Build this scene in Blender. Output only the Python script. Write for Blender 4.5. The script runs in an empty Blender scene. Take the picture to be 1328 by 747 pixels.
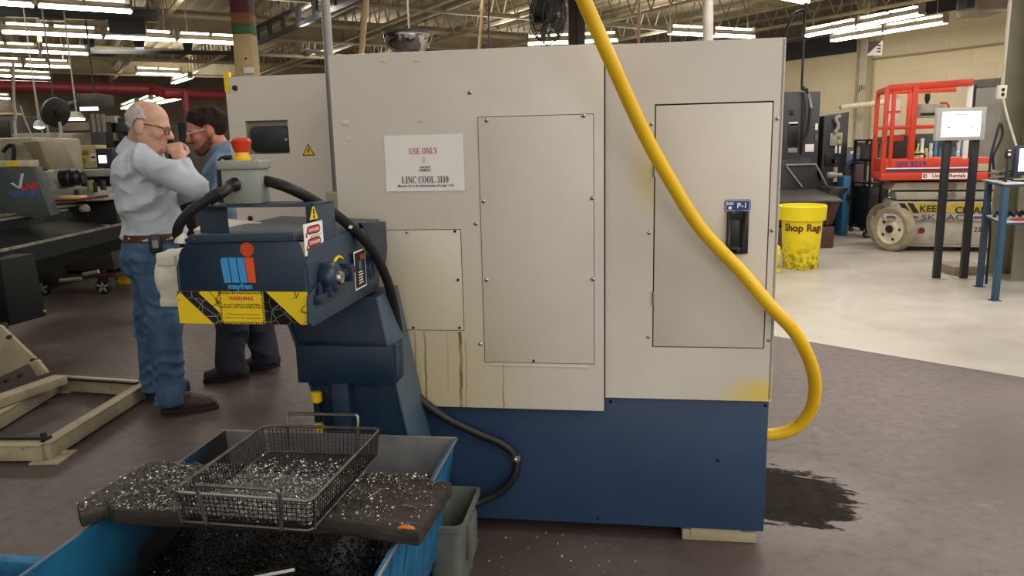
import bpy, bmesh, math, random
import numpy as np
from mathutils import Vector, Matrix
random.seed(11); RNG = np.random.default_rng(5)
scene = bpy.context.scene
COL = scene.collection
pi = math.pi

# ------------------------------------------------------------------ camera model (1328 x 747)
W, H, FPX = 1328, 747, 980.0
PITCH, ROLL, CAMZ = math.radians(10.5), math.radians(-1.3), 1.5
_cp, _sp = math.cos(PITCH), math.sin(PITCH)
_c, _s = math.cos(ROLL), math.sin(ROLL)
FWD = np.array([0, _cp, -_sp]); _up = np.array([0, _sp, _cp]); _r = np.array([1., 0, 0])
RGT = _c*_r + _s*_up; UPV = -_s*_r + _c*_up
CO = np.array([0, 0, CAMZ])
def ray(x, y): return FWD + RGT*((x-W/2)/FPX) - UPV*((y-H/2)/FPX)
def G(x, y, z=0.0):                       # where a sight line meets the level z
    d = ray(x, y); return CO + d*((z-CAMZ)/d[2])
def at(x, y, Y):                          # where a sight line meets the upright plane at distance Y
    d = ray(x, y); return CO + d*(Y/d[1])
def PL(x, y, p, n):
    d = ray(x, y); return CO + d*(np.dot(np.asarray(p)-CO, n)/np.dot(d, n))
cd = bpy.data.cameras.new('camera'); cam = bpy.data.objects.new('camera', cd); COL.objects.link(cam)
cd.sensor_width = 36; cd.sensor_fit = 'HORIZONTAL'; cd.lens = FPX/W*36; cd.clip_start = .05; cd.clip_end = 200
M3 = Matrix((tuple(RGT), tuple(UPV), tuple(-FWD))).transposed()
cam.matrix_world = Matrix.Translation((0, 0, CAMZ)) @ M3.to_4x4()
scene.camera = cam

# machine frame: x along its face to the right, y into it, z up
MO = np.array([.9226, 2.5923, 0]); MX = np.array([.98913, -.14701, 0]); MY = np.array([.14701, .98913, 0])
MM = Matrix(((MX[0], MY[0], 0, MO[0]), (MX[1], MY[1], 0, MO[1]), (0, 0, 1, 0), (0, 0, 0, 1)))
MROT = math.atan2(MX[1], MX[0])
def mL(p): v = np.asarray(p)-MO; return (float(v@MX), float(v@MY), float(p[2]))
def mY(x, y, d): return mL(PL(x, y, MO+MY*d, MY))
def mX(x, y, d): return mL(PL(x, y, MO+MX*d, MX))
def mZ(x, y, z): return mL(G(x, y, z))
def mW(p): return tuple(MO+MX*p[0]+MY*p[1]+np.array([0, 0, p[2]]))

# ------------------------------------------------------------------ materials
def lin(c):
    if isinstance(c, str):
        c = c.lstrip('#'); c = [int(c[i:i+2], 16)/255 for i in (0, 2, 4)]
        c = [x/12.92 if x <= .04045 else ((x+.055)/1.055)**2.4 for x in c]
    return tuple(c[:3])+(1,)
class NT:
    def __init__(s, name):
        s.m = bpy.data.materials.new(name); s.m.use_nodes = True; s.t = s.m.node_tree; s.n = s.t.nodes
        s.b = s.n['Principled BSDF']; s.out = s.n['Material Output']; s.tc = None
    def new(s, t, **k):
        n = s.n.new(t)
        for a, v in k.items(): setattr(n, a, v)
        return n
    def put(s, inp, v):
        if isinstance(v, bpy.types.NodeSocket): s.t.links.new(v, inp)
        else: inp.default_value = v
    def obj(s):
        if not s.tc: s.tc = s.new('ShaderNodeTexCoord')
        return s.tc.outputs['Object']
    def pos(s): return s.new('ShaderNodeNewGeometry').outputs['Position']
    def math(s, op, a, b=None, c=None):
        n = s.new('ShaderNodeMath', operation=op)
        s.put(n.inputs[0], a)
        if b is not None: s.put(n.inputs[1], b)
        if c is not None: s.put(n.inputs[2], c)
        return n.outputs[0]
    def xyz(s, v):
        n = s.new('ShaderNodeSeparateXYZ'); s.put(n.inputs[0], v); return n.outputs
    def noise(s, scale, v=None, detail=4, rough=.55, dist=0, stretch=None):
        n = s.new('ShaderNodeTexNoise'); n.inputs['Scale'].default_value = scale; n.inputs['Detail'].default_value = detail
        n.inputs['Roughness'].default_value = rough; n.inputs['Distortion'].default_value = dist
        v = v or s.obj()
        if stretch:
            mp = s.new('ShaderNodeMapping'); mp.inputs['Scale'].default_value = stretch; s.put(mp.inputs[0], v); v = mp.outputs[0]
        s.put(n.inputs['Vector'], v); return n.outputs['Fac']
    def ramp(s, f, stops):
        n = s.new('ShaderNodeValToRGB'); e = n.color_ramp.elements
        while len(e) < len(stops): e.new(.5)
        for i, (p, c) in enumerate(stops):
            e[i].position = p; e[i].color = lin(c) if not isinstance(c, (int, float)) else (c, c, c, 1)
        s.put(n.inputs[0], f); return n.outputs[0]
    def rng(s, f, a, b, c=0., d=1.):
        n = s.new('ShaderNodeMapRange'); s.put(n.inputs[0], f)
        for i, v in enumerate((a, b, c, d)): n.inputs[i+1].default_value = v
        return n.outputs[0]
    def mix(s, f, a, b):
        n = s.new('ShaderNodeMix', data_type='RGBA'); s.put(n.inputs[0], f); s.put(n.inputs[6], a); s.put(n.inputs[7], b); return n.outputs[2]
    def bump(s, f, strength=.2, dist=.01):
        n = s.new('ShaderNodeBump'); n.inputs['Strength'].default_value = strength; n.inputs['Distance'].default_value = dist
        s.put(n.inputs['Height'], f); s.t.links.new(n.outputs[0], s.b.inputs['Normal'])
    def base(s, c): s.put(s.b.inputs['Base Color'], c)
    def rough(s, c): s.put(s.b.inputs['Roughness'], c)
def pm(name, c, rough=.5, metal=0., var=.12, scale=6., bump=0., bscale=80., spots=None, spec=.5, stretch=None, coat=0.):
    n = NT(name); c = lin(c)
    f = n.noise(scale, detail=5, stretch=stretch)
    lo = tuple(max(0, x*(1-var*1.6)) for x in c[:3])+(1,); hi = tuple(min(1, x*(1+var)) for x in c[:3])+(1,)
    col = n.mix(n.rng(f, .3, .7), lo, hi)
    if spots:                               # (colour, scale, threshold)
        sc, ss, th = spots
        col = n.mix(n.rng(n.noise(ss, detail=6, rough=.65), th, th+.12), col, lin(sc))
    n.base(col); n.b.inputs['Metallic'].default_value = metal
    n.rough(n.rng(f, .2, .8, max(0, rough-.08), min(1, rough+.08)))
    n.b.inputs['Specular IOR Level'].default_value = spec
    n.b.inputs['Coat Weight'].default_value = coat
    if bump: n.bump(n.noise(bscale, detail=4), bump, .01)
    return n.m
def em(name, c, s):
    n = NT(name); f = n.noise(3, detail=1)
    n.base((.8, .8, .8, 1)); n.put(n.b.inputs['Emission Color'], n.mix(f, lin(c), lin(c)))
    n.b.inputs['Emission Strength'].default_value = s; return n.m

# ------------------------------------------------------------------ mesh building
class MB:
    def __init__(s): s.v = []; s.f = []; s.mi = []; s.cur = 0; s.M = None
    def add(s, vs, fs, M=None):
        o = len(s.v); m = M or s.M
        s.v += [tuple(m @ Vector(v)) if m else tuple(v) for v in vs]
        s.f += [tuple(i+o for i in f) for f in fs]; s.mi += [s.cur]*len(fs); return s
    def hexa(s, p, M=None):                 # 4 bottom (ccw from above), 4 top
        return s.add(p, [(3, 2, 1, 0), (4, 5, 6, 7), (0, 1, 5, 4), (1, 2, 6, 5), (2, 3, 7, 6), (3, 0, 4, 7)], M)
    def box(s, x0, x1, y0, y1, z0, z1, M=None):
        return s.hexa([(x0, y0, z0), (x1, y0, z0), (x1, y1, z0), (x0, y1, z0), (x0, y0, z1), (x1, y0, z1), (x1, y1, z1), (x0, y1, z1)], M)
    def extr(s, poly, d, M=None):           # 3-d polygon swept by vector d
        n = len(poly); a = [Vector(p) for p in poly]; d = Vector(d)
        nr = sum(((a[i]-a[0]).cross(a[(i+1) % n]-a[0]) for i in range(n)), Vector())
        if nr.dot(d) > 0: a = a[::-1]
        return s.add(a+[p+d for p in a], [tuple(range(n)), tuple(range(2*n-1, n-1, -1))]+[(i, i+n, (i+1) % n+n, (i+1) % n) for i in range(n)], M)
    def flat(s, poly, M=None): return s.add(poly, [tuple(range(len(poly)))], M)
    def frames(s, pts):
        pts = [Vector(p) for p in pts]; T = []
        for i in range(len(pts)):
            a = pts[max(0, i-1)]; b = pts[min(len(pts)-1, i+1)]; T.append((b-a).normalized())
        u = T[0].orthogonal().normalized(); out = []
        for t in T:
            u = (u-t*u.dot(t)); u = u.normalized() if u.length > 1e-6 else t.orthogonal().normalized()
            out.append((t, u, t.cross(u)))
        return pts, out
    def tube(s, pts, r, n=10, M=None, closed=False):
        pts, fr = s.frames(pts); vs = []; k = len(pts)
        for i, p in enumerate(pts):
            rr = r[i] if hasattr(r, '__len__') else r
            for j in range(n):
                a = 2*pi*j/n; vs.append(p+fr[i][1]*math.cos(a)*rr+fr[i][2]*math.sin(a)*rr)
        fs = []
        for i in range(k if closed else k-1):
            i2 = (i+1) % k
            for j in range(n): fs.append((i*n+j, i*n+(j+1) % n, i2*n+(j+1) % n, i2*n+j))
        if not closed: fs += [tuple(range(n-1, -1, -1)), tuple(range((k-1)*n, k*n))]
        return s.add(vs, fs, M)
    def cyl(s, a, b, r, r2=None, n=16, M=None): return s.tube([a, b], [r, r if r2 is None else r2], n, M)
    def lathe(s, prof, a=(0, 0, 0), axis=(0, 0, 1), n=24, M=None):    # prof: (radius, height)
        ax = Vector(axis).normalized(); u = ax.orthogonal().normalized(); w = ax.cross(u); a = Vector(a); vs = []
        for r, h in prof:
            for j in range(n):
                t = 2*pi*j/n; vs.append(a+ax*h+u*math.cos(t)*r+w*math.sin(t)*r)
        fs = [(i*n+j, i*n+(j+1) % n, (i+1)*n+(j+1) % n, (i+1)*n+j) for i in range(len(prof)-1) for j in range(n)]
        if prof[0][0] > 1e-5: fs.append(tuple(range(n-1, -1, -1)))
        if prof[-1][0] > 1e-5: k = len(prof)-1; fs.append(tuple(range(k*n, (k+1)*n)))
        return s.add(vs, fs, M)
    def ball(s, c, r, n=16, M=None, sc=(1, 1, 1)):
        vs = []; k = n//2
        for i in range(k+1):
            t = pi*i/k
            for j in range(n):
                a = 2*pi*j/n; vs.append((c[0]+r*sc[0]*math.sin(t)*math.cos(a), c[1]+r*sc[1]*math.sin(t)*math.sin(a), c[2]+r*sc[2]*math.cos(t)))
        return s.add(vs, [(i*n+j, (i+1)*n+j, (i+1)*n+(j+1) % n, i*n+(j+1) % n) for i in range(k) for j in range(n)], M)
    def build(s, name, mats, parent=None, bevel=0., ang=38, origin=None, seg=2):
        vs = np.array(s.v, float).reshape(-1, 3)
        if parent is None:
            if origin is None:
                lo, hi = vs.min(0), vs.max(0); origin = ((lo[0]+hi[0])/2, (lo[1]+hi[1])/2, lo[2])
            mw = Matrix.Translation(origin)
        else: mw = WM[parent.name]
        inv = np.array(mw.inverted()); lv = vs @ inv[:3, :3].T + inv[:3, 3]
        me = bpy.data.meshes.new(name); me.from_pydata(lv.tolist(), [], s.f)
        for m in (mats if isinstance(mats, (list, tuple)) else [mats]): me.materials.append(m)
        me.polygons.foreach_set('material_index', s.mi)
        bm = bmesh.new(); bm.from_mesh(me)
        bmesh.ops.remove_doubles(bm, verts=bm.verts, dist=1e-6)
        if bevel:
            ed = [e for e in bm.edges if len(e.link_faces) == 2 and e.calc_face_angle(0) > .6]
            bmesh.ops.bevel(bm, geom=ed, offset=bevel, segments=seg, affect='EDGES', profile=.5, clamp_overlap=True)
        bm.to_mesh(me); bm.free()
        me.polygons.foreach_set('use_smooth', [True]*len(me.polygons)); me.set_sharp_from_angle(angle=math.radians(ang)); me.update()
        o = bpy.data.objects.new(name, me); COL.objects.link(o)
        if parent is None: o.matrix_world = mw
        else: o.parent = parent
        WM[o.name] = mw
        return o
WM = {}
def tag(o, label, cat, group=None, kind=None):
    o['label'] = label; o['category'] = cat
    if group: o['group'] = group
    if kind: o['kind'] = kind
    return o
def struct(o): o['kind'] = 'structure'; return o
def thing(name, label, cat, loc, rz=0., group=None):
    o = bpy.data.objects.new(name, None); COL.objects.link(o); o.empty_display_size = .1
    mw = Matrix.Translation(Vector([float(x) for x in loc])) @ Matrix.Rotation(rz, 4, 'Z'); o.matrix_world = mw; WM[o.name] = mw
    return tag(o, label, cat, group)
def copy_tree(o, mw, label=None, parent=None):
    c = o.copy(); COL.objects.link(c)
    if parent is None:
        c.matrix_world = mw
        if label: c['label'] = label
    else: c.parent = parent
    WM[c.name] = mw
    for ch in list(o.children): copy_tree(ch, mw, None, c)
    return c
def smooth_path(pts, n=8):                  # Catmull-Rom through points
    P = [Vector([float(x) for x in p]) for p in pts]; P = [P[0]*2-P[1]]+P+[P[-1]*2-P[-2]]; out = []
    for i in range(1, len(P)-2):
        for k in range(n):
            t = k/n; a, b, c, d = P[i-1], P[i], P[i+1], P[i+2]
            out.append(.5*((2*b)+(c-a)*t+(2*a-5*b+4*c-d)*t*t+(3*b-a-3*c+d)*t**3))
    return out+[P[-2]]
def plane_M(o, u, v):                       # frame whose x is u, y is v
    u = Vector(u).normalized(); v = Vector(v); v = (v-u*v.dot(u)).normalized(); w = u.cross(v)
    return Matrix(((u.x, v.x, w.x, o[0]), (u.y, v.y, w.y, o[1]), (u.z, v.z, w.z, o[2]), (0, 0, 0, 1)))
def text(body, size, M, mat, parent, name='lettering', align='CENTER', bold=0., sx=1., space=1., lift=.0006):
    cu = bpy.data.curves.new('t', 'FONT'); cu.body = body; cu.size = size; cu.align_x = align; cu.align_y = 'CENTER'
    cu.offset = bold*size; cu.space_character = space; cu.resolution_u = 3
    o = bpy.data.objects.new('t', cu); COL.objects.link(o); bpy.context.view_layer.update()
    me = bpy.data.meshes.new_from_object(o.evaluated_get(bpy.context.evaluated_depsgraph_get()))
    b = MB(); b.add([(v.co.x*sx, v.co.y, lift) for v in me.vertices], [tuple(p.vertices) for p in me.polygons], M)
    bpy.data.objects.remove(o); bpy.data.curves.remove(cu); bpy.data.meshes.remove(me)
    return b.build(name, mat, parent)
# serif capitals drawn as strokes on a 1-high em
def serif(body, size, M, mat, parent, name='lettering', sx=1.):
    T, t, S = .17, .06, .045
    def bar(b, x0, y0, x1, y1, w):
        d = Vector((x1-x0, y1-y0, 0)); n = Vector((-d.y, d.x, 0)).normalized()*w/2
        if abs(d.y) > 1e-6 and abs(d.x) > 1e-6: n = Vector((w/2, 0, 0))
        b.append([(x0-n.x, y0-n.y), (x1-n.x, y1-n.y), (x1+n.x, y1+n.y), (x0+n.x, y0+n.y)])
    def ser(b, x, y, w=.3): b.append([(x-w/2, y), (x+w/2, y), (x+w/2, y+S), (x-w/2, y+S)])
    def arc(b, cx, cy, rx, ry, a0, a1, th=None, k=20):
        for i in range(k):
            q = []
            for a, o in ((a0+(a1-a0)*i/k, 1), (a0+(a1-a0)*(i+1)/k, 1), (a0+(a1-a0)*(i+1)/k, 0), (a0+(a1-a0)*i/k, 0)):
                w = 0 if o else (t+(T-t)*abs(math.cos(a)))
                q.append((cx+(rx-w)*math.cos(a), cy+(ry-w*.75)*math.sin(a)))
            b.append(q)
    def glyph(c):
        b = []
        if c == 'U': bar(b, .17, .3, .17, 1, T); bar(b, .66, .3, .66, 1, t); ser(b, .17, .955, .34); ser(b, .66, .955, .26); arc(b, .39, .3, .3, .31, pi, 2*pi); return b, .86
        if c == 'S': arc(b, .3, .73, .25, .28, .5, 1.5*pi); arc(b, .3, .26, .27, .27, -.85*pi, .5*pi); return b, .66
        if c == 'E': bar(b, .17, 0, .17, 1, T); ser(b, .37, 0, .7); ser(b, .36, .955, .68); ser(b, .38, .48, .3); bar(b, .68, 0, .68, .26, t); bar(b, .66, .76, .66, 1, t); bar(b, .5, .36, .5, .64, t); return b, .8
        if c in 'O0': w = .36 if c == 'O' else .25; arc(b, w+.04, .5, w, .52, 0, 2*pi, k=32); return b, 2*w+.14
        if c == 'N': bar(b, .14, 0, .14, 1, t); bar(b, .7, 0, .7, 1, t); bar(b, .16, 1, .68, 0, T); ser(b, .14, 0, .28); ser(b, .1, .955, .24); ser(b, .7, .955, .28); return b, .88
        if c == 'L': bar(b, .17, 0, .17, 1, T); ser(b, .37, 0, .7); ser(b, .17, .955, .34); bar(b, .69, 0, .69, .3, t); return b, .78
        if c == 'Y': bar(b, .1, 1, .38, .45, T); bar(b, .7, 1, .42, .45, t); bar(b, .4, 0, .4, .48, T); ser(b, .4, 0, .34); ser(b, .12, .955, .34); ser(b, .68, .955, .28); return b, .82
        if c == 'I': bar(b, .2, 0, .2, 1, T); ser(b, .2, 0, .36); ser(b, .2, .955, .36); return b, .44
        if c == 'C': arc(b, .4, .5, .36, .52, .25*pi, 1.75*pi, k=28); bar(b, .68, .68, .68, .98, t); return b, .8
        if c == '3': arc(b, .24, .75, .22, .26, -.5*pi, .85*pi); arc(b, .24, .27, .26, .27, -.85*pi, .5*pi); return b, .58
        if c == '1': bar(b, .25, 0, .25, 1, T); ser(b, .25, 0, .38); bar(b, .1, .86, .22, .98, t); return b, .54
        return b, .36
    x = 0; polys = []
    for ch in body:
        g, w = glyph(ch)
        polys += [[(px+x, py) for px, py in p] for p in g]; x += w
    b = MB(); 
    for p in polys: b.flat([((px-x/2)*size*sx, (py-.5)*size, .0007) for px, py in p], M)
    return b.build(name, mat, parent)
def rrect(w, h, r, n=4):
    out = []
    for cx, cy, a0 in ((w/2-r, h/2-r, 0), (-w/2+r, h/2-r, pi/2), (-w/2+r, -h/2+r, pi), (w/2-r, -h/2+r, 1.5*pi)):
        out += [(cx+r*math.cos(a0+pi/2*k/n), cy+r*math.sin(a0+pi/2*k/n), 0) for k in range(n+1)]
    return out
# ------------------------------------------------------------------ common materials
M_cream = pm('cream_enamel', '#cfc8bc', .42, var=.04, scale=2.5)
M_steel = pm('bright_steel', '#b9b6b0', .32, 1., var=.12, scale=20)
M_black = pm('black_plastic', '#17181a', .42, var=.15)
M_rubber = pm('black_rubber', '#141414', .55, var=.2, scale=15)
M_dark = pm('dark_gap', '#0c0b0a', .9, var=.1)
M_white = pm('white_paper', '#efece8', .7, var=.03)
M_ink = pm('black_ink', '#171515', .7, var=.05)
M_redink = pm('red_ink', '#b23a44', .7, var=.05)
M_yellow = pm('yellow_sticker', '#e9c712', .45, var=.06, scale=12)
M_navy = pm('navy_enamel', '#29405f', .42, var=.10, scale=2.2, spots=('#304766', 9, .64))
M_creampaint = pm('cream_frame_paint', '#aca285', .5, var=.12, scale=9, spots=('#7f755a', 16, .6))

def streak_cream():
    n = NT('cream_panel'); p = n.obj(); x, y, z = n.xyz(p)
    base = n.mix(n.rng(n.noise(2.2, detail=3), .3, .7), lin('#c9c3b8'), lin('#d4cec4'))
    # oily yellow film towards the lower left of the sheet, where the coolant runs
    film = n.math('MULTIPLY', n.rng(z, 1.35, .75), n.rng(x, -.75, -1.25))
    film = n.math('MULTIPLY', film, n.rng(n.noise(3.5, detail=5), .2, .7, .55, 1.))
    col = n.mix(film, base, lin('#cfc294'))
    wob = n.math('MULTIPLY', n.math('SUBTRACT', n.noise(7, detail=4, stretch=(.2, .2, 1)), .5), .03)
    xs = n.math('ADD', x, wob); tot = None
    for x0, w, zt, zb, s in ((-1.300, .004, .834, .54, .7), (-1.263, .005, .834, .56, .75), (-1.178, .003, .834, .6, .35), (-1.128, .0085, .834, .53, 1.),
                             (-1.108, .004, .80, .53, .6), (-.966, .003, .712, .54, .85), (-.955, .002, .71, .66, .4), (-.965, .0016, .72, .69, 1.)):
        m = n.rng(n.math('ABSOLUTE', n.math('SUBTRACT', xs, x0)), w, w*.35)
        m = n.math('MULTIPLY', m, n.math('LESS_THAN', z, zt)); m = n.math('MULTIPLY', m, n.math('GREATER_THAN', z, zb))
        m = n.math('MULTIPLY', m, s); tot = m if tot is None else n.math('MAXIMUM', tot, m)
    tot = n.math('MULTIPLY', tot, n.rng(n.noise(14, detail=3, stretch=(1, 1, .5)), .25, .6, .35, 1.))
    n.base(n.mix(tot, col, lin('#7a5310'))); n.rough(.42); return n.m
M_panel = streak_cream()
def sprayed_cream():
    n = NT('cream_right_panel'); x, y, z = n.xyz(n.obj())
    base = n.mix(n.rng(n.noise(2.2, detail=3), .3, .7), lin('#c8c2b7'), lin('#d3cdc2'))
    def blob(cx, cz, rx, rz):
        a = n.math('POWER', n.math('DIVIDE', n.math('SUBTRACT', x, cx), rx), 2.); b = n.math('POWER', n.math('DIVIDE', n.math('SUBTRACT', z, cz), rz), 2.)
        return n.rng(n.math('ADD', a, b), 1., 0.)
    m = n.math('MAXIMUM', blob(-.04, .60, .16, .085), n.math('MULTIPLY', blob(-.43, 1.43, .09, .2), .55))
    m = n.math('MULTIPLY', m, n.rng(n.noise(9, detail=4), .2, .7, .35, 1.))
    n.base(n.mix(m, base, lin('#d9bd3a'))); n.rough(.42); return n.m
M_rpanel = sprayed_cream()

# ------------------------------------------------------------------ the machine
mach = thing('machine_tool', 'large cream sheet metal machine tool enclosure on a dark blue base', 'machine', MO, MROT)
b = MB(); b.M = MM
b.box(-1.56, -.004, .022, 1.75, .585, 1.832)
b.box(-.016, 0, .0, .06, .585, 1.838)
b.build('housing', M_cream, mach, .004)
b = MB(); b.M = MM; b.box(-1.57, -.002, .03, 1.75, .06, .585); b.build('base', M_navy, mach, .004)
b = MB(); b.M = MM; b.box(-.592, -.004, .0205, .022, .6, 1.83); b.build('door_gap_shade', M_dark, mach)  # dark sheet behind the door, added so its gaps look shaded
# right hand sheet with the door opening
dx0, dx1, dz0, dz1 = -.424, -.032, .778, 1.636
b = MB(); b.M = MM
b.box(-.594, dx0, 0, .02, .583, 1.838); b.box(dx1, -.001, 0, .02, .583, 1.838); b.box(dx0, dx1, 0, .02, .583, dz0); b.box(dx0, dx1, 0, .02, dz1, 1.838)
b.build('right_panel', M_rpanel, mach)
b = MB(); b.M = MM; b.box(dx0+.004, dx1-.004, -.001, .019, dz0+.004, dz1-.005)
door = b.build('door', M_cream, mach, .0015)
hx0, hz1, hx1, hz0 = -.174, 1.268, -.102, 1.122
b = MB(); b.M = MM
b.box(hx0, hx1, -.006, 0, hz0, hz1)
b.box(hx0, hx0+.012, -.016, -.006, hz0, hz1); b.box(hx1-.024, hx1, -.016, -.006, hz0, hz1); b.box(hx0+.012, hx1-.024, -.016, -.006, hz0, hz0+.022); b.box(hx0+.012, hx1-.024, -.016, -.006, hz1-.022, hz1)
b.box(hx0+.012, hx1-.03, -.012, -.006, hz0+.03, hz1-.03)
b.build('handle', M_black, door, .002)
for z0 in (1.39, .935):
    b = MB(); b.M = MM; b.cyl((dx0+.001, -.003, z0), (dx0+.001, -.003, z0+.05), .004); b.build('hinge', M_steel, door)
lm = plane_M(mW((-.139, -.003, 1.287)), MX, (0, 0, 1))
b = MB(); b.extr(rrect(.086, .042, .008), (0, 0, .002), lm)
pl = b.build('door_label', pm('blue_sticker', '#1c3d80', .35, var=.05), mach); pl['label'] = 'blue sticker reading P-1 above the black door handle'
b = MB(); o = rrect(.080, .036, .006); i = rrect(.077, .033, .005); k = len(o)
b.add([(x, y, .0026) for x, y, z in o]+[(x, y, .0026) for x, y, z in i], [(j, (j+1) % k, k+(j+1) % k, k+j) for j in range(k)], lm)
b.build('border_line', M_white, pl)
text('P-1', .026, lm @ Matrix.Translation((.014, 0, .0022)), M_white, pl, bold=.02)
b = MB(); b.flat([(-.026+.006*math.cos(a*pi/8), -.007+.006*math.sin(a*pi/8), .0027) for a in range(16)], lm)
for r in range(2):
    for q in range(4): b.flat([(-.037+q*.006, .003+r*.005, .0027), (-.0325+q*.006, .003+r*.005, .0027), (-.0325+q*.006, .0065+r*.005, .0027), (-.037+q*.006, .0065+r*.005, .0027)], lm)
b.build('emblem', M_white, pl)
# left hand sheet, standing proud
b = MB(); b.M = MM; b.box(-1.569, -.597, -.034, -.002, .541, 1.838); b.build('left_panel', M_panel, mach, .003)
b = MB(); b.M = MM; b.box(-.5965, -.5925, -.018, .004, .583, 1.836); b.build('joint_shadow_strip', M_dark, mach)  # dark strip standing in for the shadow line beside the proud sheet
YL = -.034
def plate(name, x0, x1, z0, z1, mt):
    b = MB(); b.M = MM; b.box(x0-.0019, x1+.0019, YL-.0012, YL, z0-.002, z1+.0022); b.build('gap_shadow_strip', M_dark if name != 'x' else mt, mach)  # dark sheet slightly larger than the plate, painting its gap shadow
    b = MB(); b.M = MM; b.box(x0, x1, YL-.004, YL-.0005, z0, z1); return b.build(name, mt, mach, .001)
a0, a1 = mY(620, 152, YL), mY(771, 467, YL)
plate('access_panel', a0[0], a1[0]-.002, .722, 1.607, M_panel)
b = MB(); b.M = MM; b.box(-1.015, -.65, YL-.003, YL, .706, .714); b.build('drip_ledge', M_panel, mach, .001)
plate('service_cover', -1.445, mY(597, 297, YL)[0], mY(597, 428, YL)[2], mY(597, 298, YL)[2], M_panel)
def screw(px, py, d, mt, r=.0062):
    p = mY(px, py, d); b = MB(); b.M = MM
    b.lathe([(r*1.25, 0), (r*1.25, .0015), (r*.85, .0045), (r*.35, .006), (0, .0061)], (p[0], d, p[2]), (0, -1, 0), 14)
    b.cur = 1; b.lathe([(r*.3, .006), (r*.3, .0064), (0, .0064)], (p[0], d, p[2]), (0, -1, 0), 6)
    o = b.build('screw', [mt, M_dark], mach); return o
for px, py in ((631, 156), (757, 150), (627, 261), (768, 257), (631, 363), (769, 362), (609, 120), (617, 290), (623, 446)): screw(px, py, YL-.004 if px not in (609, 617, 623) else YL, M_steel)
for px, py in ((528, 301),): screw(px, py, YL-.004, M_steel, .005)
for px, py in ((590, 300), (594, 363), (596, 425), (536, 425), (692, 468)): screw(px, py, YL-.004, M_dark, .004)
for px, py in ((1008, 154), (845, 161), (842, 302), (1001, 299), (841, 437), (997, 441)): screw(px, py, 0, M_steel, .0055)
for px, py in ((792, 521), (993, 526), (776, 672), (931, 597)): screw(px, py, .03, M_dark, .005)
# leftover tape pads and a label on the sheet
for px, py, w in ((497, 79, .02), (541, 78, .022), (448, 159, .026), (546, 157, .02), (452, 181, .018)):
    p = mY(px, py, YL); b = MB(); b.M = MM; b.box(p[0]-w/2, p[0]+w/2, YL-.002, YL, p[2]-w*.28, p[2]+w*.28); b.build('tape_pad', pm('old_tape', '#d9cda6', .6), mach, .0008)
# levelling feet
for x0, x1, y0 in ((-.300, -.022, .05), (-1.52, -1.25, .05), (-.30, -.03, 1.4), (-1.5, -1.25, 1.4)):
    b = MB(); b.M = MM
    b.box(x0, x1, y0, y0+.2, 0, .045); b.box(x0+.03, x1-.06, y0-.004, y0+.2, .012, .061); b.cyl((x1-.03, y0+.05, .03), (x1-.03, y0+.05, .06), .02)
    b.build('levelling_foot', M_creampaint, mach, .005)
# electrical cabinet on the left end, behind the conveyor
CY = .6
cx0, cx1 = mY(291, 98, CY)[0], -1.56
b = MB(); b.M = MM
wx0, wz1 = mY(318, 157, CY)[0], mY(318, 157, CY)[2]; wx1, wz0 = mY(376, 199, CY)[0], mY(376, 199, CY)[2]
b.box(cx0, wx0, CY, CY+.05, .93, 1.842); b.box(wx1, cx1, CY, CY+.05, .93, 1.842); b.box(wx0, wx1, CY, CY+.05, .93, wz0); b.box(wx0, wx1, CY, CY+.05, wz1, 1.842)
b.box(cx0+.001, cx1, CY+.05, CY+.75, .93, 1.841)
cab = b.build('electrical_cabinet', M_cream, mach)
b = MB(); b.M = MM; b.box(wx0, wx1, CY+.035, CY+.049, wz0, wz1); b.build('window_recess', pm('beige_recess', '#aca390', .5), cab)
b = MB(); b.M = MM
c0, c1 = mY(323, 164, CY), mY(374, 197, CY); w, h = c1[0]-c0[0], c0[2]-c1[2]; ct = ((c0[0]+c1[0])/2, (c0[2]+c1[2])/2)
q = .016; oc = [(-w/2+q, -h/2), (w/2-q, -h/2), (w/2, -h/2+q), (w/2, h/2-q), (w/2-q, h/2), (-w/2+q, h/2), (-w/2, h/2-q), (-w/2, -h/2+q)]
b.extr([(ct[0]+x, CY+.034, ct[1]+z) for x, z in oc], (0, -.03, 0)); b.build('window_cover', pm('charcoal_cover', '#23272b', .4), cab, .004)
for px, py in ((325, 181), (372, 181)):
    p = mY(px, py, CY+.004); b = MB(); b.M = MM; b.cyl((p[0], CY+.004, p[2]), (p[0], CY-.004, p[2]), .006); b.build('screw', M_steel, cab)
for px, py in ((305, 114), (325, 283)):
    p = mY(px, py, CY); b = MB(); b.M = MM; b.lathe([(.012, 0), (.012, .006), (.008, .008), (0, .008)], (p[0], CY, p[2]), (0, -1, 0), 16); b.build('lock', M_black, cab)
p = mY(400, 194, CY); lm = plane_M(mW((p[0], CY, p[2])), MX, (0, 0, 1))
b = MB(); b.extr([(-.03, -.026, 0), (.03, -.026, 0), (0, .027, 0)], (0, 0, .001), lm); b.cur = 1
b.extr([(-.024, -.0225, .001), (.024, -.0225, .001), (0, .020, .001)], (0, 0, .0004), lm); b.cur = 0
b.extr([(.004, .010, .0016), (-.006, -.006, .0016), (-.001, -.006, .0016), (-.004, -.018, .0016), (.007, -.002, .0016), (.001, -.002, .0016), (.006, .010, .0016)], (0, 0, .0003), lm)
b.build('shock_warning_triangle', [M_ink, M_yellow], cab)
p = mY(288, 107, CY+.02); b = MB(); b.M = MM; b.box(cx0-.003, cx0+.022, CY-.002, CY+.02, p[2]-.045, p[2]+.042)
b.build('yellow_label', M_yellow, cab)
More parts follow.
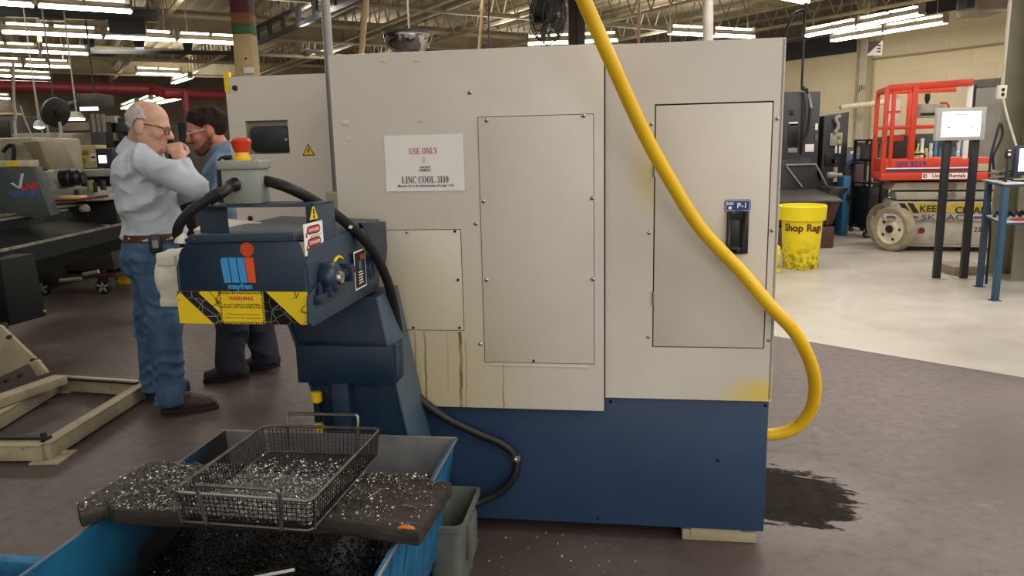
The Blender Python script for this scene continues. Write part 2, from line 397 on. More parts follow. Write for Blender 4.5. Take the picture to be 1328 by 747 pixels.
# junction box between cabinet and sheet
p = mY(438, 268, .3); b = MB(); b.M = MM; b.box(p[0]-.05, p[0]+.08, .3, .4, p[2]-.12, p[2]+.06); b.build('junction_box', M_creampaint, mach, .004)
b = MB(); b.M = MM; b.box(p[0]+.01, p[0]+.03, .29, .3, p[2]-.1, p[2]+.0); b.build('yellow_clip', M_yellow, mach, .002)

# the notice
s0, s1 = mY(498, 176, YL), mY(603, 247, YL); sw, sh = s1[0]-s0[0], s0[2]-s1[2]
sm = plane_M(mW(((s0[0]+s1[0])/2, YL-.001, (s0[2]+s1[2])/2)), MX, (0, 0, 1))
sg = thing('paper_notice', 'white paper notice reading USE ONLY and LINC COOL 3110 on the cream sheet', 'sign', sm.translation+Vector((0, 0, -sh/2)))
b = MB(); k = 12; vs = []
for j in range(k+1):
    for i in range(k+1):
        x, y = (i/k-.5)*sw, (j/k-.5)*sh
        vs.append((x, y, .001+.002*(1-j/k)**3*(.5+.5*math.cos(i/k*5))+.001*max(0, i/k-.85)*6*(j/k)))
b.add(vs, [(j*(k+1)+i, j*(k+1)+i+1, (j+1)*(k+1)+i+1, (j+1)*(k+1)+i) for j in range(k) for i in range(k)], sm)
sheet = b.build('sheet', M_white, sg)
up = lambda x, y, z=.0042: sm @ Matrix.Translation((x, y, z))
serif('USE ONLY', .021, up(0, .043), M_redink, sg, sx=.83)
serif('LINC COOL 3110', .0235, up(.002, -.058), M_ink, sg, sx=.80)
text('(Maintain 5.0 on the Refractometer pH range > 9.0)', .0115, up(.002, -.08), M_ink, sg, bold=.012, sx=.86)
text('LINCOLN\nCHEMICAL', .0105, up(.003, -.02), pm('grey_ink', '#4a4a4c', .7), sg, bold=.03, sx=.85)
b = MB(); b.flat([(.0+.007*math.cos(a*.4)*(1-.04*a), .012+.012*math.sin(a*.4), .0009) for a in range(14)], up(0, 0))
b.build('logo_flame', pm('pale_grey_ink', '#d3d1ce', .7), sg)

# ------------------------------------------------------------------ yellow hose
def yhose():
    n = NT('yellow_hose'); col = n.mix(n.rng(n.noise(3, detail=3), .3, .7), lin('#dfae0c'), lin('#f2c81c'))
    d = n.rng(n.noise(26, detail=5, rough=.7), .62, .68); z = n.xyz(n.pos())[2]
    d = n.math('MULTIPLY', d, n.rng(z, 1.3, .8)); n.base(n.mix(d, col, lin('#5d4a16'))); n.rough(.38); return n.m
hp = [(700, -130, -.36), (757, 0, -.30), (795, 85, -.24), (835, 172, -.17), (868, 232, -.12), (902, 287, -.085), (932, 322, -.065), (962, 353, -.05), (1000, 398, -.045), (1030, 430, -.02), (1050, 468, .04), (1057, 500, .09), (1052, 530, .14), (1035, 552, .17), (1012, 562, .18)]
pts = [mW(mY(*q)) for q in hp]; pts.append(mW(mY(985, 564, .185)))
b = MB(); b.tube(smooth_path(pts, 8), .0235, 18)
hose = tag(b.build('hose', yhose(), None), 'thick yellow hose drooping across the cream machine door and looping into its side', 'hose')
# ------------------------------------------------------------------ chip conveyor
M_teal = pm('dark_blue_enamel', '#182d42', .38, var=.14, scale=5, spots=('#26415a', 22, .68), bump=.03)
M_teal2 = pm('blue_grey_enamel', '#2a3c4d', .4, var=.14, scale=6, spots=('#1c3044', 18, .6))
M_box = pm('grey_green_enamel', '#8f948a', .4, var=.06)
M_offwhite = pm('offwhite_casting', '#cfc9ba', .5, var=.1, scale=14, bump=.1, bscale=40)
YF = -.76
K = .83
XR, XL = mY(399.5, 380, YF)[0], mY(231.5, 380, YF)[0]
ZB, ZT = mY(400, 418, YF)[2], mY(395, 309, YF)[2]
bk_t, bk_b = mX(500, 289, XR), mX(491, 372, XR)
YB = min(bk_t[1], -.05)
cv = thing('chip_conveyor', 'dark blue chip conveyor head with orange and blue logo above the hopper', 'conveyor', mW((-1.5, -.3, 0)), MROT)
def part(b, name, mt, par=None, bev=.003): return b.build(name, mt, par or cv, bev)
def mb():
    b = MB(); b.M = MM; return b
# leaning trough that climbs from the floor to the head
YI = -.275
tr = [mY(x, y, YI) for x, y in ((362, 385), (488, 385), (528, 560), (424, 560))]
def down(p, q):
    t_ = p[2]/(p[2]-q[2]); return (p[0]+(q[0]-p[0])*t_, YI, 0)
f4 = [tr[0], tr[1], down(tr[1], tr[2]), down(tr[0], tr[3])]
b = mb(); b.extr(f4, (0, .195, 0)); part(b, 'incline_trough', M_teal)
for i, j, w in ((1, 2, .05), (0, 3, -.012)):
    b = mb(); p, q = f4[i], f4[j]
    b.extr([(p[0], YI-.012, p[2]), (q[0], YI-.012, q[2]), (q[0]+.008, YI-.012, q[2]), (p[0]+.008, YI-.012, p[2])], (0, .235, 0)); part(b, 'side_flange', pm('lit_flange_tone', '#465a6b', .42, var=.1) if i == 1 else M_teal2, bev=.001)  # right flange in a paler tone, its lit look put into the colour
# head: front plate with clipped upper right corner, sides, sloping top
fp = [mY(x, y, YF) for x, y in ((232, 414), (400, 416), (399, 346), (386, 313), (240, 316), (232, 330))]
b = mb(); b.extr(fp, (0, .008, 0)); part(b, 'front_plate', M_teal, bev=.001)
b = mb(); b.extr([(p[0], YF-.010, p[2]) for p in (mY(x, y, YF) for x, y in ((244, 315), (385, 312), (384, 303), (380, 301), (250, 304), (245, 307)))], (0, .010, 0))
part(b, 'lip', M_teal2, bev=.002)
for x, y in ((252, 310), (376, 307)):
    p = mY(x, y, YF-.010); b = mb(); b.lathe([(.006, 0), (.006, .003), (0, .005)], (p[0], YF-.010, p[2]), (0, -1, 0), 10); part(b, 'rivet', M_teal2, bev=0)
cheek = [(YF, ZB-.01), (bk_b[1], bk_b[2]), (YB, bk_t[2]-.03), (YB-.03, bk_t[2]), (mX(452, 296, XR)[1], mX(452, 300, XR)[2]), (mX(402, 322, XR)[1], mX(402, 322, XR)[2]), (YF, mY(399, 348, YF)[2])]
b = mb(); b.extr([(XR-.010, y, z) for y, z in cheek], (.010, 0, 0)); part(b, 'side_plate', M_teal2, bev=.002)
b = mb(); b.extr([(XL, y, z) for y, z in cheek], (.010, 0, 0)); part(b, 'side_plate', M_teal2, bev=.002)
zt2 = mX(470, 294, XR)[2]
b = mb(); b.hexa([(XL, YF+.01, ZT-.01), (XR-.01, YF+.08, ZT-.02), (XR-.01, YB-.02, zt2-.02), (XL, YB-.02, zt2-.02), (XL, YF+.01, ZT), (XR-.06, YF+.01, ZT), (XR-.012, YB-.02, zt2+.004), (XL, YB-.02, zt2+.02)])
part(b, 'top_cover', pm('dusty_blue_cover', '#4a555e', .5, var=.2, scale=14, spots=('#1e2f40', 20, .6)))
h0 = [mX(x, y, XR+.001) for x, y in ((468, 289), (500, 287), (512, 318), (500, 345))]
b = mb(); b.extr([(XR-.012, min(p[1], -.04), p[2]) for p in h0], (.014, 0, 0)); part(b, 'rear_hood', M_teal)
b = mb(); b.box(XL+.01, XR-.012, YF+.06, -.12, ZB, ZB+.012); part(b, 'bottom_plate', M_teal, bev=0)
b = mb(); cc = mY(290, 296, YF+.36); b.hexa([(cc[0]-.08, YF+.33, cc[2]-.035), (cc[0]+.03, YF+.33, cc[2]-.03), (cc[0]+.03, YF+.45, cc[2]-.03), (cc[0]-.08, YF+.45, cc[2]-.035), (cc[0]-.085, YF+.32, cc[2]+.0), (cc[0]+.09, YF+.32, cc[2]-.005), (cc[0]+.09, YF+.45, cc[2]+.01), (cc[0]-.085, YF+.45, cc[2]+.03)]); part(b, 'cream_bracket', M_offwhite)
# right cheek, lower bearing bracket
bp_ = [mX(x, y, XR+.01) for x, y in ((402, 384), (402, 420), (406, 424), (488, 376), (489, 352), (484, 340), (437, 352), (418, 362))]
b = mb(); b.extr([(XR, p[1], p[2]) for p in bp_], (.010, 0, 0)); part(b, 'bearing_plate', M_teal2, bev=.002)
bc = mX(432, 360, XR+.03)
b = mb(); yc, zc = bc[1], bc[2]
b.lathe([(.043*1, -.02), (.047, -.006), (.047, .016), (.038, .026), (.03, .03)], (XR+.018, yc, zc), (1, 0, 0), 28)
b.box(XR, XR+.03, yc-.10, yc+.09, zc-.060, zc-.033); b.box(XR, XR+.038, yc-.042, yc+.042, zc-.05, zc)
bear = part(b, 'bearing_block', M_teal, bev=.004)
b = mb(); b.lathe([(.019, 0), (.019, .024), (.017, .028), (.007, .028), (.007, .026), (0, .026)], (XR+.03, yc, zc), (1, 0, 0), 24); b.build('shaft', M_steel, bear)
for dy in (-.075, .07):
    b = mb(); b.cyl((XR+.018, yc+dy, zc-.034), (XR+.018, yc+dy, zc-.012), .009, n=6); b.cyl((XR+.018, yc+dy, zc-.012), (XR+.018, yc+dy, zc-.002), .005, n=8); b.build('bolt', M_teal, bear)
b = mb(); b.cyl((XR+.02, yc+.05, zc-.005), (XR+.02, yc+.20, zc-.005), .007, n=10)
for q in (.075, .10, .165): b.cyl((XR+.02, yc+q, zc-.005), (XR+.02, yc+q+.015, zc-.005), .016, n=6)
b.box(XR, XR+.042, yc+.125, yc+.14, zc-.034, zc+.02)
part(b, 'tension_screw', M_teal, bev=.001)
p = mX(437, 342, XR+.0); b = mb()
b.tube([(XR+.003, p[1]-.04+.05*(1-math.cos(a*.3))*.9, p[2]-.01+.03*math.sin(a*.3)) for a in range(9)], .005, 6); part(b, 'yellow_arc_mark', M_yellow, bev=0)
# hook at the back of the cheek
p = mX(488, 337, XR+.01); yh = min(p[1], -.06); b = mb(); b.extr([(XR, yh+q_[0]*.8, p[2]+q_[1]*.8) for q_ in ((-.10, -.07), (-.04, -.05), (0, -.03), (.0, .02), (-.03, .04), (-.08, .03), (-.11, -.01))], (.02, 0, 0)); part(b, 'lifting_hook', M_teal2, bev=.004)
# instruction label on the cheek
lc_ = mX(467, 349, XR+.0105)
lm = plane_M(mW((XR+.0105, lc_[1], lc_[2])), MY, (0, 0, 1))
lw, lh = .105, .125
lm = lm @ Matrix.Diagonal((1, 1, 1, 1))
b = MB(); b.extr([(-lw/2, -lh/2, 0), (lw/2, -lh/2, 0), (lw/2, lh/2, 0), (-lw/2, lh/2, 0)], (0, 0, .0008), lm); b.cur = 1
b.extr([(-lw/2+.005, -lh/2+.005, .0008), (lw/2-.005, -lh/2+.005, .0008), (lw/2-.005, lh/2-.005, .0008), (-lw/2+.005, lh/2-.005, .0008)], (0, 0, .0005), lm); b.cur = 2
b.extr([(.005, .03, .0014), (lw/2-.012, .03, .0014), (lw/2-.012, .048, .0014), (.005, .048, .0014)], (0, 0, .0003), lm); b.cur = 3
b.extr([(-.012, .0, .0014), (.012, .0, .0014), (.012, .028, .0014), (-.012, .028, .0014)], (0, 0, .0003), lm); b.cur = 0
for q in range(5): b.extr([(-.02+.003*(q % 2), -.046+q*.009, .0014), (.024-.004*(q % 3), -.046+q*.009, .0014), (.024-.004*(q % 3), -.042+q*.009, .0014), (-.02, -.042+q*.009, .0014)], (0, 0, .0003), lm)
b.build('instruction_label', [M_white, M_ink, pm('label_red', '#c23a2c', .5), pm('label_teal', '#3f7f80', .5)], cv)
# guard box under the incline and its leg
YG = -.335
g = [mY(x, y, YG) for x, y in ((383, 448), (509, 449), (507, 499), (386, 497))]
b = mb(); x0, x1, z0, z1 = g[0][0], g[1][0], g[2][2], g[0][2]
b.box(x0, x1, YG, YG+.005, z0, z1); b.box(x0, x1, YG+.005, YI, z0, z0+.005); b.box(x1-.005, x1+.0, YG+.005, YI+.06, z0, z1); b.box(x0, x0+.005, YG+.005, YI+.06, z0, z1)
part(b, 'guard_box', M_teal, bev=.001)
p = mY(440, 500, YG+.01); b = mb(); b.box(p[0]-.03, p[0]+.03, YG+.008, YI, .0, z0+.02); b.box(p[0]-.06, p[0]+.06, YG-.01, YI+.0, 0, .012); part(b, 'support_leg', M_teal)
# motor on the left
YM = YF+.16
p0, p1 = mY(196, 332, YM-.07), mY(232, 391, YM-.07); x0 = p0[0]; zc = (p0[2]+p1[2])/2
b = mb(); b.lathe([(.04, 0), (.074, .004), (.08, .016), (.08, .042), (.074, .046), (.074, .08), (.08, .085), (.08, .13)], (x0, YM, zc), (1, 0, 0), 28)
b.box(x0+.015, XL, YM-.072, YM+.07, zc-.076, zc+.076); b.box(x0+.02, x0+.09, YM-.085, YM, zc-.082, zc-.058); b.box(x0+.02, x0+.08, YM-.08, YM, zc+.04, zc+.07)
part(b, 'gear_motor', M_offwhite, bev=.008)
# black and yellow warning band
wm = plane_M(mW(((XL+XR)/2, YF-.001, mY(316, 399, YF)[2])), MX, (0, 0, 1)); ww = mY(400, 399, YF)[0]-mY(232, 399, YF)[0]; wh = mY(316, 378, YF)[2]-mY(316, 420, YF)[2]
wm = wm @ Matrix.Translation(((mY(400, 399, YF)[0]+mY(232, 399, YF)[0])/2-(XL+XR)/2, 0, 0))
def cracked():
    n = NT('cracked_yellow_film'); v = n.new('ShaderNodeTexVoronoi', feature='DISTANCE_TO_EDGE'); v.inputs['Scale'].default_value = 26; n.put(v.inputs['Vector'], n.obj())
    m = n.math('MULTIPLY', n.rng(v.outputs[0], .04, .02), n.rng(n.noise(9), .5, .55)); n.base(n.mix(m, lin('#e6c61a'), lin('#51470f'))); n.rough(.4); return n.m
def crackedk():
    n = NT('cracked_black_film'); v = n.new('ShaderNodeTexVoronoi', feature='DISTANCE_TO_EDGE'); v.inputs['Scale'].default_value = 30; n.put(v.inputs['Vector'], n.obj())
    m = n.math('MULTIPLY', n.rng(v.outputs[0], .03, .015), n.rng(n.noise(8), .5, .54)); n.base(n.mix(m, lin('#141312'), lin('#8d8a7e'))); n.rough(.4); return n.m
MYc, MKc = cracked(), crackedk()
b = MB(); b.extr([(-ww/2, -wh/2, 0), (ww/2, -wh/2, 0), (ww/2, wh/2, 0), (-ww/2, wh/2, 0)], (0, 0, .002), wm)
b.cur = 1; z = .0024
def stripe(xa, xb, xc, xd): b.extr([(xa, wh/2, .002), (xb, -wh/2, .002), (xc, -wh/2, .002), (xd, wh/2, .002)], (0, 0, .0006), wm)
stripe(-ww/2+.007, -ww/2+.104, -ww/2+.158, -ww/2+.062)
b.extr([(-ww/2, wh/2, .002), (-ww/2, wh/2-.015, .002), (-ww/2+.01, wh/2, .002)], (0, 0, .0006), wm)
stripe(ww/2-.133, ww/2-.112, ww/2-.025, ww/2-.12)
b.extr([(ww/2-.12, wh/2, .002), (ww/2-.025, -wh/2, .002), (ww/2-.129, -wh/2, .002), (ww/2-.129, wh/2, .002)], (0, 0, .0006), wm)
band = b.build('warning_band', [MYc, MKc], cv)
tw = .158*K; tx = -.0
b = MB(); b.extr([(tx-tw/2, -wh/2+.001, .0026), (tx+tw/2, -wh/2+.001, .0026), (tx+tw/2, wh/2-.001, .0026), (tx-tw/2, wh/2-.001, .0026)], (0, 0, .0008), wm); b.cur = 1
e = .006; k = 19
for i in range(k):
    xa = tx-tw/2+i*tw/k
    for y in (-wh/2+.001, wh/2-.001-e): b.flat([(xa, y, .0036), (xa+tw/k*.55, y, .0036), (xa+tw/k*.1, y+e, .0036), (xa-tw/k*.45, y+e, .0036)], wm)
for i in range(13):
    ya = -wh/2+i*wh/13
    for x in (tx-tw/2, tx+tw/2-e): b.flat([(x, ya+.004, .0036), (x+e, ya, .0036), (x+e, ya+wh/26, .0036), (x, ya+wh/26+.004, .0036)], wm)
wl = b.build('warning_label', [M_yellow, M_ink], band)
tm = lambda x, y: wm @ Matrix.Translation((tx+x, y, .0036))
text('WARNING', .018*K, tm(0, wh*.29), M_redink, band, bold=.03)
text('DO NOT OPERATE CONVEYOR(S)\nWITHOUT CHIP CONTAINER IN PLACE', .0086*K, tm(0, wh*.06), M_ink, band, bold=.02)
text('1. STOP conveyor before cleaning chip container\nor\n2. RETRACT conveyor when changing chip container', .0062*K, tm(0, -wh*.25), M_ink, band, bold=.01)
# logo
M_lb, M_lo = pm('logo_blue', '#3f93d2', .45, var=.04), pm('logo_orange', '#e2551e', .45, var=.04)
c0 = mY(289, 366.5, YF); sc = mY(332, 366.5, YF)[0]-c0[0]
gm = plane_M(mW((c0[0], YF-.001, c0[2])), MX, (0, 0, 1))
S = sc/43
hh = 31
b = MB()
for i in range(3):
    x0 = i*10.6; sl = 2.5
    pts = [(x0+sl, 0), (x0+9.2+sl, 0), (x0+9.2, hh), (x0, hh)]
    if i == 0: pts = [(x0+sl, 0), (x0+9.2+sl, 0), (x0+9.2, hh), (x0+4, hh), (x0+1, hh-1.2), (x0, hh-5)]
    b.extr([(x*S, y*S, 0) for x, y in pts], (0, 0, .0015), gm)
b.build('logo_stem', M_lb, cv)
b = MB(); b.extr([(x*S, y*S, 0) for x, y in ((34.0, .2), (43.5, .2), (42.6, hh), (31.2, hh))], (0, 0, .0015), gm)
b.extr([((35.5+8.6*math.cos(a*pi/14))*S, (40.5+8.6*math.sin(a*pi/14))*S, 0) for a in range(28)], (0, 0, .0015), gm); b.cur = 1
for q in range(-2, 3):
    hl = math.sqrt(max(0, 8.0**2-(q*3.)**2)); w_ = .35
    b.flat([((35.5-hl)*S, (40.5+q*3-w_)*S, .0017), ((35.5+hl)*S, (40.5+q*3-w_)*S, .0017), ((35.5+hl)*S, (40.5+q*3+w_)*S, .0017), ((35.5-hl)*S, (40.5+q*3+w_)*S, .0017)], gm)
    b.flat([((35.5+q*3-w_)*S, (40.5-hl)*S, .0017), ((35.5+q*3+w_)*S, (40.5-hl)*S, .0017), ((35.5+q*3+w_)*S, (40.5+hl)*S, .0017), ((35.5+q*3-w_)*S, (40.5+hl)*S, .0017)], gm)
b.build('logo_figure', [M_lo, pm('logo_red_line', '#b5380f', .45)], cv)
text('mayfran', 9.6*S, gm @ Matrix.Translation((22.5*S, -4.6*S, 0)), M_lb, cv, bold=.05, sx=1.02)
# inverted-U bracket carrying the stop box
YK = YF+.10
BT = mY(350, 265, YK)[2]
b = mb()
bx1 = XR-.006; bx0_ = mY(243, 280, YK)[0]
fz = mY(388, 262, YK)[2]
b.box(bx0_, bx1, YK, YK+.13, BT-.008, BT)
zl = mX(420, 328, bx1)[2]
b.box(bx1-.008, bx1, YK, YK+.15, zl-.03, BT); b.box(bx1-.028, bx1-.008, YK, YK+.006, zl-.03, BT)
b.box(bx0_, bx0_+.09, YK+.06, YK+.066, ZT-.02, BT); b.box(bx0_, bx0_+.006, YK+.06, YK+.12, ZT-.02, BT)
part(b, 'box_bracket', M_teal2, bev=.002)
yl0, yl1 = mX(393, 300, bx1)[1], mX(418, 300, bx1)[1]; ym = (yl0+yl1)/2; zl0, zl1 = mX(406, 288, bx1)[2], mX(406, 329, bx1)[2]; zm = (zl0+zl1)/2
KL = min((yl1-yl0)/.15, .95)
lm = plane_M(mW((bx1+.001, ym, zm)), MY, (0, 0, 1)) @ Matrix.Diagonal((KL, (zl0-zl1)/.155, 1, 1)); w, h = .15, .155
b = MB(); b.extr([(-w/2, -h/2, 0), (w/2, -h/2, 0), (w/2, h/2, 0), (-w/2, h/2, 0)], (0, 0, .001), lm); b.cur = 1
for yy in (.042, -.02): b.extr([(x, y+yy, .001) for x, y, _ in rrect(.105, .042, .019)], (0, 0, .0005), lm)
b.cur = 2
for yy in (.042, -.02): b.extr([(x, y+yy, .0015) for x, y, _ in rrect(.095, .033, .015)], (0, 0, .0004), lm)
b.cur = 1
for yy, n_ in ((.010, 2), (-.048, 3)):
    for q in range(n_): b.flat([(-.03, yy-q*.008, .0013), (.062-.02*(q % 2), yy-q*.008, .0013), (.062-.02*(q % 2), yy+.0028-q*.008, .0013), (-.03, yy+.0028-q*.008, .0013)], lm)
b.cur = 2
for yy in (.01, -.055): b.flat([(-.066, yy, .0013), (-.05, yy, .0013), (-.052, yy+.02, .0013), (-.06, yy+.028, .0013)], lm)
M_lred = pm('danger_red', '#c8281e', .5)
dl = b.build('danger_label', [M_white, M_ink, M_lred], cv)
for yy in (.042, -.02): text('DANGER', .021, lm @ Matrix.Translation((0, yy, .0021)), M_white, dl, bold=.02)
b = MB(); lm2 = plane_M(mW((bx1+.001, ym+.01, (BT+zl0)/2)), MY, (0, 0, 1)) @ Matrix.Diagonal((.7, .62, 1, 1)); b.extr([(-.042, -.028, 0), (.042, -.028, 0), (.008, .03, 0), (-.008, .03, 0)], (0, 0, .001), lm2); b.cur = 1
b.extr([(-.007, -.004, .001), (.007, -.004, .001), (.005, .02, .001), (-.005, .02, .001)], (0, 0, .0005), lm2); b.extr([(.008*math.cos(a*.7), -.016+.008*math.sin(a*.7), .001) for a in range(9)], (0, 0, .0005), lm2)
b.build('warning_triangle', [M_yellow, M_ink], cv)
# emergency stop box, turned a little
e0 = mY(320, 262, YK+.06)
EB = MM @ Matrix.Translation((e0[0], YK+.065, BT)) @ Matrix.Rotation(math.radians(9), 4, 'Z')
b = MB(); b.M = EB; bw, bd, bh = .108, .095, .125
b.box(-bw/2, bw/2, -bd/2, bd/2, 0, bh-.02); ebox = b.build('stop_box', M_box, cv, .004)
b = MB(); b.M = EB; b.box(-bw/2-.009, bw/2+.009, -bd/2-.009, bd/2+.009, bh-.026, bh); b.build('lid', M_box, ebox, .006)
for sx in (-1, 1):
    for sy in (-1, 1):
        b = MB(); b.M = EB; b.lathe([(.006, 0), (.006, .003), (0, .004)], (sx*bw*.44, sy*bd*.44, bh), (0, 0, 1), 8); b.build('screw', M_steel, ebox)
b = MB(); b.M = EB; b.lathe([(.024, 0), (.024, .006), (.021, .008), (.019, .024), (.0, .024)], (-.004, 0, bh), (0, 0, 1), 28); b.build('collar', pm('yellow_collar', '#e8b90f', .35), ebox)
b = MB(); b.M = EB; b.lathe([(.018, .0), (.022, .007), (.028, .028), (.030, .034), (.027, .040), (.017, .044), (0, .045)], (-.004, 0, bh+.020), (0, 0, 1), 32); b.build('stop_button', pm('red_button', '#cc3a22', .32), ebox)
b = MB(); b.M = EB; b.lathe([(.014, 0), (.014, .004), (.01, .005), (0, .005)], (bw/2, .01, bh*.52), (1, 0, 0), 20); b.build('knockout', M_black, ebox)
b = MB(); b.M = EB; b.lathe([(.02, 0), (.02, .010), (.016, .017), (.016, .025)], (-.012, -bd/2, bh*.46), (-.55, -.8, -.12), 20); b.build('cable_gland', M_black, ebox)
# short conduit arching to the front plate
g0 = EB @ Vector((-.022, -bd/2-.02, bh*.45))
cp = [g0]+[Vector(mW(mY(x, y, YF+d))) for x, y, d in ((290, 249, .03), (264, 262, .01), (244, 277, 0), (233, 291, 0), (230, 303, .015), (234, 313, .03))]
b = MB(); b.tube(smooth_path(cp, 7), .0142, 16); b.build('short_conduit', M_rubber, cv)
q = Vector(mW(mY(278, 254, YF+.02))); b = MB(); b.tube([q+Vector((-.017, 0, -.010)), q, q+Vector((.018, 0, .009))], .0185, 16); b.build('conduit_coupling', M_black, cv)
b = MB(); q = mY(235, 310, YF+.02); b.M = MM; b.lathe([(.02, 0), (.017, .016), (.010, .03)], (q[0], YF+.02, q[2]-.010), (.1, 0, 1), 14); b.build('conduit_fitting', M_offwhite, cv)
# black bent handle beside the box
hb = [mW(mY(x, y, YK+.12)) for x, y in ((300, 204), (290, 205), (285, 210), (285, 222), (287, 262), (291, 292))]
b = MB(); b.tube(smooth_path(hb, 6), .008, 10); b.build('handle', M_black, cv)

# ------------------------------------------------------------------ long flexible conduit
lp = [EB @ Vector((bw/2-.012, .03, bh*.52))]+[Vector(mW(mY(x, y, d))) for x, y, d in ((373, 243, -.60), (410, 262, -.52), (450, 290, -.42), (483, 325, -.30), (505, 372, -.2), (516, 425, -.12), (521, 475, -.08), (538, 510, -.065), (575, 540, -.06), (620, 562, -.03), (650, 575, -.02), (668, 592, -.01), (668, 615, -.015), (650, 637, -.02), (625, 650, -.03), (598, 662, -.06))]
lp.append(Vector(mW((lp and -1.09, -.07, .012))))
b = MB(); b.tube(smooth_path(lp, 9), .0165, 14)
lc = thing('conduit', 'long black flexible conduit sagging from the stop box along the blue base', 'cable', Vector(mW((-1.09, -.07, 0))))
b.build('sheath', M_rubber, lc)
b = MB(); q = Vector(mW(mY(669, 593, -.012))); b.tube([q+Vector((0, 0, .012)), q+Vector((.0, 0, -.012))], .021, 14); b.ball((q.x-.002, q.y-.022, q.z-.0), .011, 10); b.build('clamp', M_steel, lc)
b = MB(); q = Vector(mW(mY(451, 291, -.415))); b.tube([q+Vector((.004, 0, .004)), q+Vector((-.002, 0, -.004))], .0185, 12); b.build('cable_tie', M_white, lc)
# ------------------------------------------------------------------ hopper
M_hblue = pm('hopper_blue', '#14648f', .5, var=.3, scale=5, stretch=(6, 6, .7), spots=('#0b3049', 12, .56))
M_liner = pm('oily_steel_liner', '#8b8c8b', .36, .55, var=.2, scale=6, spots=('#4a4a48', 18, .66))
M_oily = pm('oily_black_steel', '#15161a', .4, .3, var=.4, scale=7)
hpx0, hpx1, hpy0, hpy1, HZ = -1.909, -1.082, -1.40, -.36, .55
hop = thing('chip_hopper', 'bright blue open steel hopper full of dark metal chips under the plank', 'hopper', mW((-1.49, -.78, 0)), MROT)
def blue_to_black():
    n = NT('blue_blackened_below'); x, y, z = n.xyz(n.obj()); f = n.noise(4, detail=6, rough=.65)
    s = n.math('ADD', n.math('MULTIPLY', n.math('SUBTRACT', .53, z), 5.), n.math('MULTIPLY', n.math('ADD', y, .12), 2.2)); s = n.math('ADD', s, n.math('MULTIPLY', n.math('SUBTRACT', f, .5), 1.5))  # blue goes black lower down and towards the back, broken by noise
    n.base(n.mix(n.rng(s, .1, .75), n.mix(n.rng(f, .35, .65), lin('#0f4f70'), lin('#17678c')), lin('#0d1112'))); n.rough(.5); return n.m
M_hin = blue_to_black()
def taper(b, x0, x1, y0, y1, z0, X0, X1, Y0, Y1, z1):
    return b.hexa([(x0, y0, z0), (x1, y0, z0), (x1, y1, z0), (x0, y1, z0), (X0, Y0, z1), (X1, Y0, z1), (X1, Y1, z1), (X0, Y1, z1)])
t = .006; bx0, bx1, by0, by1, bz = -1.84, -1.15, -1.28, -.42, .14
def wall(name, a, c, mt, off):            # a, c: rim points; inward offset vector
    b = mb(); k = {hpx0: bx0, hpx1: bx1}; ky = {hpy0: by0, hpy1: by1}
    lo = lambda p: (k[p[0]], ky[p[1]], bz)
    q = [lo(a), lo(c), (c[0], c[1], HZ), (a[0], a[1], HZ)]
    b.extr(q, off); b.build(name, mt, hop)
wall('back_wall', (hpx0, hpy1), (hpx1, hpy1), M_liner, (0, -t, 0)); wall('right_wall', (hpx1, hpy0), (hpx1, hpy1), M_hblue, (-t, 0, 0))
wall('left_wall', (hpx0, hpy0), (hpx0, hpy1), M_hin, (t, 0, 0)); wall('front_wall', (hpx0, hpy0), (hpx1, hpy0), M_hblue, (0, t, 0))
b = mb(); b.box(bx0, bx1, by0, by1, bz-.006, bz); b.build('floor_plate', M_oily, hop)
b = mb()
for x in (bx0+.06, bx1-.2): b.box(x, x+.14, by0, by1, 0, bz-.006)
b.build('fork_pockets', M_hblue, hop, .004)
b = mb(); b.cyl((hpx0-.01, hpy1+.004, HZ-.004), (hpx1+.003, hpy1+.004, HZ-.004), .006, n=8); b.cyl((hpx1+.003, hpy0, HZ-.004), (hpx1+.003, hpy1, HZ-.004), .005, n=8); b.cyl((hpx0-.003, hpy0, HZ-.004), (hpx0-.003, hpy1, HZ-.004), .005, n=8)
b.build('rim', M_liner, hop)
b = mb(); b.box(hpx0-.42, hpx0+.0, -1.215, -1.18, HZ-.05, HZ-.008); b.build('side_bar', M_hblue, hop, .006)

def sliver_mat():
    n = NT('metal_chips'); f = n.noise(420, detail=1); n.base(n.ramp(f, [(.38, '#3a3836'), (.5, '#8d8985'), (.6, '#dedbd7')])); n.b.inputs['Metallic'].default_value = .85; n.rough(.38); return n.m
M_chip = sliver_mat()
def dark_sliver():
    n = NT('dark_oily_chips'); f = n.noise(300, detail=1); n.base(n.ramp(f, [(.42, '#08080a'), (.6, '#17171a'), (.69, '#8d8d90')])); n.b.inputs['Metallic'].default_value = .7; n.rough(.4); return n.m
M_chipd = dark_sliver()
def chips(fn, n, size, mt, name, par=None, extra=None):
    b = MB()
    if extra: extra(b)
    for _ in range(n):
        p = fn()
        if p is None: continue
        s = size*RNG.uniform(.5, 1.7); a = RNG.uniform(0, 2*pi); t_ = RNG.uniform(-.7, .7)
        u = Vector((math.cos(a)*math.cos(t_), math.sin(a)*math.cos(t_), math.sin(t_))); w = u.cross(Vector(RNG.normal(size=3))).normalized()*s*.28
        p = Vector(p); h = u*s*.5; k = u.cross(w)*.35
        b.add([p-h-w, p-h+w, p+k+w, p+k-w, p+h-w*.4, p+h+w*.4], [(0, 1, 2, 3), (3, 2, 5, 4)])
    return b.build(name, mt, par, ang=20)
def heap(x, y): return .36+.05*math.sin(x*5)*math.cos(y*4)+.02*math.sin(x*17+y*11)
